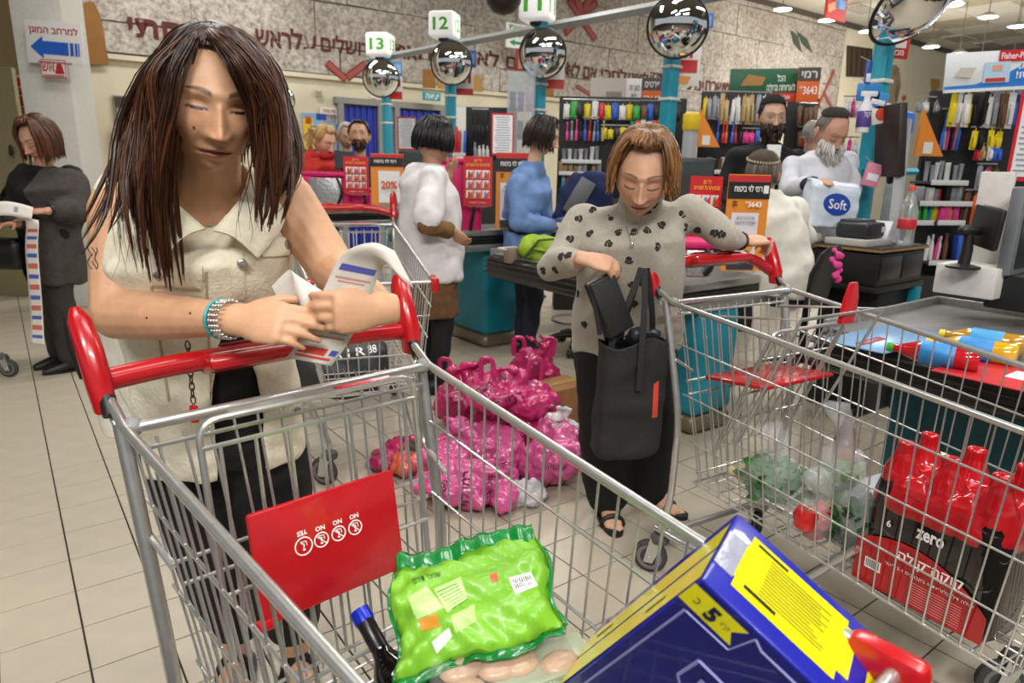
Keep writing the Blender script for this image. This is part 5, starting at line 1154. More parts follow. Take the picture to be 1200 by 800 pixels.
o, cl, HM, J, f, lt = bust('grey-haired person barely visible between the two standing bearded men', 952, 158, 6.6, (.2, -1, 0), (.5, .6, 0), '#c09a84', mat('grey_shirt', '#8d9096', .85), ('#8d8a86',), 1.0, topname='shirt')
hairdo(HM, o, '#a19d98', '#d0ccc6', 83, 120, 50, 40, 0, 0, .08, .007, 0, 0, .1, 95, True, 1.0)

from mathutils import noise as mnoise

# ------------------------------------------------------------------ shopping in the front cart
def print_on(bv, s, cx, cy, w_, h_, ang, m, par, off=.0012, bold=0.0, skew=0.0, name='lettering', flip=False):
    """ink lying on a curved surface"""
    mb = text_mb(s, Matrix(), w_, h_, bold, 0.0); ca, sa = math.cos(math.radians(ang)), math.sin(math.radians(ang)); ok = True; vs = []
    for x, y, z in mb.v:
        x = x + skew * y
        if flip: x, y = -x, -y
        px, py = cx + x * ca - y * -sa * -1, cy - (y * ca + x * sa)
        px = cx + x * ca - y * sa; py = cy - (x * sa + y * ca)
        h, n = cast(bv, px, py)
        if h is None: return None
        n = n if n.dot(h - CC) < 0 else -n; vs.append(tuple(h + n * off - ray(px, py).normalized() * .0006))
    mb.v = vs; return mb.build(name, m, par, ang=None) if vs else None
def detergent_box():
    KB = .86; B = Q(822, 677, .757 * KB); v1 = V(.086, .13, .026); v2 = V(-.143, .15, -.283); v3 = V(.119, -.06, -.092)
    e1, e2 = v1.normalized(), v2.normalized(); e3 = e1.cross(e2); e3 = e3 if e3.dot(v3) > 0 else -e3; e2 = (e2 - e1 * e2.dot(e1)).normalized()
    a, b, c = .155 * KB, .40 * KB, .268 * KB; t = wthing('detergent_box', 'tilted blue and yellow five kilo detergent box in the front cart', 'box', B + e1 * a / 2 + e2 * b + e3 * c / 2)
    blue = mat('print_blue', '#20259a', .3, var=.05, coat=.5); yel = mat('print_yellow', '#e3dc14', .3, var=.04, coat=.5); dark = mat('print_navy', '#141a6b', .3, var=.05, coat=.5)
    def face(o, x, y, lx, ly, polys, m, nm, off, par): return MB().prism(polys, .0008, frame(o, x, y) @ Matrix.Translation((0, 0, off))).build(nm, m, par, ang=None)
    body = MB().rbox(B + (e1 * a + e2 * b + e3 * c) / 2, (a, b, c), .006, Matrix((e1, e2, e3)).transposed() if True else None).build('carton', blue, t)
    # label face spans e1, e3 (outward -e2)
    def on(o, x, y, n, poly, m, nm, lift):
        x, y = Vector(x), Vector(y); z = x.cross(y)
        M = frame(o, x, y)
        if z.dot(n) < 0: poly = [(q[0], q[1]) for q in poly][::-1]
        vs = [M @ V(q[0], q[1], 0) + n * (.0008 + lift) for q in poly]; mb = MB(); mb.add(vs, [tuple(range(len(vs)))], False); return mb.build(nm, m, body, ang=None)
    n2 = -e2
    L = [(0.0241, 0.0301), (0.0387, 0.0301), (0.0387, 0.0172), (a - 0.0387, 0.0172), (a - 0.0387, 0.0301), (a - 0.0172, 0.0301), (a - 0.0172, c - 0.0645), (a - 0.0258, c - 0.0645), (a - 0.0258, c - 0.0499), (0.0387, c - 0.0499), (0.0387, c - 0.0645), (0.0241, c - 0.0645)]
    on(B, e1, e3, n2, L, yel, 'label_panel', 0)
    on(B, e1, e3, n2, [(0.001, c - 0.0301), (a - .001, c - 0.0301), (a - .001, c - .001), (.001, c - .001)], yel, 'label_band', 0)
    rr = random.Random(6)
    for i in range(12):
        x0 = 0.0430 + i * 0.0052; ln = rr.uniform(0.0645, 0.0903); on(B, e1, e3, n2, [(x0, 0.0602), (x0 + .0022, 0.0602), (x0 + .0022, 0.0602 + ln), (x0, 0.0602 + ln)], mat('label_print', '#8a8416', 0.4300), 'print_line', .0006)
    for x0, w_, l0, l1 in ((0.0344, 0.0052, 0.0430, 0.0860), (0.1066, 0.0043, 0.0387, 0.0817)): on(B, e1, e3, n2, [(x0, l0), (x0 + w_, l0), (x0 + w_, l1), (x0, l1)], black_ink, 'print_line', .0006)
    # yellow side spans e1, e2 (outward -e3)
    n3 = -e3
    on(B, e1, e2, n3, [(0.0034, .002), (a * 0.3956, .002), (a * 0.3956, b), (0.0034, b)], yel, 'side_panel', 0); on(B, e1, e2, n3, [(a * 0.4472, .002), (a * 0.7998, .002), (a * 0.7998, b), (a * 0.4472, b)], yel, 'side_panel', 0)
    for q in ((0.0860, 0.1892), (0.2580, 0.2064)): on(B, e1, e2, n3, [(a * (0.1720 if q[0] < 0.1720 else 0.6020), q[0]), (a * (0.1720 if q[0] < 0.1720 else 0.6020) + 0.0069, q[0]), (a * (0.1720 if q[0] < 0.1720 else 0.6020) + 0.0069, q[0] + 0.0430), (a * (0.1720 if q[0] < 0.1720 else 0.6020), q[0] + 0.0430)], flat('#6a6a20'), 'print_line', .0006)
    # front spans e2, e3 (outward -e1)
    n1 = -e1
    on(B, e2, e3, n1, [(0.0034, 0.0034), (b, 0.0034), (b, c), (0.0034, c)], dark, 'front_panel', 0)
    on(B, e2, e3, n1, [(0.0103, .0), (0.0430, .0), (0.0430, 0.0731), (0.0267, 0.0619), (0.0103, 0.0731)], yel, 'weight_flag', .0006)
    M5 = frame(B + n1 * .0025, -e3 if e3.cross(e2).dot(n1) > 0 else e3, e2)
    X = e3; Y = -e2 if e3.cross(-e2).dot(n1) > 0 else e2
    text('5', frame(B + e2 * 0.0267 + e3 * 0.0361 + n1 * .0022, X, Y), flat('#10143c'), body, None, 0.0224, bold=0.0516); text('ק"ג', frame(B + e2 * 0.0267 + e3 * 0.0533 + n1 * .0022, X, Y), flat('#10143c'), body, None, 0.0086); text('כ', frame(B + e2 * 0.0267 + e3 * 0.0155 + n1 * .0022, X, Y), flat('#10143c'), body, None, 0.0086)
    lil = mat('print_lilac', '#8d8fc4', .4)
    for p in ([(.012, .115), (.075, .02), (.30, .02)], [(.03, .10), (.03, .24), (.30, .24)]):
        pass
    def line(pts, w_=.0016): MB().tube([B + e2 * x + e3 * y + n1 * .0014 for x, y in pts], w_, 4).build('print_rule', lil, body)
    line([(0.0516, 0.0155), (0.3440, 0.0155)]); line([(0.0103, 0.0817), (0.0172, 0.0946), (0.0172, 0.2064), (0.0310, 0.2150)]); line([(0.0103, 0.0817), (0.0499, 0.0757), (0.0516, 0.0172)], .0012)
    line([(0.0946, 0.0688), (0.1376, 0.0688), (0.1720, 0.1075), (0.1376, 0.1462), (0.0946, 0.1462), (0.0946, 0.0688)], .0022); text('ש', frame(B + e2 * 0.1247 + e3 * 0.0989 + n1 * .0026, X, Y), lil, body, 0.0258, 0.0258, bold=0.0430); text('סודי', frame(B + e2 * 0.1032 + e3 * 0.1763 + n1 * .0026, X, Y), lil, body, 0.0387, 0.0258, bold=0.0430)
    # silver tape at the corner
    MB().rbox(B + e1 * .064 + e3 * .015 + n2 * .001, (.06, .026, .002), .001, Matrix((e1, e3, e1.cross(e3))).transposed()).build('tape', mat('clear_tape', '#b9bcd0', .15, .3, bump=.5, bscale=60), body)
detergent_box()
def snack_bag():
    c = Q(556, 705, .90); t = wthing('snack_bag', 'light and dark green snack bag lying in the front cart', 'bag', c - V(0, 0, .05))
    ux = (Q(640, 690, .92) - Q(455, 725, .88)).normalized(); n = (CC - c).normalized() * .55 + V(0, 0, .75); n = (n - ux * n.dot(ux)).normalized(); uy = n.cross(ux); M = frame(c, ux, uy)
    r = random.Random(3); mb = MB(); W_, H_ = .118, .082
    def fn(u, v, sgn):
        a, b = u * 2 - 1, v * 2 - 1; e = max(0, 1 - abs(a) ** 5) * max(0, 1 - abs(b) ** 3); z = .032 * e ** .6
        z += (.007 * math.sin(a * 7 + b * 4 + math.sin(b * 3)) + .005 * math.sin(b * 11 - a * 6 + 2 * math.sin(a * 3)) + .003 * math.sin(a * 23 + b * 17)) * (1 - e * .4) + .004 * math.sin(a * 17) * (abs(a) > .8)
        return M @ V(a * W_ * (1 + .05 * math.sin(b * 4)), b * H_ * (1 + .06 * math.sin(a * 5)) + .012 * a, sgn * z + .003 * math.sin(a * 22 + b * 9) * (1 - e))
    N = 40; top = [fn(i / (N - 1), j / (N - 1), 1) for j in range(N) for i in range(N)]; bot = [fn(i / (N - 1), j / (N - 1), -.8) for j in range(N) for i in range(N)]
    q = [(j * N + i, j * N + i + 1, (j + 1) * N + i + 1, (j + 1) * N + i) for j in range(N - 1) for i in range(N - 1)]; K = N * N
    rim = [i for i in range(N)] + [j * N + N - 1 for j in range(1, N)] + [(N - 1) * N + i for i in range(N - 2, -1, -1)] + [j * N for j in range(N - 2, 0, -1)]
    mb.add(top + bot, q + [tuple(x + K for x in f[::-1]) for f in q] + [(rim[i], rim[(i + 1) % len(rim)], K + rim[(i + 1) % len(rim)], K + rim[i]) for i in range(len(rim))])
    lime = mat('lime_film', '#7ab82e', .38, var=.1, scale=8, coat=.12, bump=.12, bscale=30); dk = mat('green_film', '#0e7a35', .25, var=.1, coat=.4, bump=.15, bscale=30)
    b = mb.build('film', lime, t, ang=80); bv = bvh_of(b)
    # dark green head and foot seals
    for s, w_ in ((1, .032), (-1, .012)):
        m2 = MB(); m2.grid(lambda u, v: fn(u, 1 if s > 0 else 0, 0) + (M.to_3x3() @ V(.0, s * w_ * v, .004 * math.sin(u * 13 + v * 2) + .002 * math.sin(u * 31))), 60, 5); o = m2.build('seal', dk, t, ang=80); sd = o.modifiers.new('thickness', 'SOLIDIFY'); sd.thickness = .0015
    for e in (0, 1):
        m2 = MB(); m2.grid(lambda u, v: fn(e, u, 0) + (M.to_3x3() @ V((1 if e else -1) * .006 * v, 0, .002 * math.sin(u * 25))), 40, 4); o = m2.build('seal', dk, t, ang=80); sd = o.modifiers.new('thickness', 'SOLIDIFY'); sd.thickness = .0015
    patch(bv, [(468, 665), (545, 640), (560, 662), (480, 690)], 'print_panel', mat('dark_leaf_print', '#1e8a3c', .3, coat=.4), b, .0005, 10, 8, .0006)
    patch(bv, [(478, 700), (500, 686), (520, 712), (488, 726)], 'print_panel', flat('#b9dd8a'), b, .0005, 8, 8, .0006); patch(bv, [(508, 690), (540, 676), (548, 702), (524, 718)], 'print_panel', flat('#b9dd8a'), b, .0005, 8, 8, .0006)
    patch(bv, [(528, 722), (556, 708), (558, 728), (534, 742)], 'print_panel', flat('#aed67a'), b, .0005, 8, 8, .0006)
    patch(bv, [(596, 677), (622, 670), (630, 686), (604, 696)], 'barcode_label', white_ink, b, .0006, 6, 6, .0006)
    for k in range(9): patch(bv, [(600 + k * 2.4, 679 - k * .6), (601.2 + k * 2.4, 678.8 - k * .6), (606 + k * 2.4, 690 - k * .8), (604.8 + k * 2.4, 690.2 - k * .8)], 'bar', black_ink, b, .0012, 3, 3, .0005)
    for k in range(7): patch(bv, [(512 + k * 3, 694 + k * 3.2), (536 + k * 2, 683 + k * 3), (536 + k * 2, 684 + k * 3), (512 + k * 3, 695 + k * 3.2)], 'print_line', flat('#4f8f2e'), b, .0012, 6, 3, .0005)
    patch(bv, [(490, 726), (512, 718), (516, 734), (494, 740)], 'food_picture', flat('#c98a2a'), b, .0008, 6, 6, .0008)
    patch(bv, [(506, 752), (526, 735), (530, 745), (512, 766)], 'emblem', white_ink, b, .0008, 6, 6, .0006); patch(bv, [(574, 673), (582, 671), (584, 680), (576, 682)], 'emblem', flat('#d2532a'), b, .0008, 4, 4, .0006)
    print_on(bv, 'שניצל תירס', 500, 676, 34, 7, 18, flat('#0c4a22'), b, .0016)
snack_bag()
wine = mat('wine_glass', '#0d0a0b', .08, var=.05, coat=.6)
def wine_bottle():
    a = Q(421, 716, 1.0); d = (Q(462, 790, .93) - a).normalized(); z = -d; x = z.orthogonal().normalized(); base = a + d * .305; M = frame(base, x, z.cross(x))
    t = wthing('wine_bottle', 'dark wine bottle with blue foil neck beside the green snack bag', 'bottle', base); r = .037
    MB().lathe([(.001, 0), (r, 0), (r, .17), (r * .9, .195), (r * .5, .22), (.0145, .235), (.0145, .265), (.001, .266)], 24, M).build('glass', wine, t)
    MB().lathe([(.0148, .225), (.0152, .24), (.0152, .285), (.0165, .287), (.0165, .305), (.001, .306)], 20, M).build('neck_foil', mat('black_foil', '#1a1216', .3), t)
    MB().lathe([(.0168, .283), (.0172, .287), (.0172, .306), (.001, .3075)], 20, M).build('foil_top', mat('blue_foil', '#1d33c4', .25, .4), t)
    MB().lathe([(r * 1.004, .04), (r * 1.01, .042), (r * 1.01, .12), (r * 1.004, .122)], 24, M).build('label_band', mat('black_label', '#1c1719', .6), t)
wine_bottle()
def meat_tray():
    c = Q(590, 782, .83); t = wthing('meat_tray', 'black food tray under clear film beneath the green snack bag', 'food tray', c); R_ = Matrix.Rotation(.45, 3, 'Z') @ Matrix.Rotation(.2, 3, 'X')
    MB().rbox(c - V(0, 0, .02), (.22, .13, .03), .012, R_).build('tray', blackp, t)
    r = random.Random(8)
    for k in range(7): MB().ell(c + R_ @ V(r.uniform(-.08, .08), r.uniform(-.04, .04), .002), (.032, .022, .012), R_, 12, 8).build('meat_piece', mat('pale_meat', '#c9a284', .4, var=.15, coat=.4), t)
    MB().rbox(c + V(0, 0, .004), (.215, .125, .02), .009, R_).build('film', mat('clear_film', '#e8e4da', .1, trans=.6, alpha=.25, var=.02), t)
    e = wthing('document_sleeve', 'clear plastic sleeve lying under the tilted detergent box', 'sleeve', Q(640, 792, .82)); MB().rbox(Q(645, 795, .82), (.16, .12, .006), .003, R_).build('sleeve', mat('sleeve_green', '#b9c6a6', .2, alpha=.6), e); MB().rbox(Q(645, 795, .815), (.16, .01, .01), .003, R_).build('edge', mat('sleeve_green', '#b9c6a6', .2), e)
meat_tray()
# receipts held by the front woman
paper = mat('receipt_paper', '#dcd6cc', .7, var=.03); paperw = mat('receipt_back', '#eceae8', .7, var=.02)
def receipt(label, pts, wv, prints, name='receipt', thick=.0006, nv=5, wpts=None):
    """paper strip along pts (world), wv width vector(s); prints: (t0, t1, u0, u1, colour or text)"""
    t = wthing(name, label, 'receipt', pts[-1], 'long promotional till receipts'); g = [Vector(p) for p in pts]; wl = [Vector(q) for q in (wv if isinstance(wv, list) else [wv] * len(g))]
    def cr(a, t_):
        i = min(int(t_ * (len(a) - 1)), len(a) - 2); f = t_ * (len(a) - 1) - i; p0, p1, p2, p3 = a[max(i - 1, 0)], a[i], a[i + 1], a[min(i + 2, len(a) - 1)]
        return .5 * ((2 * p1) + (p2 - p0) * f + (2 * p0 - 5 * p1 + 4 * p2 - p3) * f * f + (3 * p1 - p0 - 3 * p2 + p3) * f ** 3)
    S = lambda t_, u: cr(g, t_) + cr(wl, t_) * (u - .5)
    def nrm(t_, u): return ((S(min(1, t_ + .01), u) - S(max(0, t_ - .01), u)).cross(cr(wl, t_))).normalized()
    mb = MB(); mb.grid(lambda u, v: S(v, u), nv, 60); o = mb.build('strip', paper, t, ang=80); sd = o.modifiers.new('thickness', 'SOLIDIFY'); sd.thickness = thick; sd.offset = 0
    for t0, t1, u0, u1, cc, *rest in prints:
        sg = rest[0] if rest else 1
        if cc.startswith('#'):
            for s2 in (1, -1) if sg == 0 else (sg,): m2 = MB(); m2.grid(lambda u, v: S(t0 + (t1 - t0) * v, u0 + (u1 - u0) * u) + nrm(t0 + (t1 - t0) * v, .5) * (.0008 * s2), 5, 5); m2.build('print_band', flat(cc), o, ang=80)
        else:
            cl, tx = cc.split('|'); m2 = text_mb(tx, Matrix(), 1, 1, .02, 0); fl = -1
            m2.v = [tuple(S(t0 + (t1 - t0) * (.5 - y), u0 + (u1 - u0) * (x + .5)) + nrm(t0 + (t1 - t0) * (.5 - y), .5) * (.0010 * sg)) for x, y, z in m2.v]; m2.build('lettering', flat(cl), o, ang=None)
    return o
Yr = 1.07
rc = [Q(474, 316, 1.09), Q(454, 305, 1.085), Q(434, 300, 1.095), Q(421, 311, 1.11), Q(408, 340, 1.12), Q(394, 372, 1.125), Q(378, 402, 1.13), Q(362, 424, 1.135)]
wv = [V(.03, .0, -.06), V(.04, 0, -.055), V(.058, .0, -.025), V(.070, 0, -.014), V(.076, 0, -.012), V(.078, 0, -.012), V(.078, 0, -.012), V(.076, 0, -.014)]
o = receipt('long receipt strip held up in the cream vest woman\'s hands', rc, wv, [(.435, .475, .12, .92, '#5a5fb0', 1), (.508, .518, .12, .9, '#cf8f84', 1), (.528, .535, .2, .8, '#cf8f84', 1), (.60, .645, .1, .70, '#d8493c|רמי לוי', 1), (.652, .672, .1, .88, '#d8493c|שיווק השקמה', 1), (.605, .64, .78, .93, '#4a55a8', 1), (.735, .77, .12, .92, '#5a5fb0', 1), (.79, .797, .1, .9, '#a58f90', 1), (.815, .825, .1, .9, '#cf8f84', 1), (.885, .93, .1, .70, '#d8493c|רמי לוי', 1), (.94, .958, .1, .88, '#d8493c|שיווק השקמה', 1), (.888, .922, .78, .93, '#4a55a8', 1)])
rc2 = [Q(326, 352, 1.17), Q(346, 336, 1.16), Q(358, 329, 1.15), Q(364, 345, 1.14), Q(372, 372, 1.135), Q(368, 392, 1.135)]
receipt('folded receipt end between the cream vest woman\'s hands', rc2, [V(.02, 0, -.05), V(.03, 0, -.05), V(.045, .0, -.03), V(.05, 0, -.015), V(.05, 0, -.015), V(.05, 0, -.015)], [(.20, .27, .1, .9, '#d8493c|רמי לוי', 1), (.34, .37, .1, .9, '#5a5fb0', 1)])
# left woman's strips
lw = [Q(18, 254, 4.15), Q(33, 255, 4.12), Q(38, 262, 4.11), Q(37, 290, 4.12), Q(40, 330, 4.12), Q(43, 370, 4.13), Q(44, 403, 4.12)]
pr = []
for k in range(6): t0 = .38 + k * .1; pr += [(t0, t0 + .025, .12, .9, '#cc6a5c', 1), (t0 + .052, t0 + .072, .12, .9, '#4a5fb4', 1)]
receipt('long printed receipt strip hanging from the charcoal cardigan woman\'s hand', lw, [V(.02, .05, -.05), V(.05, .05, -.03), V(.078, 0, 0), V(.078, 0, 0), V(.078, 0, 0), V(.078, 0, 0), V(.078, .01, -.01)], pr)
receipt('curled receipt end held level by the charcoal cardigan woman', [Q(38, 250, 4.1), Q(22, 246, 4.08), Q(5, 244, 4.06), Q(-12, 246, 4.05)], [V(.0, .03, .07), V(0, .03, .075), V(0, .03, .08), V(0, .03, .08)], [(.35, .45, .3, .7, '#8a8f96', 0)])

# ------------------------------------------------------------------ wallet and tote of the paw sweater woman
def wallet():
    p = Q(714, 358, 2.08); t = wthing('wallet', 'black textured zip wallet in the paw sweater woman\'s hand', 'wallet', p - V(0, 0, .12)); m = mat('black_dotted', '#161516', .5, var=.4, scale=260, bump=.3, bscale=260)
    R_ = Matrix.Rotation(-.42, 3, 'Y') @ Matrix.Rotation(.5, 3, 'Z')
    for k in range(3): MB().rbox(p + R_ @ V(.0, -.014 + k * .016, 0), (.095, .015, .185), .007, R_ @ Matrix.Rotation(.06 * (k - 1), 3, 'Z'), 3).build('compartment', m, t)
    MB().tube([p + R_ @ V(x, -.003, .093) for x in (-.045, 0, .045)], .004, 6).build('zip', steel, t)
    MB().tube(arc_poly([p + R_ @ V(-.045, -.01, .085), Q(695, 345, 2.05), Q(703, 392, 2.05)], .03), .008, 6, flat_axis=V(0, 1, 0), fr=.4).build('wrist_strap', m, t)
wallet()
def tote():
    p = Q(738, 462, 2.12); t = wthing('tote_bag', 'black tote bag hanging by its straps from the cart\'s red grip', 'bag', p - V(0, 0, .2)); m = mat('black_nonwoven', '#1c1a19', .8, var=.15, scale=200, bump=.3, bscale=160)
    H = .205; mb = MB(); mb.loft([(p + V(-.01, 0, -H), V(.098, .02, 0), V(.01, -.055, 0)), (p + V(-.005, 0, -H * .9), V(.112, .02, 0), V(.01, -.062, 0)), (p, V(.112, .03, 0), V(.012, -.055, 0)), (p + V(.0, 0, H * .8), V(.110, .03, 0), V(.012, -.045, 0)), (p + V(0, 0, H), V(.112, .03, 0), V(.012, -.048, 0))], 36, 4)
    b = link('body', remesh(mb, .008, 3, .005, 26, 6, cut=lambda c: c.z > p.z + H - .018 + .014 * math.sin((c.x - p.x) * 30)), m, t); sd = b.modifiers.new('thickness', 'SOLIDIFY'); sd.thickness = .003
    top = Q(754, 318, 2.13)
    for a, d in ((Q(716, 400, 2.07), -.004), (Q(752, 408, 2.06), .004), (Q(727, 392, 2.18), -.008), (Q(765, 395, 2.2), .01)): MB().tube(arc_poly([a - V(0, 0, .14), a, lerp(a, top, .5) + V(d, -.01, 0), top + V(d, 0, .01)], .05), .011, 6, flat_axis=V(0, 1, 0), fr=.25).build('strap', m, t)
    mb = MB(); r = random.Random(5)
    for k in range(6): c = p + V(r.uniform(-.07, .07), r.uniform(-.02, .02), H - .01); mb.ell(c, (.03, .012, .028), Matrix.Rotation(r.uniform(-.6, .6), 3, 'Y'), 10, 8)
    cloth(mb, 'crumpled_lining', mat('grey_lining', '#2c2e32', .35, .2, bump=.4), t, .008, 1, .006, 70, 4)
    bv = bvh_of(b); patch(bv, [(766, 450), (772, 446), (770, 488), (764, 490)], 'badge', flat('#c2402f'), t, .001, 5, 8, .001)
tote()

# ------------------------------------------------------------------ pink carrier bags on the floor
pink = [mat('pink_film_%d' % i, c, .22, var=.25, scale=5, coat=.3, bump=.35, bscale=18, trans=.12) for i, c in enumerate(('#e0347f', '#d42a70', '#e860a0', '#c52566'))]
def carrier(label, c, size, pm, seed, handles=True, txt=None, lean=0.0, extra=None):
    c = Vector(c); t = wthing('carrier_bag', label, 'bag', c, 'pink plastic carrier bags heaped on the floor'); r = random.Random(seed); mb = MB(); sx, sy, sz = size
    for k in range(7): mb.ell(c + V(r.uniform(-.35, .35) * sx, r.uniform(-.3, .3) * sy, sz * r.uniform(.25, .6)), (sx * r.uniform(.3, .5), sy * r.uniform(.35, .5), sz * r.uniform(.28, .42)), Matrix.Rotation(r.uniform(-.5, .5), 3, 'Y') @ Matrix.Rotation(r.uniform(0, 3), 3, 'Z'))
    mb.ell(c + V(0, 0, sz * .4), (sx * .52, sy * .5, sz * .36))
    for k in range(2): mb.tube([c + V(r.uniform(-.2, .2) * sx, 0, sz * .6), c + V(r.uniform(-.4, .4) * sx, r.uniform(-.2, .2) * sy, sz * .95), c + V(r.uniform(-.5, .5) * sx, r.uniform(-.2, .2) * sy, sz * 1.08)], [sx * .18, sx * .09, sx * .02], 8)
    me = remesh(mb, .0095, 1, .008, 34, seed); co = get_co(me); n = np.empty(len(co) * 3); me.vertices.foreach_get('normal', n); n = n.reshape(-1, 3)
    crp = np.empty(len(co))
    for i, p in enumerate(co):
        d_ = mnoise.voronoi(Vector(p) * 15)[0]; d2_ = mnoise.voronoi(Vector(p) * 34 + V(3, 1, 7))[0]; crp[i] = min(d_[1] - d_[0], .5) * .030 + min(d2_[1] - d2_[0], .5) * .011
    co += n * (crp - .008)[:, None]; co[:, 2] = np.maximum(co[:, 2], c.z + .002); me.vertices.foreach_set('co', co.ravel())
    b = link('film', me, pm, t)
    if handles:
        for s in (-1, 1):
            p = c + V(s * sx * .3, 0, sz * .82); MB().tube(arc_poly([p + V(-.035, 0, 0), p + V(-.028 + s * .01, .01, .10), p + V(.028 + s * .015, .01, .10), p + V(.035, 0, 0)], .05), .012, 8, flat_axis=V(0, 1, 0), fr=.3).build('handle', pm, t)
    if txt:
        bv = bvh_of(b)
        for s, cx, cy, w_, h_, a in txt: print_on(bv, s, cx, cy, w_, h_, a, black_ink, b, .003)
    return t
carrier('big bright pink bag with black print on top of the heap', Pz(598, 478, 0) * .0 + V(.0, 3.12, .20), (.36, .26, .24), pink[0], 1, True, [('רמי לוי', 592, 470, 44, 12, 22), ('שיווק השקמה', 575, 452, 44, 10, 28), ('בשבילך', 610, 440, 30, 9, 24)])
carrier('dark pink bag behind the heap\'s left side', V(-.24, 3.45, 0), (.34, .26, .36), pink[1], 2, True)
carrier('upright translucent pink bag with loop handles at the back of the heap', V(.12, 3.62, .0), (.24, .2, .46), pink[3], 3, True, [('רמי לוי', 628, 433, 14, 9, 0)])
carrier('pale pink bag standing beside the paw sweater woman\'s trousers', V(.19, 2.83, 0), (.22, .2, .30), pink[2], 4, False, [('רמי לוי', 655, 530, 22, 8, -10), ('שיווק', 652, 548, 20, 7, -10)])
carrier('crumpled pink bag in the middle of the heap', V(-.13, 2.92, 0), (.36, .22, .25), pink[2], 5, False)
carrier('long pale pink bag lying in front of the heap', V(-.16, 2.66, 0), (.44, .17, .16), pink[2], 6, False, [('רמי לוי', 545, 572, 40, 12, 85), ('שיווק השקמה', 575, 572, 34, 9, 85), ('1700', 520, 575, 26, 7, 85)])
carrier('flat dark pink bag at the heap\'s left end by the cart wheel', V(-.50, 3.02, 0), (.26, .2, .12), pink[1], 7, False)
carrier('orange and pink bag with fruit beside the cart wheel', V(-.36, 2.90, 0), (.22, .18, .18), mat('orange_film', '#d9652f', .25, var=.3, scale=7, coat=.3, bump=.3, c2='#c8428a'), 8, False)
carrier('pink bag sagging at the heap\'s right rear', V(.16, 3.15, 0), (.28, .2, .30), pink[1], 9, False)
carrier('clear plastic wrap sticking out of the long pale pink bag', V(.07, 2.64, 0), (.15, .12, .10), mat('clear_wrap', '#dcd6dc', .15, var=.1, alpha=.75, bump=.5, bscale=40), 10, False)
carrier('white translucent bag between the pink bags and the trousers', V(.22, 2.98, .05), (.16, .12, .26), mat('white_wrap', '#d5cfd2', .25, var=.1, bump=.4), 11, False)
t = wthing('cardboard_box', 'brown cardboard box half hidden behind the pink bags', 'box', V(.26, 3.45, 0)); MB().rbox(V(.26, 3.45, .14), (.24, .2, .28), .004, R1).build('carton', mat('cardboard', '#9a6c42', .85, var=.1), t); MB().rbox(V(.26, 3.45, .282), (.23, .05, .002), .0008, R1).build('tape', mat('brown_tape', '#b08a58', .4), t)
# dark soft bag in the third cart
def soft_bag():
    c = Q(385, 428, 3.15); t = wthing('soft_bag', 'dark grey soft bag with white lettering inside the cart behind the front woman', 'bag', c - V(0, 0, .15)); mb = MB()
    mb.loft([(c + V(0, 0, -.13), V(.24, 0, 0), V(0, -.12, 0)), (c, V(.30, 0, 0), V(0, -.15, 0)), (c + V(.02, 0, .10), V(.27, 0, 0), V(0, -.12, 0)), (c + V(.02, .02, .15), V(.2, 0, 0), V(0, -.07, 0))], 28, 3.2)
    b = cloth(mb, 'body', mat('charcoal_nylon', '#2b2b2e', .5, var=.12, bump=.3, bscale=20), t, .012, 4, .012, 22, 5); bv = bvh_of(b)
    print_on(bv, 'A I R', 408, 414, 40, 9, 8, white_ink, t, .004, bold=.01); print_on(bv, '88', 436, 409, 10, 9, 8, white_ink, t, .004)
soft_bag()

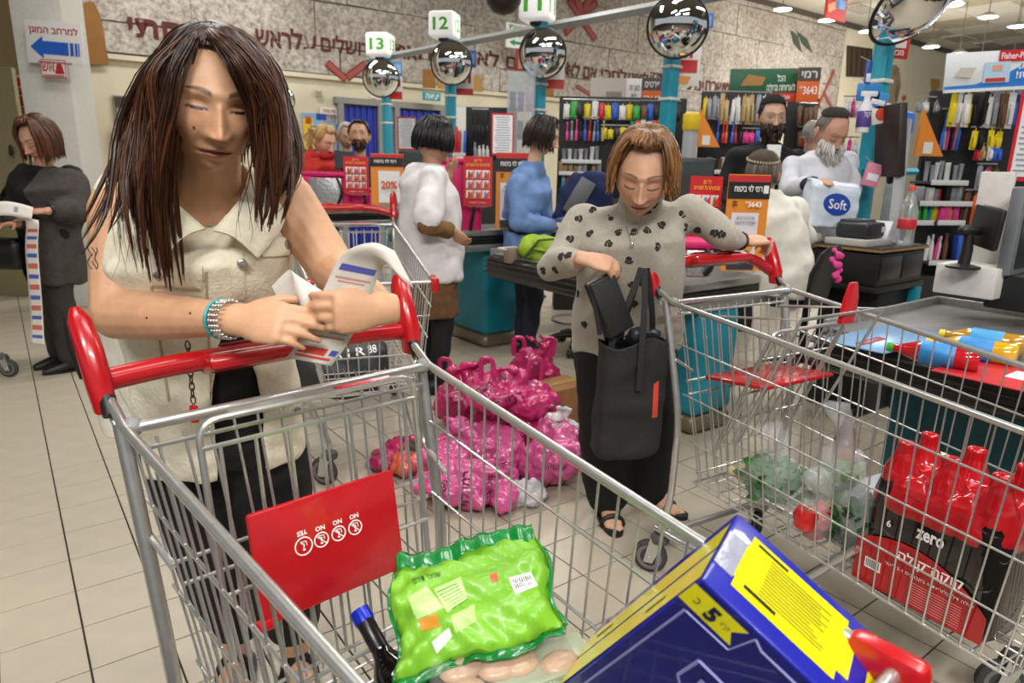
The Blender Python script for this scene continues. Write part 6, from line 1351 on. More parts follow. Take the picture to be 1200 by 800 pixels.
# ------------------------------------------------------------------ second cart's shopping
CM = Matrix.Translation((.70, 2.36, 0)) @ rotz(math.atan2(-.51, -.86))
def inb(x, y, z): return CM @ V(x, y, z)
RB = CM.to_3x3()
film = mat('thin_film', '#e4e8ea', .12, var=.05, alpha=.2, bump=.5, bscale=35)
def six_pack():
    t = wthing('cola_six_pack', 'red shrink-wrapped six-pack of dark cola bottles in the second cart', 'drink pack', inb(.02, .90, .36))
    cola = mat('cola_dark', '#120a08', .08, var=.1, coat=.6); redf = mat('red_shrink_film', '#b3101a', .16, var=.08, coat=.6, bump=.1, bscale=14); blackf = mat('black_shrink_film', '#100d0e', .1, var=.1, coat=.7)
    pos = [(-.115 + .0925 * i, .80 + .0925 * j) for j in range(2) for i in range(3)]; pos = [(.028 + .093 * (i - 1) + .0, .86 + .093 * j) for j in range(2) for i in range(3)]
    z0 = .335; rot = rotz(1.5708)
    PC = CM @ Matrix.Translation((.0, .0, 0))
    # pack axis runs along the cart
    pos = [(.125 - .11 * j, .80 + .11 * i) for i in range(3) for j in range(2)]
    for x, y in pos:
        p = inb(x, y, z0); S_ = Matrix.Translation(p) @ Matrix.Scale(1.18, 4); b = MB().lathe([(.001, 0), (.040, 0), (.045, .012), (.0455, .2), (.043, .23), (.032, .275), (.018, .305), (.014, .32), (.001, .32)], 20, S_).build('bottle', cola, t)
        MB().lathe([(.001, .333), (.013, .333), (.0145, .328), (.0145, .31), (.001, .308)], 14, S_).build('cap', redf, b)
    # film: hugs the six bodies, red shoulders, black middle, red foot print
    cx, cy = inb(.07, .91, 0).to_2d(); fx, fy = RB @ V(1, 0, 0), RB @ V(0, 1, 0); ZS = 1.18
    def sec(z, wx, wy): return (V(cx, cy, z0 + (z - z0) * ZS), fx * wx * ZS, fy * wy * ZS)
    mb = MB(); mb.loft([sec(z0 - .003, .088, .134), sec(z0 + .005, .094, .141), sec(z0 + .19, .094, .141), sec(z0 + .205, .0935, .1405)], 40, 5); f1 = mb.build('black_film', blackf, t)
    mb = MB(); mb.loft([sec(z0 + .19, .095, .142), sec(z0 + .215, .095, .142), sec(z0 + .25, .088, .136), sec(z0 + .268, .07, .12), sec(z0 + .272, .02, .05)], 40, 4.5)
    for x, y in pos: p = inb(x, y, z0); mb.lathe([(.001, .22), (.043, .22), (.036, .27), (.0235, .30), (.019, .315), (.0185, .338), (.001, .340)], 18, Matrix.Translation(p) @ Matrix.Scale(1.18, 4))
    cloth(mb, 'red_film', redf, t, .0055, 3, .0015, 40, 3)
    bv = bvh_of(f1)
    quad = lambda u, v: None
    M = frame(V(cx, cy, z0) + fx * .0956 * ZS, fy, V(0, 0, 1))
    if (M.to_3x3() @ V(0, 0, 1)).dot(CC - M.translation) < 0: M = frame(V(cx, cy, z0) + fx * .0956 * ZS, -fy, V(0, 0, 1))
    M = M @ Matrix.Scale(ZS, 4)
    poly = [(-.138, .004)] + [(-.138 + .272 * i / 24, .05 + .085 * math.sin(math.pi * (.18 + .8 * i / 24)) ** .7) for i in range(25)] + [(.134, .004)]
    MB().prism(poly, .0012, M).build('red_print', redf, f1, ang=None)
    T = lambda x, z: M @ Matrix.Translation((x, z, .0018))
    text('zero', T(.01, .172), white_ink, f1, .055, .022, bold=.03); text('6', T(-.075, .165), white_ink, f1, None, .016, bold=.02)
    text('קוקה־קולה', T(.02, .105), white_ink, f1, .13, .030, bold=.02); text('קולה דל קלוריות 6 בקבוקים 1.5 ליטר', T(.02, .075), white_ink, f1, .18, .010)
    R_ = M.to_3x3().normalized()
    def pl(x, z, w_, h_, m, nm, d=.0018): mb = MB(); mb.box((x, z, d), (w_, h_, .0006)); mb.xf(M); mb.build(nm, m, f1)
    for k in range(9): pl(.04, .06 - k * .0058, .10, .0014, flat('#d98a8a'), 'print_line')
    pl(-.095, .055, .036, .024, white_ink, 'barcode_label')
    for k in range(9): pl(-.109 + k * .0034, .056, .0014, .018, black_ink, 'bar', .0024)
    MB().rbox(V(cx, cy, z0 + .262 * ZS) + fy * .04 + fx * .07, (.05, .02, .002), .0008, RB @ Matrix.Rotation(1.57, 3, 'Z')).build('barcode_label', white_ink, f1)
six_pack()
def veg_bag(label, x, y, z, size, fill, seed, n=30, kind='leaf', col_f=None, neck=True):
    c = inb(x, y, z); t = wthing('vegetable_bag', label, 'vegetables', c, 'see-through bags of vegetables'); r = random.Random(seed); sx, sy, sz = size
    if kind == 'leaf':
        mb = MB()
        for k in range(n):
            a = r.uniform(0, 6.28); p = c + V(r.gauss(0, sx * .3), r.gauss(0, sy * .3), sz * r.uniform(.15, .55)); d = V(math.cos(a), math.sin(a), r.uniform(-.3, .8)).normalized(); s = d.orthogonal().normalized(); L = r.uniform(.03, .06); wv_ = r.uniform(.01, .02); u = d.cross(s)
            pts = [p, p + d * L * .3 + s * wv_, p + d * L * .7 + s * wv_ * .7 + u * .006, p + d * L, p + d * L * .7 - s * wv_ * .7 + u * .006, p + d * L * .3 - s * wv_]; mb.add(pts + [q + u * .0015 for q in pts], [(0, 1, 2, 3, 4, 5), (11, 10, 9, 8, 7, 6)] + [(i, (i + 1) % 6, 6 + (i + 1) % 6, 6 + i) for i in range(6)])
        o = mb.build('leaves', fill, t); o['kind'] = 'stuff'
        for k in range(8): p = c + V(r.gauss(0, sx * .25), r.gauss(0, sy * .25), .01); MB().tube([p, p + V(r.uniform(-.03, .03), r.uniform(-.03, .03), sz * .5)], .003, 5).build('stem', mat('stem_green', '#7c9a4c', .5), t)
    else:
        for k in range(n):
            p = c + V(r.uniform(-.6, .6) * sx, r.uniform(-.6, .6) * sy, .035 + sz * .25 * (k % 2)); e = MB().loft([(p + V(0, 0, -.035), V(.012, 0, 0), V(0, .012, 0)), (p + V(0, 0, -.02), V(.032, 0, 0), V(0, .032, 0)), (p + V(0, 0, .015), V(.038, 0, 0), V(0, .036, 0)), (p + V(0, 0, .034), V(.028, 0, 0), V(0, .028, 0)), (p + V(0, 0, .03), V(.006, 0, 0), V(0, .006, 0))], 14).build('tomato' if kind == 'tomato' else 'vegetable', fill, t)
            MB().tube([p + V(0, 0, .028), p + V(.004, 0, .045)], .004, 6).build('stalk', mat('stem_green', '#7c9a4c', .5), e)
    mb = MB(); mb.ell(c + V(0, 0, sz * .35), (sx, sy, sz * .4)); 
    if neck: mb.tube([c + V(0, 0, sz * .5), c + V(.01, 0, sz * .85), c + V(-.02, .01, sz * 1.15)], [sx * .6, sx * .28, sx * .42], 12)
    me = remesh(mb, .010, 1, .008, 45, seed); b = link('film', me, film, t)
leafg = mat('leaf_green', '#2f7a1c', .5, var=.3, scale=60); redv = mat('red_pepper', '#c01f1c', .2, var=.1, coat=.5)
veg_bag('bag of green herbs at the second cart\'s rear corner', .12, .42, .385, (.10, .10, .22), leafg, 1, 260)
veg_bag('clear bag of red peppers in the middle of the second cart', .13, .585, .355, (.085, .085, .17), redv, 2, 7, 'pepper')
veg_bag('tall thin white bag with herbs standing in the second cart', .02, .56, .36, (.09, .08, .33), mat('pale_herb', '#6f8f5c', .5, var=.3), 3, 50)
veg_bag('bag of dark salad greens pressed against the cola six-pack', .12, .70, .34, (.05, .075, .28), mat('dark_leaf', '#2c5a22', .5, var=.3, scale=60), 4, 220)
def tub():
    p = inb(-.12, .70, .40); t = wthing('food_tub', 'round hummus tub with green rimmed lid behind the cola six-pack', 'tub', p)
    p = Q(1084, 568, 1.75); MB().lathe([(.001, 0), (.05, 0), (.062, .07), (.066, .075), (.001, .075)], 28, Matrix.Translation(p)).build('cup', mat('cream_tub', '#d9d0b4', .4), t)
    MB().lathe([(.067, .068), (.070, .07), (.070, .084), (.062, .086), (.001, .086)], 28, Matrix.Translation(p)).build('lid', mat('green_lid', '#1f7a3c', .25, coat=.3), t)
    MB().lathe([(.058, .0862), (.058, .0875), (.001, .0877)], 28, Matrix.Translation(p)).build('lid_print', mat('cream_print', '#e3dcc8', .4), t)
    MB().rbox(p + V(.015, -.02, .088), (.05, .025, .0012), .0005).build('lid_badge', flat('#2f7fb4'), t)
    a = Q(1084, 568, 1.75); bs = wthing('bread_box', 'white carton under the hummus tub in the second cart', 'box', V(a.x, a.y, .40)); h = a.z - .395
    MB().rbox(V(a.x, a.y, .395 + h / 2), (.13, .12, h), .004, RB).build('carton', flat('#d4d2cc'), bs); MB().rbox(V(a.x, a.y, .395 + h * .6), (.132, .122, h * .2), .003, RB).build('print_band', flat('#4a72b4'), bs)
tub()
q = Q(1026, 660, 1.75); p = inb(-.08, .60, .40); t = wthing('cleaning_pack', 'blue plastic-wrapped pack between the herbs and the six-pack', 'pack', p); c = Q(1030, 575, 1.9); MB().rbox(V(c.x, c.y, (c.z + .41) / 2), (.16, .10, c.z - .40), .02, RB, 3).build('wrap', flat('#3560b8', .25), t); MB().rbox(V(c.x, c.y, (c.z + .41) / 2 + .02), (.164, .104, .05), .01, RB).build('print_band', flat('#dfe5ee', .25), t)
bc = inb(-.13, .48, .41); bottle('brown sauce bottle with black cap at the back of the second cart', bc, .26, .032, mat('brown_sauce', '#5c3a2a', .3, coat=.4), blackp, flat('#8a5a44'))
t = wthing('garlic_bag', 'small bag of pale garlic near the second cart\'s rear leg', 'vegetables', inb(.14, .27, .42))
for k in range(4): MB().ell(inb(.12 - .035 * (k % 2), .27 + .04 * (k // 2), .43), (.022, .022, .018)).build('garlic_bulb', mat('garlic', '#d6c49a', .6), t)

# ------------------------------------------------------------------ on the conveyor
BZ = .81
def lying(label, px, py, ang, L, r, body, cap_, lab):
    p = Pz(px, py, BZ + r); d = V(math.cos(ang), math.sin(ang), 0); M = frame(p - d * L / 2, d.orthogonal().normalized(), d.cross(d.orthogonal().normalized())); M = frame(p - d * L / 2, V(0, 0, 1).cross(d), V(0, 0, 1)) if False else M
    return bottle(label, p, L, r, body, cap_, lab, M=M, group='drink bottles lying on the conveyor', labz=(.25, .62))
redj = mat('red_drink', '#c01a22', .1, coat=.5, var=.1); yelj = mat('yellow_drink', '#d8a81e', .1, coat=.5, var=.1)
aD1 = math.atan2(D1.y, D1.x)
lying('red drink bottle with green cap lying on the conveyor\'s edge', 1092, 414, aD1 + .25, .25, .037, redj, flat('#2fae3c'), flat('#2f86c8'))
lying('yellow drink bottle with blue label lying behind the red one', 1137, 408, aD1 + .2, .25, .037, yelj, flat('#e0c43a'), flat('#2f86c8'))
lying('orange-yellow drink bottle nearest the register', 1150, 398, aD1 + .15, .25, .037, mat('amber_drink', '#b8862a', .1, coat=.5), flat('#e0c43a'), flat('#3f9ad0'))
t = wthing('advert_mat', 'red printed mat stuck on the conveyor at the photo\'s right edge', 'mat', Pz(1180, 437, BZ)); c = Pz(1185, 440, BZ + .003); MB().rbox(c, (.3, .32, .004), .001, R1).build('sheet', flat('#c4282c'), t); MB().rbox(c + V(.03, -.02, .003), (.1, .08, .002), .0008, R1).build('print_panel', white_ink, t)
c = Pz(1040, 395, BZ + .004); t = wthing('blue_tray_liner', 'pale blue plastic liner at the conveyor\'s left end', 'liner', c); MB().rbox(c, (.5, .22, .004), .001, R1).build('sheet', flat('#7aa6cc', .25), t); MB().rbox(c - D2 * .12 + V(0, 0, .003), (.16, .03, .003), .001, R1).build('edge_strip', flat('#a8485c', .3), t)
mb = MB(); c = Pz(1138, 342, .83)
for k in range(6): mb.ell(c + V(.03 * (k - 2.5), .012 * math.sin(k * 2), .012), (.03, .025, .016))
y = tag(cloth(mb, 'cleaning_cloth', mat('yellow_cloth', '#d8b51e', .9, bump=.3), None, .007, 1, .008, 60, 3), 'crumpled yellow cleaning cloth under the register stand', 'cloth')
# lime bag on the far conveyor
mb = MB(); c = Q(636, 289, 4.45); r_ = random.Random(2)
for k in range(9): mb.ell(c + V(r_.uniform(-.09, .10), r_.uniform(-.05, .05), r_.uniform(-.05, .05)), (.07, .05, .055))
t = wthing('fabric_bag', 'lime green folded fabric bag on the conveyor between blue and paw sweaters', 'bag', c - V(0, 0, .1)); g = cloth(mb, 'fabric', mat('lime_fabric', '#94b32a', .8, var=.12, bump=.3, bscale=30), t, .010, 3, .010, 30, 5)
MB().tube([c + V(-.10, -.06, -.04), c + V(-.03, -.09, .05), c + V(.06, -.09, .06), c + V(.13, -.07, -.01)], .008, 6).build('piping', flat('#3f5a1a', .8), t); MB().tube([c + V(-.12, -.05, -.06), c + V(-.06, -.09, -.01), c + V(.03, -.095, -.03)], .007, 6).build('piping', flat('#3f5a1a', .8), t)
t = wthing('paper_card', 'white card standing at the far conveyor\'s corner', 'card', Q(597, 297, 4.5)); MB().rbox(Q(598, 291, 4.55), (.14, .1, .012), .002, R1).build('card', flat('#dcdad4'), t); MB().rbox(Q(601, 299, 4.5), (.10, .07, .10), .006, R1).build('carton', flat('#8a7a68'), t)
# office chairs
def chair(label, px, py, Y, back_px=None, rz=0.0, sc_=1.0):
    p = Pz(px, py, 0) if Y is None else V(Q(px, py, Y).x, Y, 0); t = wthing('office_chair', label, 'chair', p, 'black cashier chairs on castors')
    for k in range(5):
        a = rz + k * 2 * math.pi / 5; d = V(math.cos(a), math.sin(a), 0); MB().tube([p + V(0, 0, .12), p + d * .15 + V(0, 0, .115), p + d * .27 + V(0, 0, .08)], [.026, .022, .016], 8).build('base_arm', blackp, t)
        for s in (-1, 1): MB().lathe([(.001, -.012), (.028, -.012), (.03, 0), (.028, .012), (.001, .012)], 14, frame(p + d * .27 + V(-d.y, d.x, 0) * (s * .016) + V(0, 0, .03), V(0, 0, 1), d)).build('castor', blackp, t)
    MB().tube([p + V(0, 0, .1), p + V(0, 0, .55)], .025, 12).build('gas_lift', blackp, t)
    MB().tube([p + V(.20 * math.cos(u), .20 * math.sin(u), .24) for u in [i * math.pi / 12 for i in range(24)]], .010, 8, closed=True).build('foot_ring', steel, t)
    MB().rbox(p + V(0, 0, .58), (.44, .42, .08), .035, Matrix.Rotation(rz, 3, 'Z'), 3).build('seat', mat('black_seat_fabric', '#151516', .9), t)
    if back_px:
        b = Q(*back_px); mb = MB(); mb.loft([(b + V(-.02, 0, -.17), V(.10, .10, 0), V(0, .02, 0)), (b, V(.12, .12, 0), V(0, .03, 0)), (b + V(.03, 0, .10), V(.10, .10, 0), V(0, .022, 0)), (b + V(.04, 0, .13), V(.05, .05, 0), V(0, .01, 0))], 24, 3); mb.build('backrest', blackp, t); MB().tube([p + V(0, .05, .56), b + V(0, .03, -.1)], .018, 8).build('back_post', blackp, t)
    return t, p
ch, cp_ = chair('black castor chair of the seated kippah-wearing cashier, pink cloth on its back', 935, 440, None, (965, 318, 3.45), .3)
mb = MB(); b = Q(977, 305, 3.35)
for k in range(7): mb.ell(b + V(.016 * math.sin(k * 2.1) + .006 * k, .01 * math.cos(k * 3), .05 - .024 * k), (.016 + .006 * (k % 2), .010, .018))
tag(cloth(mb, 'scarf', mat('pink_scarf', '#d8408c', .7, bump=.3), None, .006, 1, .005, 80, 3), 'bright pink cloth tied to the cashier\'s chair back', 'cloth')
chair('black castor chair under the conveyor behind the paw sweater woman', 676, 395, 5.2, None, .7)
jb = Q(688, 222, 4.9); t = wthing('jacket', 'navy jacket over a chair back behind the paw sweater woman', 'jacket', jb - V(0, 0, .2)); mb = MB(); mb.loft([(jb + V(-.02, 0, -.2), V(.22, 0, 0), V(0, -.06, 0)), (jb, V(.19, 0, 0), V(0, -.07, 0)), (jb + V(.03, 0, .12), V(.12, 0, 0), V(0, -.06, 0))], 20); cloth(mb, 'fabric', mat('navy_fleece', '#18234a', .95), t, .016, 4, .012, 25, 3); MB().rbox(jb + V(-.06, -.08, -.05), (.12, .03, .26), .015, Matrix.Rotation(.5, 3, 'Y')).build('backrest_edge', mat('grey_shell', '#5a5d63', .5), t)
# cart wheel at the left edge and near the conveyor
def lone_cart(label, x, y, rz):
    t = thing('shopping_cart', label, 'shopping cart', (x, y, 0), rz, 'wire shopping carts with red handles')
    for s in (-1, 1):
        caster(t, (s * .2, 0, 0), .4); MB().tube(arc_poly([(s * .2, 0, .15), (s * .2, .1, .2), (s * .2, .6, .2)], .05), .013, 8).build('chassis_tube', steel, t)
        caster(t, (s * .2, .6, 0), .4)
        MB().tube([(s * .2, .3, .2), (s * .24, .25, .95)], .012, 8).build('leg', steel, t); MB().tube([(s * .24, .25, .95), (s * .2, 1.0, .85)], .009, 8).build('rim_rail', steel, t)
        for k in range(10): MB().tube([(s * (.24 - .004 * k), .3 + .07 * k, .945 - .01 * k), (s * .2, .34 + .06 * k, .45)], .0028, 5).build('wire', steel, t)
    for z in (.45, .95): MB().tube([(-.22, .3, z), (.22, .3, z)], .008, 8).build('cross_rail', steel, t)
    MB().tube([(-.26, .2, 1.0), (.26, .2, 1.0)], .018, 10).build('handle_bar', redp, t)
p = Pz(-6, 455, 0); lone_cart('wire cart of which only a wheel shows at the far left edge', p.x - .18, p.y + .05, 1.2)
# toilet paper pack
def soft():
    c = Q(973, 240, 4.05); t = wthing('toilet_paper_pack', 'white and blue pack of toilet paper under the white-bearded man\'s hand', 'toilet paper', c - V(0, 0, .13)); R_ = Matrix.Rotation(.25, 3, 'Z') @ Matrix.Rotation(.1, 3, 'Y')
    for k in range(3):
        for j in range(2): MB().lathe([(.001, 0), (.052, 0), (.054, .01), (.054, .10), (.052, .11), (.001, .11)], 18, Matrix.Translation(c + R_ @ V(-.105 + .105 * k, 0, -.12 + .11 * j))).build('roll', flat('#e3e6ea', .8), t)
    mb = MB(); mb.loft([(c + V(0, 0, -.13), R_ @ V(.155, 0, 0), R_ @ V(0, .06, 0)), (c + V(0, 0, -.11), R_ @ V(.165, 0, 0), R_ @ V(0, .065, 0)), (c + V(0, 0, .09), R_ @ V(.165, 0, 0), R_ @ V(0, .065, 0)), (c + V(0, 0, .12), R_ @ V(.16, 0, 0), R_ @ V(0, .05, 0)), (c + V(.0, 0, .135), R_ @ V(.17, 0, 0), R_ @ V(0, .02, 0))], 40, 4.5)
    b = cloth(mb, 'wrap', mat('white_blue_wrap', '#cfd9e6', .25, var=.06, coat=.4, bump=.2, bscale=20), t, .008, 1, .004, 40, 4); bv = bvh_of(b)
    M = frame(c + R_ @ V(-.01, -.069, .005), R_ @ V(1, 0, 0), V(0, 0, 1)); MB().lathe([(.001, .003), (.085, .002), (.088, -.006)], 36, M @ Matrix.Diagonal((1.05, .72, 1, 1))).build('logo_oval', mat('logo_blue', '#1743a8', .3, coat=.3), b)
    text('Soft', M @ Matrix.Translation((0, 0, .005)), white_ink, b, .12, .055, bold=.01)
soft()

mb = MB(); c = Q(150, 455, 1.40)
mb.loft([(c + V(0, 0, -.10), V(.05, .01, 0), V(0, -.04, 0)), (c, V(.06, .01, 0), V(0, -.05, 0)), (c + V(0, 0, .10), V(.045, .01, 0), V(0, -.03, 0)), (c + V(0, 0, .17), V(.02, 0, 0), V(0, -.015, 0))], 18)
t = wthing('plastic_bag', 'thin clear plastic bag hanging at the cream vest woman\'s hip', 'bag', c - V(0, 0, .1)); cloth(mb, 'film', mat('hip_bag_film', '#e6e2d8', .15, alpha=.4, bump=.6, bscale=30), t, .008, 1, .008, 45, 4); MB().tube(arc_poly([c + V(-.02, 0, .15), c + V(-.01, 0, .22), c + V(.02, 0, .15)], .03), .005, 6).build('handle', mat('hip_bag_film', '#e6e2d8', .15, alpha=.4), t)

# ------------------------------------------------------------------ far wall: lettering, doorway, notices
rust = mat('rust_paint', '#5f221c', .8, var=.15, scale=10); ochre = mat('ochre_print', '#9a6a34', .8, var=.1, scale=6); redribbon = mat('red_ribbon', '#8f2a22', .7, var=.12)
ML = wthing('mural_lettering', 'line of dark red Hebrew lettering across the stone mural', 'lettering', wall_pt(0, 3, .05))
for wd, x0, x1, y0, y1 in (('שמחתי', 150, 268, 28, 50), ('ראש', 298, 339, 37, 56), ('על', 339, 369, 36, 59), ('ירושלים', 374, 436, 44, 64), ('את', 460, 487, 54, 70), ('אעלה', 488, 552, 57, 74), ('אם לא', 556, 618, 62, 80), ('אזכרכי', 620, 664, 70, 86), ('אם לא', 662, 697, 74, 92), ('לחכי', 702, 732, 80, 95), ('לשוני', 734, 757, 84, 97), ('תדבק', 759, 781, 86, 98), ('ימיני', 801, 822, 94, 106), ('תשכח', 824, 852, 96, 110)):
    a, za = wallhit(x0, (y0 + y1) / 2); b, zb = wallhit(x1, (y0 + y1) / 2); h = abs(wallhit((x0 + x1) / 2, y0)[1] - wallhit((x0 + x1) / 2, y1)[1])
    text(wd, wall_M((a + b) / 2, (za + zb) / 2, .066), rust, ML, b - a, h, bold=.02, depth=.002)
def wall_poly(label, name, cat, pts, m, off=.066, group=None, th=.006, parent=None):
    q = [wallhit(*p) for p in pts]; c = (sum(a for a, z in q) / len(q), sum(z for a, z in q) / len(q)); M = wall_M(c[0], c[1], off); mb = MB().prism([(a - c[0], z - c[1]) for a, z in q], th, M)
    o = mb.build(name, m, parent, ang=None)
    return o if parent is not None else tag(o, label, cat, group)
def arch(px0, px1, ytop, ybot, lean=0): return [(px0 + lean, ybot), (px0, ytop + 22), (px0 + 2, ytop + 10), ((px0 + px1) / 2 - 6, ytop + 1), ((px0 + px1) / 2, ytop), ((px0 + px1) / 2 + 6, ytop + 1), (px1 - 4, ytop + 12), (px1, ytop + 25), (px1 + 8 + lean, ybot)]
wall_poly('tall brown arched panel printed on the mural beside the arrow sign', 'arch_panel', 'mural panel', arch(88, 119, 3, 76), ochre); wall_poly('brown upright strip on the mural behind the front woman\'s hair', 'arch_panel', 'mural panel', [(290, 70), (304, 72), (305, 92), (291, 90)], ochre)
wall_poly('ochre block on the mural behind the lane 12 pole', 'arch_panel', 'mural panel', [(494, 82), (507, 81), (508, 104), (493, 103)], ochre); wall_poly('wide ochre block under the lane 12 mirror', 'arch_panel', 'mural panel', [(510, 87), (563, 91), (563, 108), (510, 104)], mat('pale_ochre', '#b08a4a', .8)); wall_poly('small brown arch on the mural right of the lane 11 mirror', 'arch_panel', 'mural panel', [(637, 113), (637, 104), (641, 100), (646, 104), (646, 114)], ochre)
def ribbon(label, segs, txt=True):
    t = wthing('mural_ribbon', label, 'mural ribbon', wall_pt(*wallhit(*segs[0][0]), .06))
    for (x0, y0), (x1, y1), w_ in segs:
        a = wallhit(x0, y0); b = wallhit(x1, y1); d = Vector((b[0] - a[0], b[1] - a[1])); L = d.length; d.normalize(); M = wall_M((a[0] + b[0]) / 2, (a[1] + b[1]) / 2, .067) @ Matrix.Rotation(math.atan2(d.y, d.x), 4, 'Z'); k = w_ * 12 / 825
        s = MB().prism([(-L / 2, -k / 2), (L / 2, -k / 2), (L / 2, k / 2), (-L / 2, k / 2)], .004, M).build('strip', redribbon, t, ang=None); MB().prism([(-L / 2 * .9, -k * .3), (L / 2 * .9, -k * .3), (L / 2 * .9, k * .3), (-L / 2 * .9, k * .3)], .002, M @ Matrix.Translation((0, 0, .004))).build('strip_face', mat('ribbon_face', '#a0524a', .7), s, ang=None)
ribbon('two dark red crossed strips on the mural left of lane 13', [((381, 74), (404, 94), 8), ((404, 92), (426, 75), 8)]); ribbon('large red crossed ribbons on the mural above the lane 11 mirror', [((663, 0), (695, 47), 9), ((697, 3), (659, 40), 9), ((672, -4), (680, 20), 12), ((690, -4), (680, 18), 12)])
ribbon('red V-shaped ribbons on the mural beside the orange banner', [((975, 83), (955, 126), 7), ((962, 108), (972, 126), 7), ((950, 100), (958, 126), 6)])
ribbon('thin red mark on the mural near the white banner', [((673, 101), (691, 112), 5)])
def leaf(label, pts, m): return wall_poly(label, 'mural_leaf', 'mural leaf', pts, m, group='leaves painted on the mural')
lg = mat('dark_leaf_paint', '#3d4a40', .8); leaf('long dark leaf painted on the mural right of the last mirror', [(924, 36), (932, 42), (937, 62), (927, 50)], lg); leaf('second dark leaf painted beside the first on the mural', [(931, 37), (943, 46), (949, 62), (938, 52)], lg)
t = wthing('bird_painting', 'large brown bird painted on the cream wall behind the white-bearded man', 'painting', wall_pt(*wallhit(1045, 100), .01))
for pts, c in (([(1036, 92), (1042, 78), (1050, 76), (1054, 86), (1055, 100), (1050, 122), (1043, 126), (1037, 110)], '#9a8a6c'), ([(1041, 82), (1047, 76), (1053, 80), (1052, 88), (1044, 88)], '#3f372e'), ([(1050, 92), (1055, 100), (1050, 122), (1047, 110)], '#6a5a44')): wall_poly('', 'bird_shape', '', pts, flat(c, .8), .012, parent=t)
wall_poly('orange leaf painted on the cream wall above the right rack', 'mural_leaf', 'mural leaf', [(1090, 92), (1101, 93), (1101, 102), (1096, 107), (1091, 105)], flat('#b98a45', .8), .01, 'leaves painted on the mural'); wall_poly('small red spot painted beside the bird', 'mural_leaf', 'mural leaf', [(1056, 114), (1060, 111), (1062, 115), (1058, 119)], flat('#b8543c', .8), .01, 'leaves painted on the mural')
t = wthing('vent_opening', 'dark framed louvre opening high on the far wall', 'vent', wall_pt(*wallhit(1006, 72), .01)); wall_poly('', 'recess', '', [(992, 53), (1022, 57), (1021, 91), (991, 90)], flat('#33261b', .9), .01, parent=t)
for k in range(5): wall_poly('', 'slat', '', [(993 + k * 6, 55 + k), (995 + k * 6, 55 + k), (994 + k * 6, 89), (992 + k * 6, 89)], flat('#4e3c2b', .9), .02, parent=t)
# curtained doorway
t = wthing('curtained_doorway', 'wide doorway with blue curtains and a grey centre panel', 'doorway', wall_pt(wallhit(455, 180)[0], 0, .02)); a0, a1 = wallhit(397, 150)[0], wallhit(515, 150)[0]; ztop = wallhit(397, 121)[1]
dm = mat('grey_frame', '#8d8c86', .6); bl = mat('blue_curtain', '#1c2f9c', .7, var=.1)
for a, b in ((a0, a0 + (a1 - a0) * .34), (a0 + (a1 - a0) * .56, a1)):
    n = 12
    for k in range(n):
        x = a + (b - a) * (k + .5) / n; MB().rbox(wall_pt(x, ztop / 2, .03 + .02 * (k % 2)), ((b - a) / n * 1.1, .04, ztop - .04), .018, RW).build('curtain_fold', bl, t)
MB().box(wall_pt((a0 + a1) / 2, ztop + .04, .06), (a1 - a0 + .16, .12, .09), RW).build('lintel', dm, t)
for a in (a0, a0 + (a1 - a0) * .37, a0 + (a1 - a0) * .53, a1): MB().box(wall_pt(a, ztop / 2, .06), (.09, .12, ztop), RW).build('jamb', dm, t)
MB().box(wall_pt(a0 + (a1 - a0) * .45, ztop / 2, .05), ((a1 - a0) * .16, .04, ztop), RW).build('centre_panel', mat('blue_grey_panel', '#7d93b4', .4, .3), t)
def wsign(label, name, cat, x0, y0, x1, y1, c, items=(), off=.03, group=None, edge=None):
    a, z1 = wallhit(x0, y0); b, z0 = wallhit(x1, y1); cx, cz = (a + b) / 2, (z0 + z1) / 2; w_, h_ = b - a, z1 - z0
    t = wthing(name, label, cat, wall_pt(cx, z0, off), group); p = MB().box(wall_pt(cx, cz, off), (w_, .03, h_), RW).build('panel', flat(c), t)
    if edge: MB().box(wall_pt(cx, cz, off - .006), (w_ * 1.06, .03, h_ * 1.06), RW).build('edge', flat(edge), t)
    M = wall_M(cx, cz, off + .017)
    for it in items:
        if it[0] == 't': text(it[1], M @ Matrix.Translation((it[2] * w_, it[3] * h_, .002)), flat(it[6]), p, it[4] * w_, it[5] * h_, bold=.02)
        else: MB().prism([(q[0] * w_, q[1] * h_) for q in it[1]], .003, M).build('print_shape', flat(it[2]), p, ang=None)
    return t
sq = lambda x0, y0, x1, y1: [(x0, y0), (x1, y0), (x1, y1), (x0, y1)]
wsign('white emergency exit sign with green lettering and arrow right of the lane 12 box', 'exit_sign', 'sign', 573, 31, 600, 63, '#e8ebe6', (('t', 'יציאת\nחירום', 0, .18, .8, .5, '#128a5a'), ('p', [(-.38, -.28), (-.15, -.14), (-.15, -.22), (.38, -.22), (.38, -.34), (-.15, -.34), (-.15, -.42)], '#128a5a')), .5)
wsign('small teal exit sign hanging over the blue curtains', 'exit_sign', 'sign', 485, 109, 505, 120, '#1d8f9a', (('t', 'יציאה', 0, 0, .75, .6, '#eef4f2'),), .3)
wsign('white notice with red lettering beside the curtained doorway', 'notice', 'sign', 374, 125, 395, 146, '#e6e2d6', (('t', 'קופה מהירה\nעד 10 פריטים', 0, .1, .8, .5, '#a33a34'),))
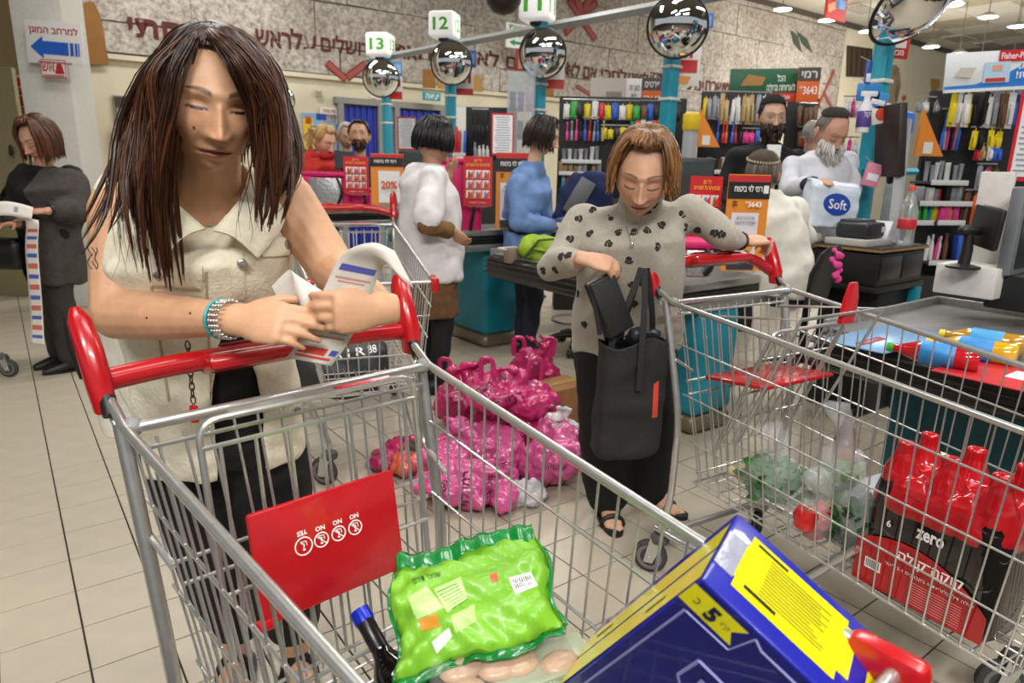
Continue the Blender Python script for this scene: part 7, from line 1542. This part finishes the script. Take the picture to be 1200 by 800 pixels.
wsign('blue and yellow poster with cartoon-free figures on the far wall', 'poster', 'poster', 353, 132, 394, 176, '#7fb2dc', (('p', sq(-.5, -.5, -.2, .35), '#e0b92c'), ('p', [(-.42, .2), (-.25, .2), (-.25, .42), (-.42, .42)], '#d9642c'), ('p', sq(-.1, .33, .2, .5), '#23449a'), ('p', sq(-.3, -.3, -.05, .15), '#5a4a42'), ('p', sq(.1, -.1, .4, .2), '#e6cf5a'), ('p', sq(-.1, -.45, .35, -.2), '#d8dfe6')))
wsign('tiny red fire notice beside the lane 13 mirror', 'notice', 'sign', 433, 113, 443, 121, '#e6e0d8', (('t', 'אש', -.15, 0, .5, .5, '#c22a2a'), ('p', [(.15, -.3), (.4, -.3), (.28, .3)], '#c22a2a')))
wsign('grey framed notice window on the wall behind the front woman', 'notice', 'sign', 132, 112, 158, 146, '#6f6a62', (('p', sq(-.45, .1, .45, .45), '#3a342f'), ('p', sq(-.4, -.45, .45, .05), '#8b8b8a')), .03, None, '#c9c2ae')
wsign('white stacked rack of leaflets below the grey notice window', 'leaflet_rack', 'rack', 130, 147, 158, 180, '#cfcac0', tuple(('p', sq(-.4 + .28 * i, -.4 + .3 * j, -.2 + .28 * i, -.2 + .3 * j), '#8a8478') for i in range(3) for j in range(3)), .06)
wsign('small grey junction box on the cream wall', 'junction_box', 'box', 368, 106, 376, 113, '#b9b3a2', (('p', sq(-.3, -.3, .3, .3), '#a09a88'),), .05); wsign('red alarm bell on the wall beside the white pillar', 'alarm_bell', 'alarm', 86, 90, 93, 100, '#b3322a', (('p', sq(-.3, -.3, .3, .3), '#7d1f1a'),), .06)
wsign('white ducted panel under the teal exit sign', 'wall_panel', 'panel', 527, 122, 565, 156, '#c9c7c0', (('p', sq(-.45, -.45, .45, .4), '#d9d7d2'),), .05)
wsign('red promotional card behind the big mirror on the mural', 'promo_card', 'sign', 748, 33, 770, 61, '#b3261e', (('p', [(-.45, .0), (.1, .3), (.1, .0), (-.4, -.3)], '#d98a62'), ('p', sq(-.1, -.05, .4, .3), '#5f9ad0')), 4.0)
# ------------------------------------------------------------------ left pillar, passage wall and its signs
PY = 6.6; pc = Q(68, 100, PY)
pil = struct(MB().rbox(V(pc.x, PY, ZC / 2), (.42, .42, ZC), .01, Matrix.Rotation(.12, 3, 'Z')).build('pillar_1', mat('white_column', '#d3d1c8', .7, var=.04), center=False)); pil.name = 'wall_pillar'
wl = struct(MB().box(V(-7.0, 7.35, ZC / 2), (4.4, .15, ZC), Matrix.Rotation(.05, 3, 'Z')).build('wall_left', mat('shaded_tan_paint', '#a08b62', .8, var=.06, scale=3), center=False))  # tan wall, its brown tone holds the shade of the passage
dr = struct(MB().rbox(Q(40, 120, 7.2), (.06, .1, 3.2), .01).build('trim_3', mat('beige_trim', '#b5a98a', .6), center=False)); d1 = struct(MB().rbox(V(Q(-4, 150, 6.9).x, 6.9, 1.1), (.5, .06, 2.2), .01).build('door_1', mat('olive_door', '#8f8560', .6, var=.06), center=False)); MB().cap(Q(13, 172, 6.8), .02, Q(13, 180, 6.8), .02).build('door_handle', blackp, d1)
MB().tube([V(Q(46, 100, 6.5).x, 6.45, .2), V(Q(46, 100, 6.5).x, 6.45, 2.4)], .02, 8).build('pipe', steel, pil)
def card(label, name, px0, py0, px1, py1, Y, c, items, tilt=0.0, cat='sign', edge=None, yaw=0.0, group=None):
    a = Q((px0 + px1) / 2, (py0 + py1) / 2, Y); k = Y / 818; w_, h_ = (px1 - px0) * k, (py1 - py0) * k; M = frame(a, V(math.cos(yaw), math.sin(yaw), 0), V(0, 0, 1)) @ rotz(tilt)
    t = wthing(name, label, cat, a - V(0, 0, h_ / 2), group); mb = MB(); mb.rbox((0, 0, -.006), (w_, h_, .012), .003); mb.xf(M); p = mb.build('panel', flat(c), t)
    if edge: mb = MB(); mb.rbox((0, 0, -.009), (w_ * 1.04, h_ * 1.05, .012), .003); mb.xf(M); mb.build('edge', flat(edge), t)
    z = .001
    for it in items:
        z += .0012
        if it[0] == 't': text(it[1], M @ Matrix.Translation((it[2] * w_, it[3] * h_, z)), flat(it[6]), p, it[4] * w_, it[5] * h_, bold=.02)
        else: MB().prism([(q[0] * w_, q[1] * h_) for q in it[1]], .0012, M @ Matrix.Translation((0, 0, z))).build('print_shape', flat(it[2]), p, ang=None)
    return t
card('white sign with red Hebrew lettering and a blue left arrow on the pillar', 'arrow_sign', 32, 28, 95, 73, 6.3, '#e9e6e2', (('t', 'למרחב המוגן', 0, .27, .86, .22, '#b3262c'), ('p', [(-.42, -.12), (-.2, .14), (-.2, .03), (.25, .03), (.25, -.27), (-.2, -.27), (-.2, -.38)], '#1f5fc4'), ('p', sq(.28, -.27, .34, .03), '#1f5fc4'), ('p', sq(.37, -.27, .41, .03), '#1f5fc4'), ('p', sq(.43, -.27, .45, .03), '#1f5fc4'), ('p', sq(-.3, -.47, .3, -.44), '#b9585c')), -.06)
fire = lambda: (('p', sq(-.5, -.5, .5, .5), '#b3262c'), ('p', sq(-.47, -.45, .47, .45), '#e3dcd4'), ('t', 'אש', -.2, .08, .5, .5, '#b3262c'), ('p', [(.06, -.28), (.44, -.28), (.36, .2), (.25, .36), (.14, .2)], '#b3262c'), ('p', sq(-.42, -.42, .42, -.34), '#c9686a'))
card('white and red fire sign under the arrow sign on the pillar', 'fire_sign', 49, 71, 77, 90, 6.3, '#e3dcd4', fire(), -.03); card('dim red fire sign on the passage wall left of the pillar', 'fire_sign', 5, 88, 28, 104, 7.0, '#b3262c', fire()); card('small yellow fire extinguisher notice on the passage wall', 'notice', 19, 107, 32, 128, 7.0, '#cfae5c', (('p', sq(-.5, .3, .5, .5), '#b3262c'), ('p', sq(-.12, -.3, .12, .2), '#8a2a22'), ('p', sq(-.4, -.45, .4, -.38), '#5a4a2a')))
# ------------------------------------------------------------------ cards on the poles, banners
card('blue card behind the farthest mirror of lane thirteen', 'promo_card', 456, 73, 471, 88, 10.0, '#5f8fd0', (('p', sq(-.4, -.3, .4, .3), '#9fc0e8'),)); card('white and red card hanging below the lane thirteen mirror', 'promo_card', 452, 88, 471, 115, 10.1, '#e6e2dc', (('p', sq(-.5, -.5, .5, -.2), '#c22a2a'), ('t', 'ווו', .1, .15, .6, .3, '#c22a2a')))
card('white and red card on the lane twelve pole', 'promo_card', 528, 82, 554, 110, 8.8, '#e6e2dc', (('p', sq(-.5, -.5, .5, -.25), '#c22a2a'), ('t', 'ווו', .1, .15, .6, .4, '#c22a2a'))); card('white and red card on the lane eleven pole', 'promo_card', 633, 62, 661, 102, 7.4, '#e6e2dc', (('p', sq(-.5, -.5, .5, -.25), '#c22a2a'), ('t', 'ווו', .05, .1, .5, .3, '#c22a2a'))); card('white and red card with food picture on the big teal pole', 'promo_card', 789, 48, 820, 98, 6.0, '#e6e2dc', (('p', sq(-.45, -.22, .4, .05), '#c22a2a'), ('t', 'ווו', -.05, .22, .5, .25, '#c22a2a'), ('p', [(-.3, -.45), (.1, -.45), (.2, -.3), (-.2, -.28)], '#d98a34')), 0.0)
card('red and white promotional card below the largest mirror', 'promo_card', 1036, 45, 1065, 67, 4.9, '#c9302a', (('p', sq(-.35, .0, .35, .4), '#e9e3dd'), ('t', 'מבצע', 0, -.22, .6, .25, '#f0e6e0')), -.04)
card('small blue card behind the lane twelve mirror', 'promo_card', 549, 60, 558, 78, 8.75, '#3f6fc0', (('p', sq(-.3, -.3, .3, .3), '#7fa8e0'),)); card('blue pennant behind the big mirror', 'promo_card', 820, 16, 836, 32, 6.0, '#4a7ac4', (('p', sq(-.3, -.3, .3, .3), '#8fb4e6'),)); card('red card left of the lane eleven mirror', 'promo_card', 604, 58, 616, 82, 7.5, '#b3362a', (('p', sq(-.2, -.4, .3, .3), '#d9a58a'),))
card('long white banner with a living room picture over the middle rack', 'banner', 693, 93, 752, 122, 7.0, '#d9d6d2', (('p', sq(-.5, -.5, .18, .5), '#b8aea4'), ('p', sq(-.2, -.35, .1, .0), '#8a7d6e'), ('t', 'כאן זה\nבית', .34, 0, .2, .5, '#8a8580'))); card('orange and dark grey phone number banner beside the living room banner', 'banner', 752, 93, 776, 124, 7.0, '#d9652f', (('p', sq(-.5, .08, .5, .5), '#4a4644'), ('t', 'פרטים', 0, .28, .7, .2, '#d9d4cf'), ('t', '*3643', 0, -.22, .8, .25, '#f0e3d8')))
card('dark green food banner above the man in black', 'banner', 857, 82, 937, 112, 6.3, '#1d5a3c', (('p', [(-.35, -.1), (-.05, -.1), (.0, .2), (-.25, .3)], '#a8793f'), ('t', 'הכל\nלארוחה גדולה', .22, .0, .4, .6, '#e3ebe0'), ('p', sq(-.5, -.5, .5, -.36), '#b92f2a')), .03)
card('red lettered strip under the dark green banner', 'banner', 868, 111, 934, 119, 6.28, '#c23a30', (('t', 'מבחר ענק ומבצעים', 0, 0, .7, .6, '#f0e0d8'),), .03); card('orange and dark grey phone number banner right of the green banner', 'banner', 935, 81, 960, 118, 6.25, '#d9652f', (('p', sq(-.5, .12, .5, .5), '#4a4644'), ('t', 'רמי', 0, .3, .7, .2, '#d9d4cf'), ('t', '*3643', 0, -.15, .8, .25, '#f0e3d8')), .03)
card('blue and white baby product banner above the right rack', 'banner', 1111, 62, 1222, 104, 4.9, '#e4e6ea', (('p', [(-.5, -.42), (.5, -.42), (.5, .3), (.32, .2), (.1, -.1), (-.2, -.32), (-.5, -.34)], '#2f7fd0'), ('p', sq(-.5, -.5, .5, -.42), '#e4e6ea'), ('p', sq(.02, .22, .38, .5), '#cf2430'), ('t', 'Fisher-Price', .2, .36, .32, .16, '#f5eeee'), ('p', sq(-.12, -.3, .14, .22), '#b9d4ea'), ('p', sq(-.1, -.28, .1, -.18), '#c93a34'), ('p', [(-.04, .0), (.06, .0), (.06, .14), (-.04, .14)], '#d9a888'), ('p', [(-.42, -.1), (-.25, -.15), (-.2, .1), (-.36, .12)], '#cfc6ba'), ('t', 'שות,\nsδסו!', .33, -.02, .26, .4, '#f2f5fa')), .07)
# ------------------------------------------------------------------ pendant lamps
cord_m = mat('lamp_cord', '#4a463f', .6); shade = mat('lamp_shade', '#77736a', .4, .4); glow = mat('lamp_disc', '#ffffff', .4, emit='#fff6e6', es=9.0)
lamp0 = None
for i, (px, py) in enumerate(((917, 11), (969, 24), (1016, 37), (1091, 55), (1124, 63), (1116, 6), (1158, 20), (1192, 31), (1149, 72), (1184, 84))):
    v = ray(px, py); zl = 4.55; tt = (zl - CAM_H) / v.z if v.z > 0 else 0; p = CC + v * tt
    if p.y > 18: p = Q(px, py, 17)
    nm = ('first', 'second', 'third', 'fourth', 'fifth', 'sixth', 'seventh', 'eighth', 'ninth', 'tenth')
    t = wthing('pendant_lamp', 'glowing disc pendant lamp under the right ceiling, number %d from the left' % (i + 1), 'lamp', p, 'disc pendant lamps'); s = .19
    t['label'] = 'glowing disc pendant lamp under the ceiling, %s' % ('leftmost above the mural corner', 'left of the largest mirror', 'just left of the pole hung with brushes', 'right of the largest mirror, lower row', 'over the baby product banner, left one', 'cut by the largest mirror\'s right rim', 'in the upper right, before the last one', 'at the photo\'s top right edge', 'tiny one behind the baby product banner', 'farthest right behind the banner')[i]
    MB().lathe([(.001, .10), (s * .35, .09), (s * .6, .06), (s * 1.0, .012), (s * 1.0, 0), (s * .9, -.002)], 24, Matrix.Translation(p)).build('shade', shade, t); MB().lathe([(.001, -.004), (s * .88, -.004), (s * .9, .004), (.001, .006)], 24, Matrix.Translation(p)).build('light_disc', glow, t); MB().tube([p + V(0, 0, .09), V(p.x, p.y, ZC)], .008, 6).build('cord', cord_m, t)
    ll = bpy.data.lights.new('lamp_light', 'POINT'); ll.energy = 55; ll.color = (1, .95, .86); ll.shadow_soft_size = .12; lo = bpy.data.objects.new('lamp_light', ll); col.objects.link(lo); lo.location = p - V(0, 0, .3)
for px, py, w_ in ((1010, 10, 1.1), (1125, 45, 1.1), (1160, 52, 1.0)):
    v = ray(px, py); p = CC + v * ((ZC - .03 - CAM_H) / v.z); t = wthing('ceiling_vent', 'slatted air vent in the ceiling %s' % ({1010: 'near the last pole', 1125: 'above the baby product banner', 1160: 'beyond the pendant lamps'}[px]), 'vent', p, 'ceiling air vents'); MB().box(p, (w_, w_ * .5, .03), R1).build('vent_frame', mat('vent_white', '#cfc9ba', .7), t)
    for k in range(5): MB().box(p + D1 * (-.2 + .1 * k) * w_ - V(0, 0, .02), (w_ * .9, .03, .02), R1).build('slat', mat('vent_dark', '#8a8478', .7), t)
t = wthing('speaker_dome', 'dark ceiling speaker cut by the top edge above the lane 12 sign', 'speaker', Q(590, 2, 7)); MB().lathe([(.001, -.12), (.10, -.09), (.16, -.02), (.17, .03), (.001, .05)], 24, Matrix.Translation(Q(590, 2, 7))).build('dome', mat('dome_dark', '#2a211b', .4), t); MB().tube([Q(590, 2, 7), Q(590, 2, 7) + V(0, 0, .8)], .012, 6).build('stem', cord_m, t)
# ------------------------------------------------------------------ product racks
ORD = ['first', 'second', 'third', 'fourth', 'fifth', 'sixth', 'seventh', 'eighth', 'ninth', 'tenth', 'eleventh', 'twelfth', 'thirteenth', 'fourteenth', 'fifteenth', 'sixteenth']
CN = {'#1b1b1c': 'black', '#d8c11c': 'yellow', '#d9622a': 'orange', '#c22432': 'red', '#2f5fc0': 'blue', '#3aa845': 'green', '#d9d9d6': 'white', '#d8408c': 'pink', '#6b4a30': 'brown', '#8d9097': 'grey', '#1f8f9a': 'teal', '#6a3f8f': 'purple', '#b79a6a': 'tan'}
inv = {v: k for k, v in CN.items()}
pmeshes = {}
def product(kind, w_, h_):
    key = (kind, round(w_, 3), round(h_, 3))
    if key in pmeshes: return pmeshes[key]
    mb = MB()
    if kind == 'blister': mb.rbox((0, 0, h_ / 2), (w_ * .9, .004, h_), .001); mb.rbox((0, -.012, h_ * .4), (w_ * .6, .024, h_ * .6), .008); mb.tube([(0, 0, h_), (0, 0, h_ + .02)], .004, 6)
    elif kind == 'tool': mb.rbox((0, 0, h_ * .25), (w_ * .6, .02, h_ * .5), .006); mb.tube([(0, 0, h_ * .45), (0, 0, h_)], .006, 6); mb.rbox((0, 0, h_ * .97), (w_ * .5, .008, .02), .002)
    elif kind == 'box': mb.rbox((0, 0, h_ / 2), (w_ * .92, .07, h_), .004); mb.rbox((0, -.036, h_ * .5), (w_ * .6, .004, h_ * .5), .001)
    elif kind == 'bottle': mb.lathe([(.001, 0), (w_ * .42, 0), (w_ * .44, .01), (w_ * .44, h_ * .6), (w_ * .2, h_ * .78), (w_ * .2, h_ * .84), (w_ * .24, h_ * .85), (w_ * .24, h_), (.001, h_)], 12)
    elif kind == 'cup': mb.lathe([(.001, 0), (w_ * .36, 0), (w_ * .42, h_ * .9), (w_ * .46, h_ * .92), (w_ * .46, h_), (.001, h_)], 12)
    me = mb.mesh(kind, 40); pmeshes[key] = me; return me
KN = {'blister': ('blister_pack', 'blister pack'), 'tool': ('utensil', 'utensil'), 'box': ('product_box', 'box'), 'bottle': ('product_bottle', 'bottle'), 'cup': ('product_cup', 'cup')}
def rack(name_lbl, short, x0, y0, x1, y1, Y, rows, back='#1a1a1c', yaw=0.0, panel=True):
    a = Q((x0 + x1) / 2, y1, Y); k = Y / 825; t = wthing('product_rack', name_lbl, 'rack', a); u = V(math.cos(yaw), math.sin(yaw), 0); nrm_ = V(u.y, -u.x, 0); R_ = Matrix.Rotation(yaw, 3, 'Z')
    wt, ht = (x1 - x0) * k, (y1 - y0) * k
    if panel: MB().rbox(a + V(0, 0, ht / 2) - nrm_ * .12, (wt, .03, ht), .005, R_).build('back_panel', flat(back, .6), t)
    if panel and a.z > .1: MB().rbox(V(a.x, a.y, a.z / 2) - nrm_ * .05, (wt, .24, a.z), .006, R_).build('under_rack_shade', flat('#1d1c1d', .6), t)  # dark block added for the shade under the rack, covers the bright floor
    for ri, (ry0, ry1, rx0, rx1, n, kind, cols, rl) in enumerate(rows):
        c0 = Q((rx0 + rx1) / 2, ry1, Y); wr, hr = (rx1 - rx0) * k, (ry1 - ry0) * k; wi = wr / n
        if kind in ('box', 'bottle', 'cup'): MB().rbox(c0 - V(0, 0, .012), (wr * 1.04, .2, .02), .004, R_).build('shelf', flat('#3c3d40', .5), t); MB().rbox(c0 + nrm_ * .102 - V(0, 0, .01), (wr * 1.04, .006, .035), .002, R_).build('price_strip', flat('#c9c9c9', .4), t)
        else: MB().tube([c0 + V(0, 0, hr + .02) - u * wr / 2, c0 + V(0, 0, hr + .02) + u * wr / 2], .006, 6).build('hook_rail', steel, t)
        for i in range(n):
            cn = rng.choice(cols); me = product(kind, wi, hr); m = flat(inv[cn], .35); me2 = me.copy(); me2.materials.clear(); me2.materials.append(m)
            o = bpy.data.objects.new(KN[kind][0], me2); col.objects.link(o); o.location = c0 + u * ((i + .5) * wi - wr / 2) + nrm_ * rng.uniform(-.01, .04); o.rotation_euler = (rng.uniform(-.05, .05), rng.uniform(-.06, .06), yaw + rng.uniform(-.3, .3)); o.scale = (1, 1, rng.uniform(.78, 1.04))
            pos = 'alone' if n == 1 else '%s from the left' % ORD[i]
            tag(o, '%s %s in the %s row of %s, %s' % (cn, KN[kind][1], rl, short, pos), KN[kind][1], 'products on ' + short)
rack('black gondola rack of small goods at the right edge', 'the right rack', 1058, 112, 1215, 322, 5.0, [
    (107, 150, 1098, 1200, 12, 'blister', ['black', 'brown', 'yellow', 'grey', 'white', 'red', 'white', 'blue'], 'top'), (134, 176, 1094, 1124, 7, 'tool', ['grey', 'blue', 'yellow', 'orange', 'pink', 'green', 'black'], 'utensil'), (154, 176, 1130, 1175, 6, 'blister', ['yellow', 'black'], 'yellow'), (172, 188, 1136, 1170, 5, 'blister', ['white', 'red', 'tan', 'blue', 'black'], 'fourth'),
    (190, 212, 1076, 1124, 8, 'cup', ['grey', 'white'], 'glass'), (240, 258, 1060, 1084, 5, 'box', ['green', 'green', 'teal', 'green'], 'green box'), (236, 258, 1084, 1120, 5, 'box', ['pink', 'blue', 'white', 'yellow', 'purple'], 'snack'), (272, 304, 1074, 1110, 7, 'bottle', ['tan', 'white', 'brown', 'pink'], 'bottom'), (270, 304, 1112, 1140, 4, 'box', ['green', 'white', 'blue', 'yellow'], 'bottom box'), (196, 222, 1138, 1165, 4, 'blister', ['grey', 'pink', 'white', 'brown'], 'lower right'), (218, 236, 1062, 1130, 9, 'box', ['grey', 'brown', 'tan', 'white', 'red', 'black'], 'upper snack'), (118, 132, 1070, 1096, 3, 'blister', ['white', 'grey'], 'price card'), (226, 262, 1122, 1150, 4, 'blister', ['brown', 'tan', 'orange', 'blue'], 'bag')], yaw=.2)
rack('black rack of small goods behind the older shopper\'s head', 'the middle rack', 652, 118, 800, 232, 6.8, [
    (121, 140, 660, 748, 11, 'blister', ['brown', 'purple', 'yellow', 'orange', 'black', 'green', 'white', 'blue', 'red', 'tan'], 'top'), (141, 165, 662, 708, 9, 'tool', ['grey', 'red', 'pink', 'blue', 'black', 'pink', 'tan'], 'utensil'), (150, 163, 704, 740, 5, 'blister', ['yellow', 'black'], 'yellow'), (141, 152, 738, 775, 6, 'box', ['white', 'orange', 'teal', 'white', 'grey'], 'white box'),
    (172, 188, 658, 702, 7, 'cup', ['grey', 'white'], 'glass'), (205, 220, 657, 692, 7, 'box', ['teal', 'teal', 'black', 'red', 'white', 'red', 'pink'], 'book'), (189, 202, 655, 704, 9, 'box', ['grey', 'white', 'black', 'red', 'tan'], 'lower box'), (122, 142, 750, 796, 6, 'blister', ['black', 'white', 'red', 'brown', 'blue'], 'right end'), (224, 236, 655, 690, 5, 'box', ['white', 'tan', 'red'], 'floor')], panel=True)
rack('rack of cables and packs left of the man in black', 'the cable rack', 818, 112, 896, 215, 6.0, [
    (113, 146, 842, 900, 10, 'blister', ['white', 'grey', 'white', 'white', 'tan'], 'top'), (142, 168, 838, 868, 6, 'tool', ['blue', 'grey', 'orange', 'red', 'pink', 'black'], 'utensil'), (184, 200, 826, 862, 6, 'cup', ['grey', 'white', 'brown'], 'glass'), (154, 168, 868, 890, 3, 'blister', ['red', 'pink', 'blue'], 'small'), (202, 214, 820, 880, 9, 'box', ['grey', 'black', 'white', 'red', 'blue', 'tan'], 'bottom'), (112, 140, 822, 842, 4, 'blister', ['yellow', 'tan', 'white', 'grey'], 'left end')])
rack('dark rack of utensils between lane 12 and the white display case', 'the left rack', 545, 128, 605, 188, 7.2, [(132, 162, 553, 572, 5, 'tool', ['black', 'red', 'black'], 'utensil'), (168, 184, 555, 574, 4, 'bottle', ['grey', 'white', 'brown', 'grey'], 'lower'), (150, 180, 533, 546, 4, 'box', ['red', 'white', 'blue', 'yellow'], 'end')], panel=True)
rack('red and black crisps stand behind the two bearded men', 'the crisps stand', 922, 118, 958, 178, 7.2, [(125, 148, 933, 955, 4, 'blister', ['brown', 'orange', 'brown', 'tan'], 'upper'), (152, 172, 933, 955, 4, 'blister', ['orange', 'brown', 'red', 'tan'], 'lower')])
rack('small goods hanging between the teal pole and the white-bearded man', 'the pole hooks', 985, 118, 1002, 240, 4.9, [(118, 138, 986, 1004, 4, 'blister', ['white', 'pink', 'blue', 'purple'], 'top'), (165, 185, 984, 1004, 4, 'blister', ['pink', 'white', 'purple', 'pink'], 'second'), (190, 225, 988, 1002, 3, 'blister', ['pink', 'white', 'purple'], 'third')], panel=False)
t = wthing('display_case', 'tall clear display case holding dark packs beside the lane 11 pole', 'display case', Q(612, 190, 7.1)); c = Q(610, 138, 7.1)
for x, y, w_, d_ in ((-.13, 0, .012, .26), (.13, 0, .012, .26), (0, -.13, .26, .012), (0, .13, .26, .012)): MB().box(c + V(x, y, 0), (w_, d_, .84), None).build('pane', mat('case_glass', '#c9d2d8', .1, alpha=.25, var=.02), t)
for k in range(4): MB().box(c + V(0, 0, -.42 + .27 * k), (.26, .26, .012), None).build('shelf', mat('case_glass', '#c9d2d8', .1, alpha=.25, var=.02), t)
for k in range(6): tag(MB().rbox(c + V(-.08 + .08 * (k % 3), -.02, .02 + .27 * (k // 3) - .14), (.06, .08, .18), .006).build('product_box', flat(('#4a2228', '#1f1a22', '#a83a4c', '#3f2a30', '#7a4a8f', '#c9a0b0')[k])), '%s pack inside the clear display case, %s shelf' % (('maroon', 'black', 'crimson', 'dark brown', 'purple', 'pale pink')[k], ('middle', 'upper')[k // 3]), 'box', 'packs in the display case')
for lb, px, py, Y, s in (('orange triangular divider on the right rack', 1088, 156, 4.85, .30), ('orange triangular divider on the cable rack', 828, 150, 5.9, .30)):
    p = Q(px, py, Y); t = wthing('shelf_divider', lb, 'divider', p - V(0, 0, s / 2)); MB().prism([(-s * .28, -s / 2), (s * .4, -s / 2), (-s * .24, s / 2)], .02, frame(p, V(1, .1, 0), V(0, 0, 1))).build('panel', flat('#d9822a'), t); MB().prism([(-s * .12, -s * .45), (s * .1, -s * .45), (s * .1, -s * .2), (-s * .12, -s * .2)], .004, frame(p + V(0, -.022, 0), V(1, .1, 0), V(0, 0, 1))).build('card', flat('#d9d6d0'), t)
for lb, px, py, Y in (('blue capped dispenser left of the orange divider on the right rack', 1058, 148, 4.8), ('yellow capped grey post left of the cable rack', 810, 146, 5.8)):
    p = Q(px, py, Y); cc = '#2f6fd0' if px > 1000 else '#d8b81c'; t = wthing('rack_post', lb, 'post', V(p.x, p.y, p.z - .45)); MB().rbox(p - V(0, 0, .35), (.10, .08, .62), .01, R1).build('post', flat('#9a9da0'), t); MB().rbox(p + V(0, 0, .02), (.12, .1, .14), .02, R1).build('cap', flat(cc), t)
t = wthing('tilted_stand', 'grey slanting metal upright right of the teal pole', 'stand', Q(1050, 315, 3.9)); MB().tube([Q(1046, 283, 4.15), Q(1062, 140, 4.25)], .035, 4).build('post', flat('#a9abad', .4), t); MB().box(Q(1046, 283, 4.15), (.16, .12, .012), R1).build('foot', flat('#a9abad', .4), t)
t = wthing('dark_monitor', 'dark monitor back left of the grey slanting upright', 'monitor', Q(1043, 195, 4.3)); MB().rbox(Q(1043, 165, 4.3), (.05, .28, .42), .01, Matrix.Rotation(-.12, 3, 'Y')).build('casing', flat('#2a211c', .5), t); MB().cap(Q(1043, 190, 4.3), .02, Q(1043, 212, 4.3), .02).build('arm', blackp, t)
for lb, px, py, Y, w_, h_ in (('black till monitor behind the red ad board of the near counter', 808, 213, 3.9, .26, .26), ('grey till monitor in front of the navy suited man', 403, 188, 6.1, .15, .16), ('dark till monitor behind the white-shirted shopper', 484, 190, 6.2, .25, .2)):
    p = Q(px, py, Y); t = wthing('till_monitor', lb, 'monitor', p - V(0, 0, h_ / 2), 'till monitors'); MB().rbox(p, (w_, .05, h_), .012).build('casing', flat('#2a2b2d', .5), t); MB().box(p - V(0, .027, 0), (w_ * .88, .003, h_ * .82)).build('screen', mat('till_screen', '#3b4648', .12), t); MB().cap(p - V(0, 0, h_ / 2), .025, p - V(0, 0, h_ / 2 + .12), .03).build('stalk', blackp, t)
# hanging goods on the last teal pole
for i, (lb, px, py, w_, h_, c, tx) in enumerate((('white and purple cleaner bottle hanging on the teal pole', 1013, 133, .075, .20, '#dcdce2', 'ניקול'), ('blue hanging pack on the teal pole above the cleaner bottle', 1018, 108, .14, .10, '#2f7fc4', 'מגבון'), ('blue and white hanging pack beside the cleaner bottle', 1028, 118, .12, .10, '#3f8fd0', 'סופר'), ('red and white round-print hanging pack beside the cleaner bottle', 1032, 134, .12, .11, '#e3ded8', ''), ('tall dark blue brush pack standing above the hanging packs', 1017, 88, .035, .16, '#2f4f9c', ''), ('pink hanging pack low on the teal pole', 1022, 205, .10, .14, '#d98aa0', ''))):
    p = Q(px, py, 4.35); t = wthing('hanging_pack', lb, 'pack', p - V(0, 0, h_ / 2), 'packs hanging on the teal pole')
    if i == 0: MB().lathe([(.001, -h_ * .55), (w_ * .5, -h_ * .55), (w_ * .52, h_ * .2), (w_ * .3, h_ * .36), (w_ * .3, h_ * .5), (.001, h_ * .52)], 18, Matrix.Translation(p)).build('bottle', flat(c), t); MB().lathe([(w_ * .52, -h_ * .4), (w_ * .54, -h_ * .38), (w_ * .54, h_ * .05), (w_ * .52, h_ * .07)], 18, Matrix.Translation(p)).build('label_band', flat('#5a3f8f'), t)
    else:
        R_ = Matrix.Rotation(.2 * ((i % 3) - 1), 3, 'Y'); MB().rbox(p, (w_, .02, h_), .006, R_).build('pack', flat(c), t)
        if i == 3: MB().lathe([(.001, .004), (.035, .003), (.037, -.003)], 20, frame(p - V(0, .012, 0), V(1, 0, 0), V(0, 0, 1))).build('print_disc', flat('#c9442c'), t)
        else: MB().rbox(p - V(0, .011, h_ * .1), (w_ * .7, .004, h_ * .3), .001, R_).build('print_panel', flat('#e6e9f0'), t)
    if tx: text(tx, frame(p - V(0, .05 if i == 0 else .016, .01), V(1, 0, 0), V(0, 0, 1)), white_ink, t, w_ * .7, h_ * .2)
    MB().tube([p + V(0, 0, h_ / 2), p + V(0, .12, h_ / 2 + .04)], .003, 5).build('hook', steel, t)
t = wthing('pole_bracket', 'teal cross bar between the teal pole and the slanting upright', 'bracket', Q(1010, 200, 4.4)); MB().tube([Q(1003, 201, 4.5), Q(1075, 201, 4.5)], .022, 4).build('bar', tpole, t); MB().rbox(Q(1005, 201, 4.5), (.1, .1, .05), .01, R1).build('clamp', tpole, t)
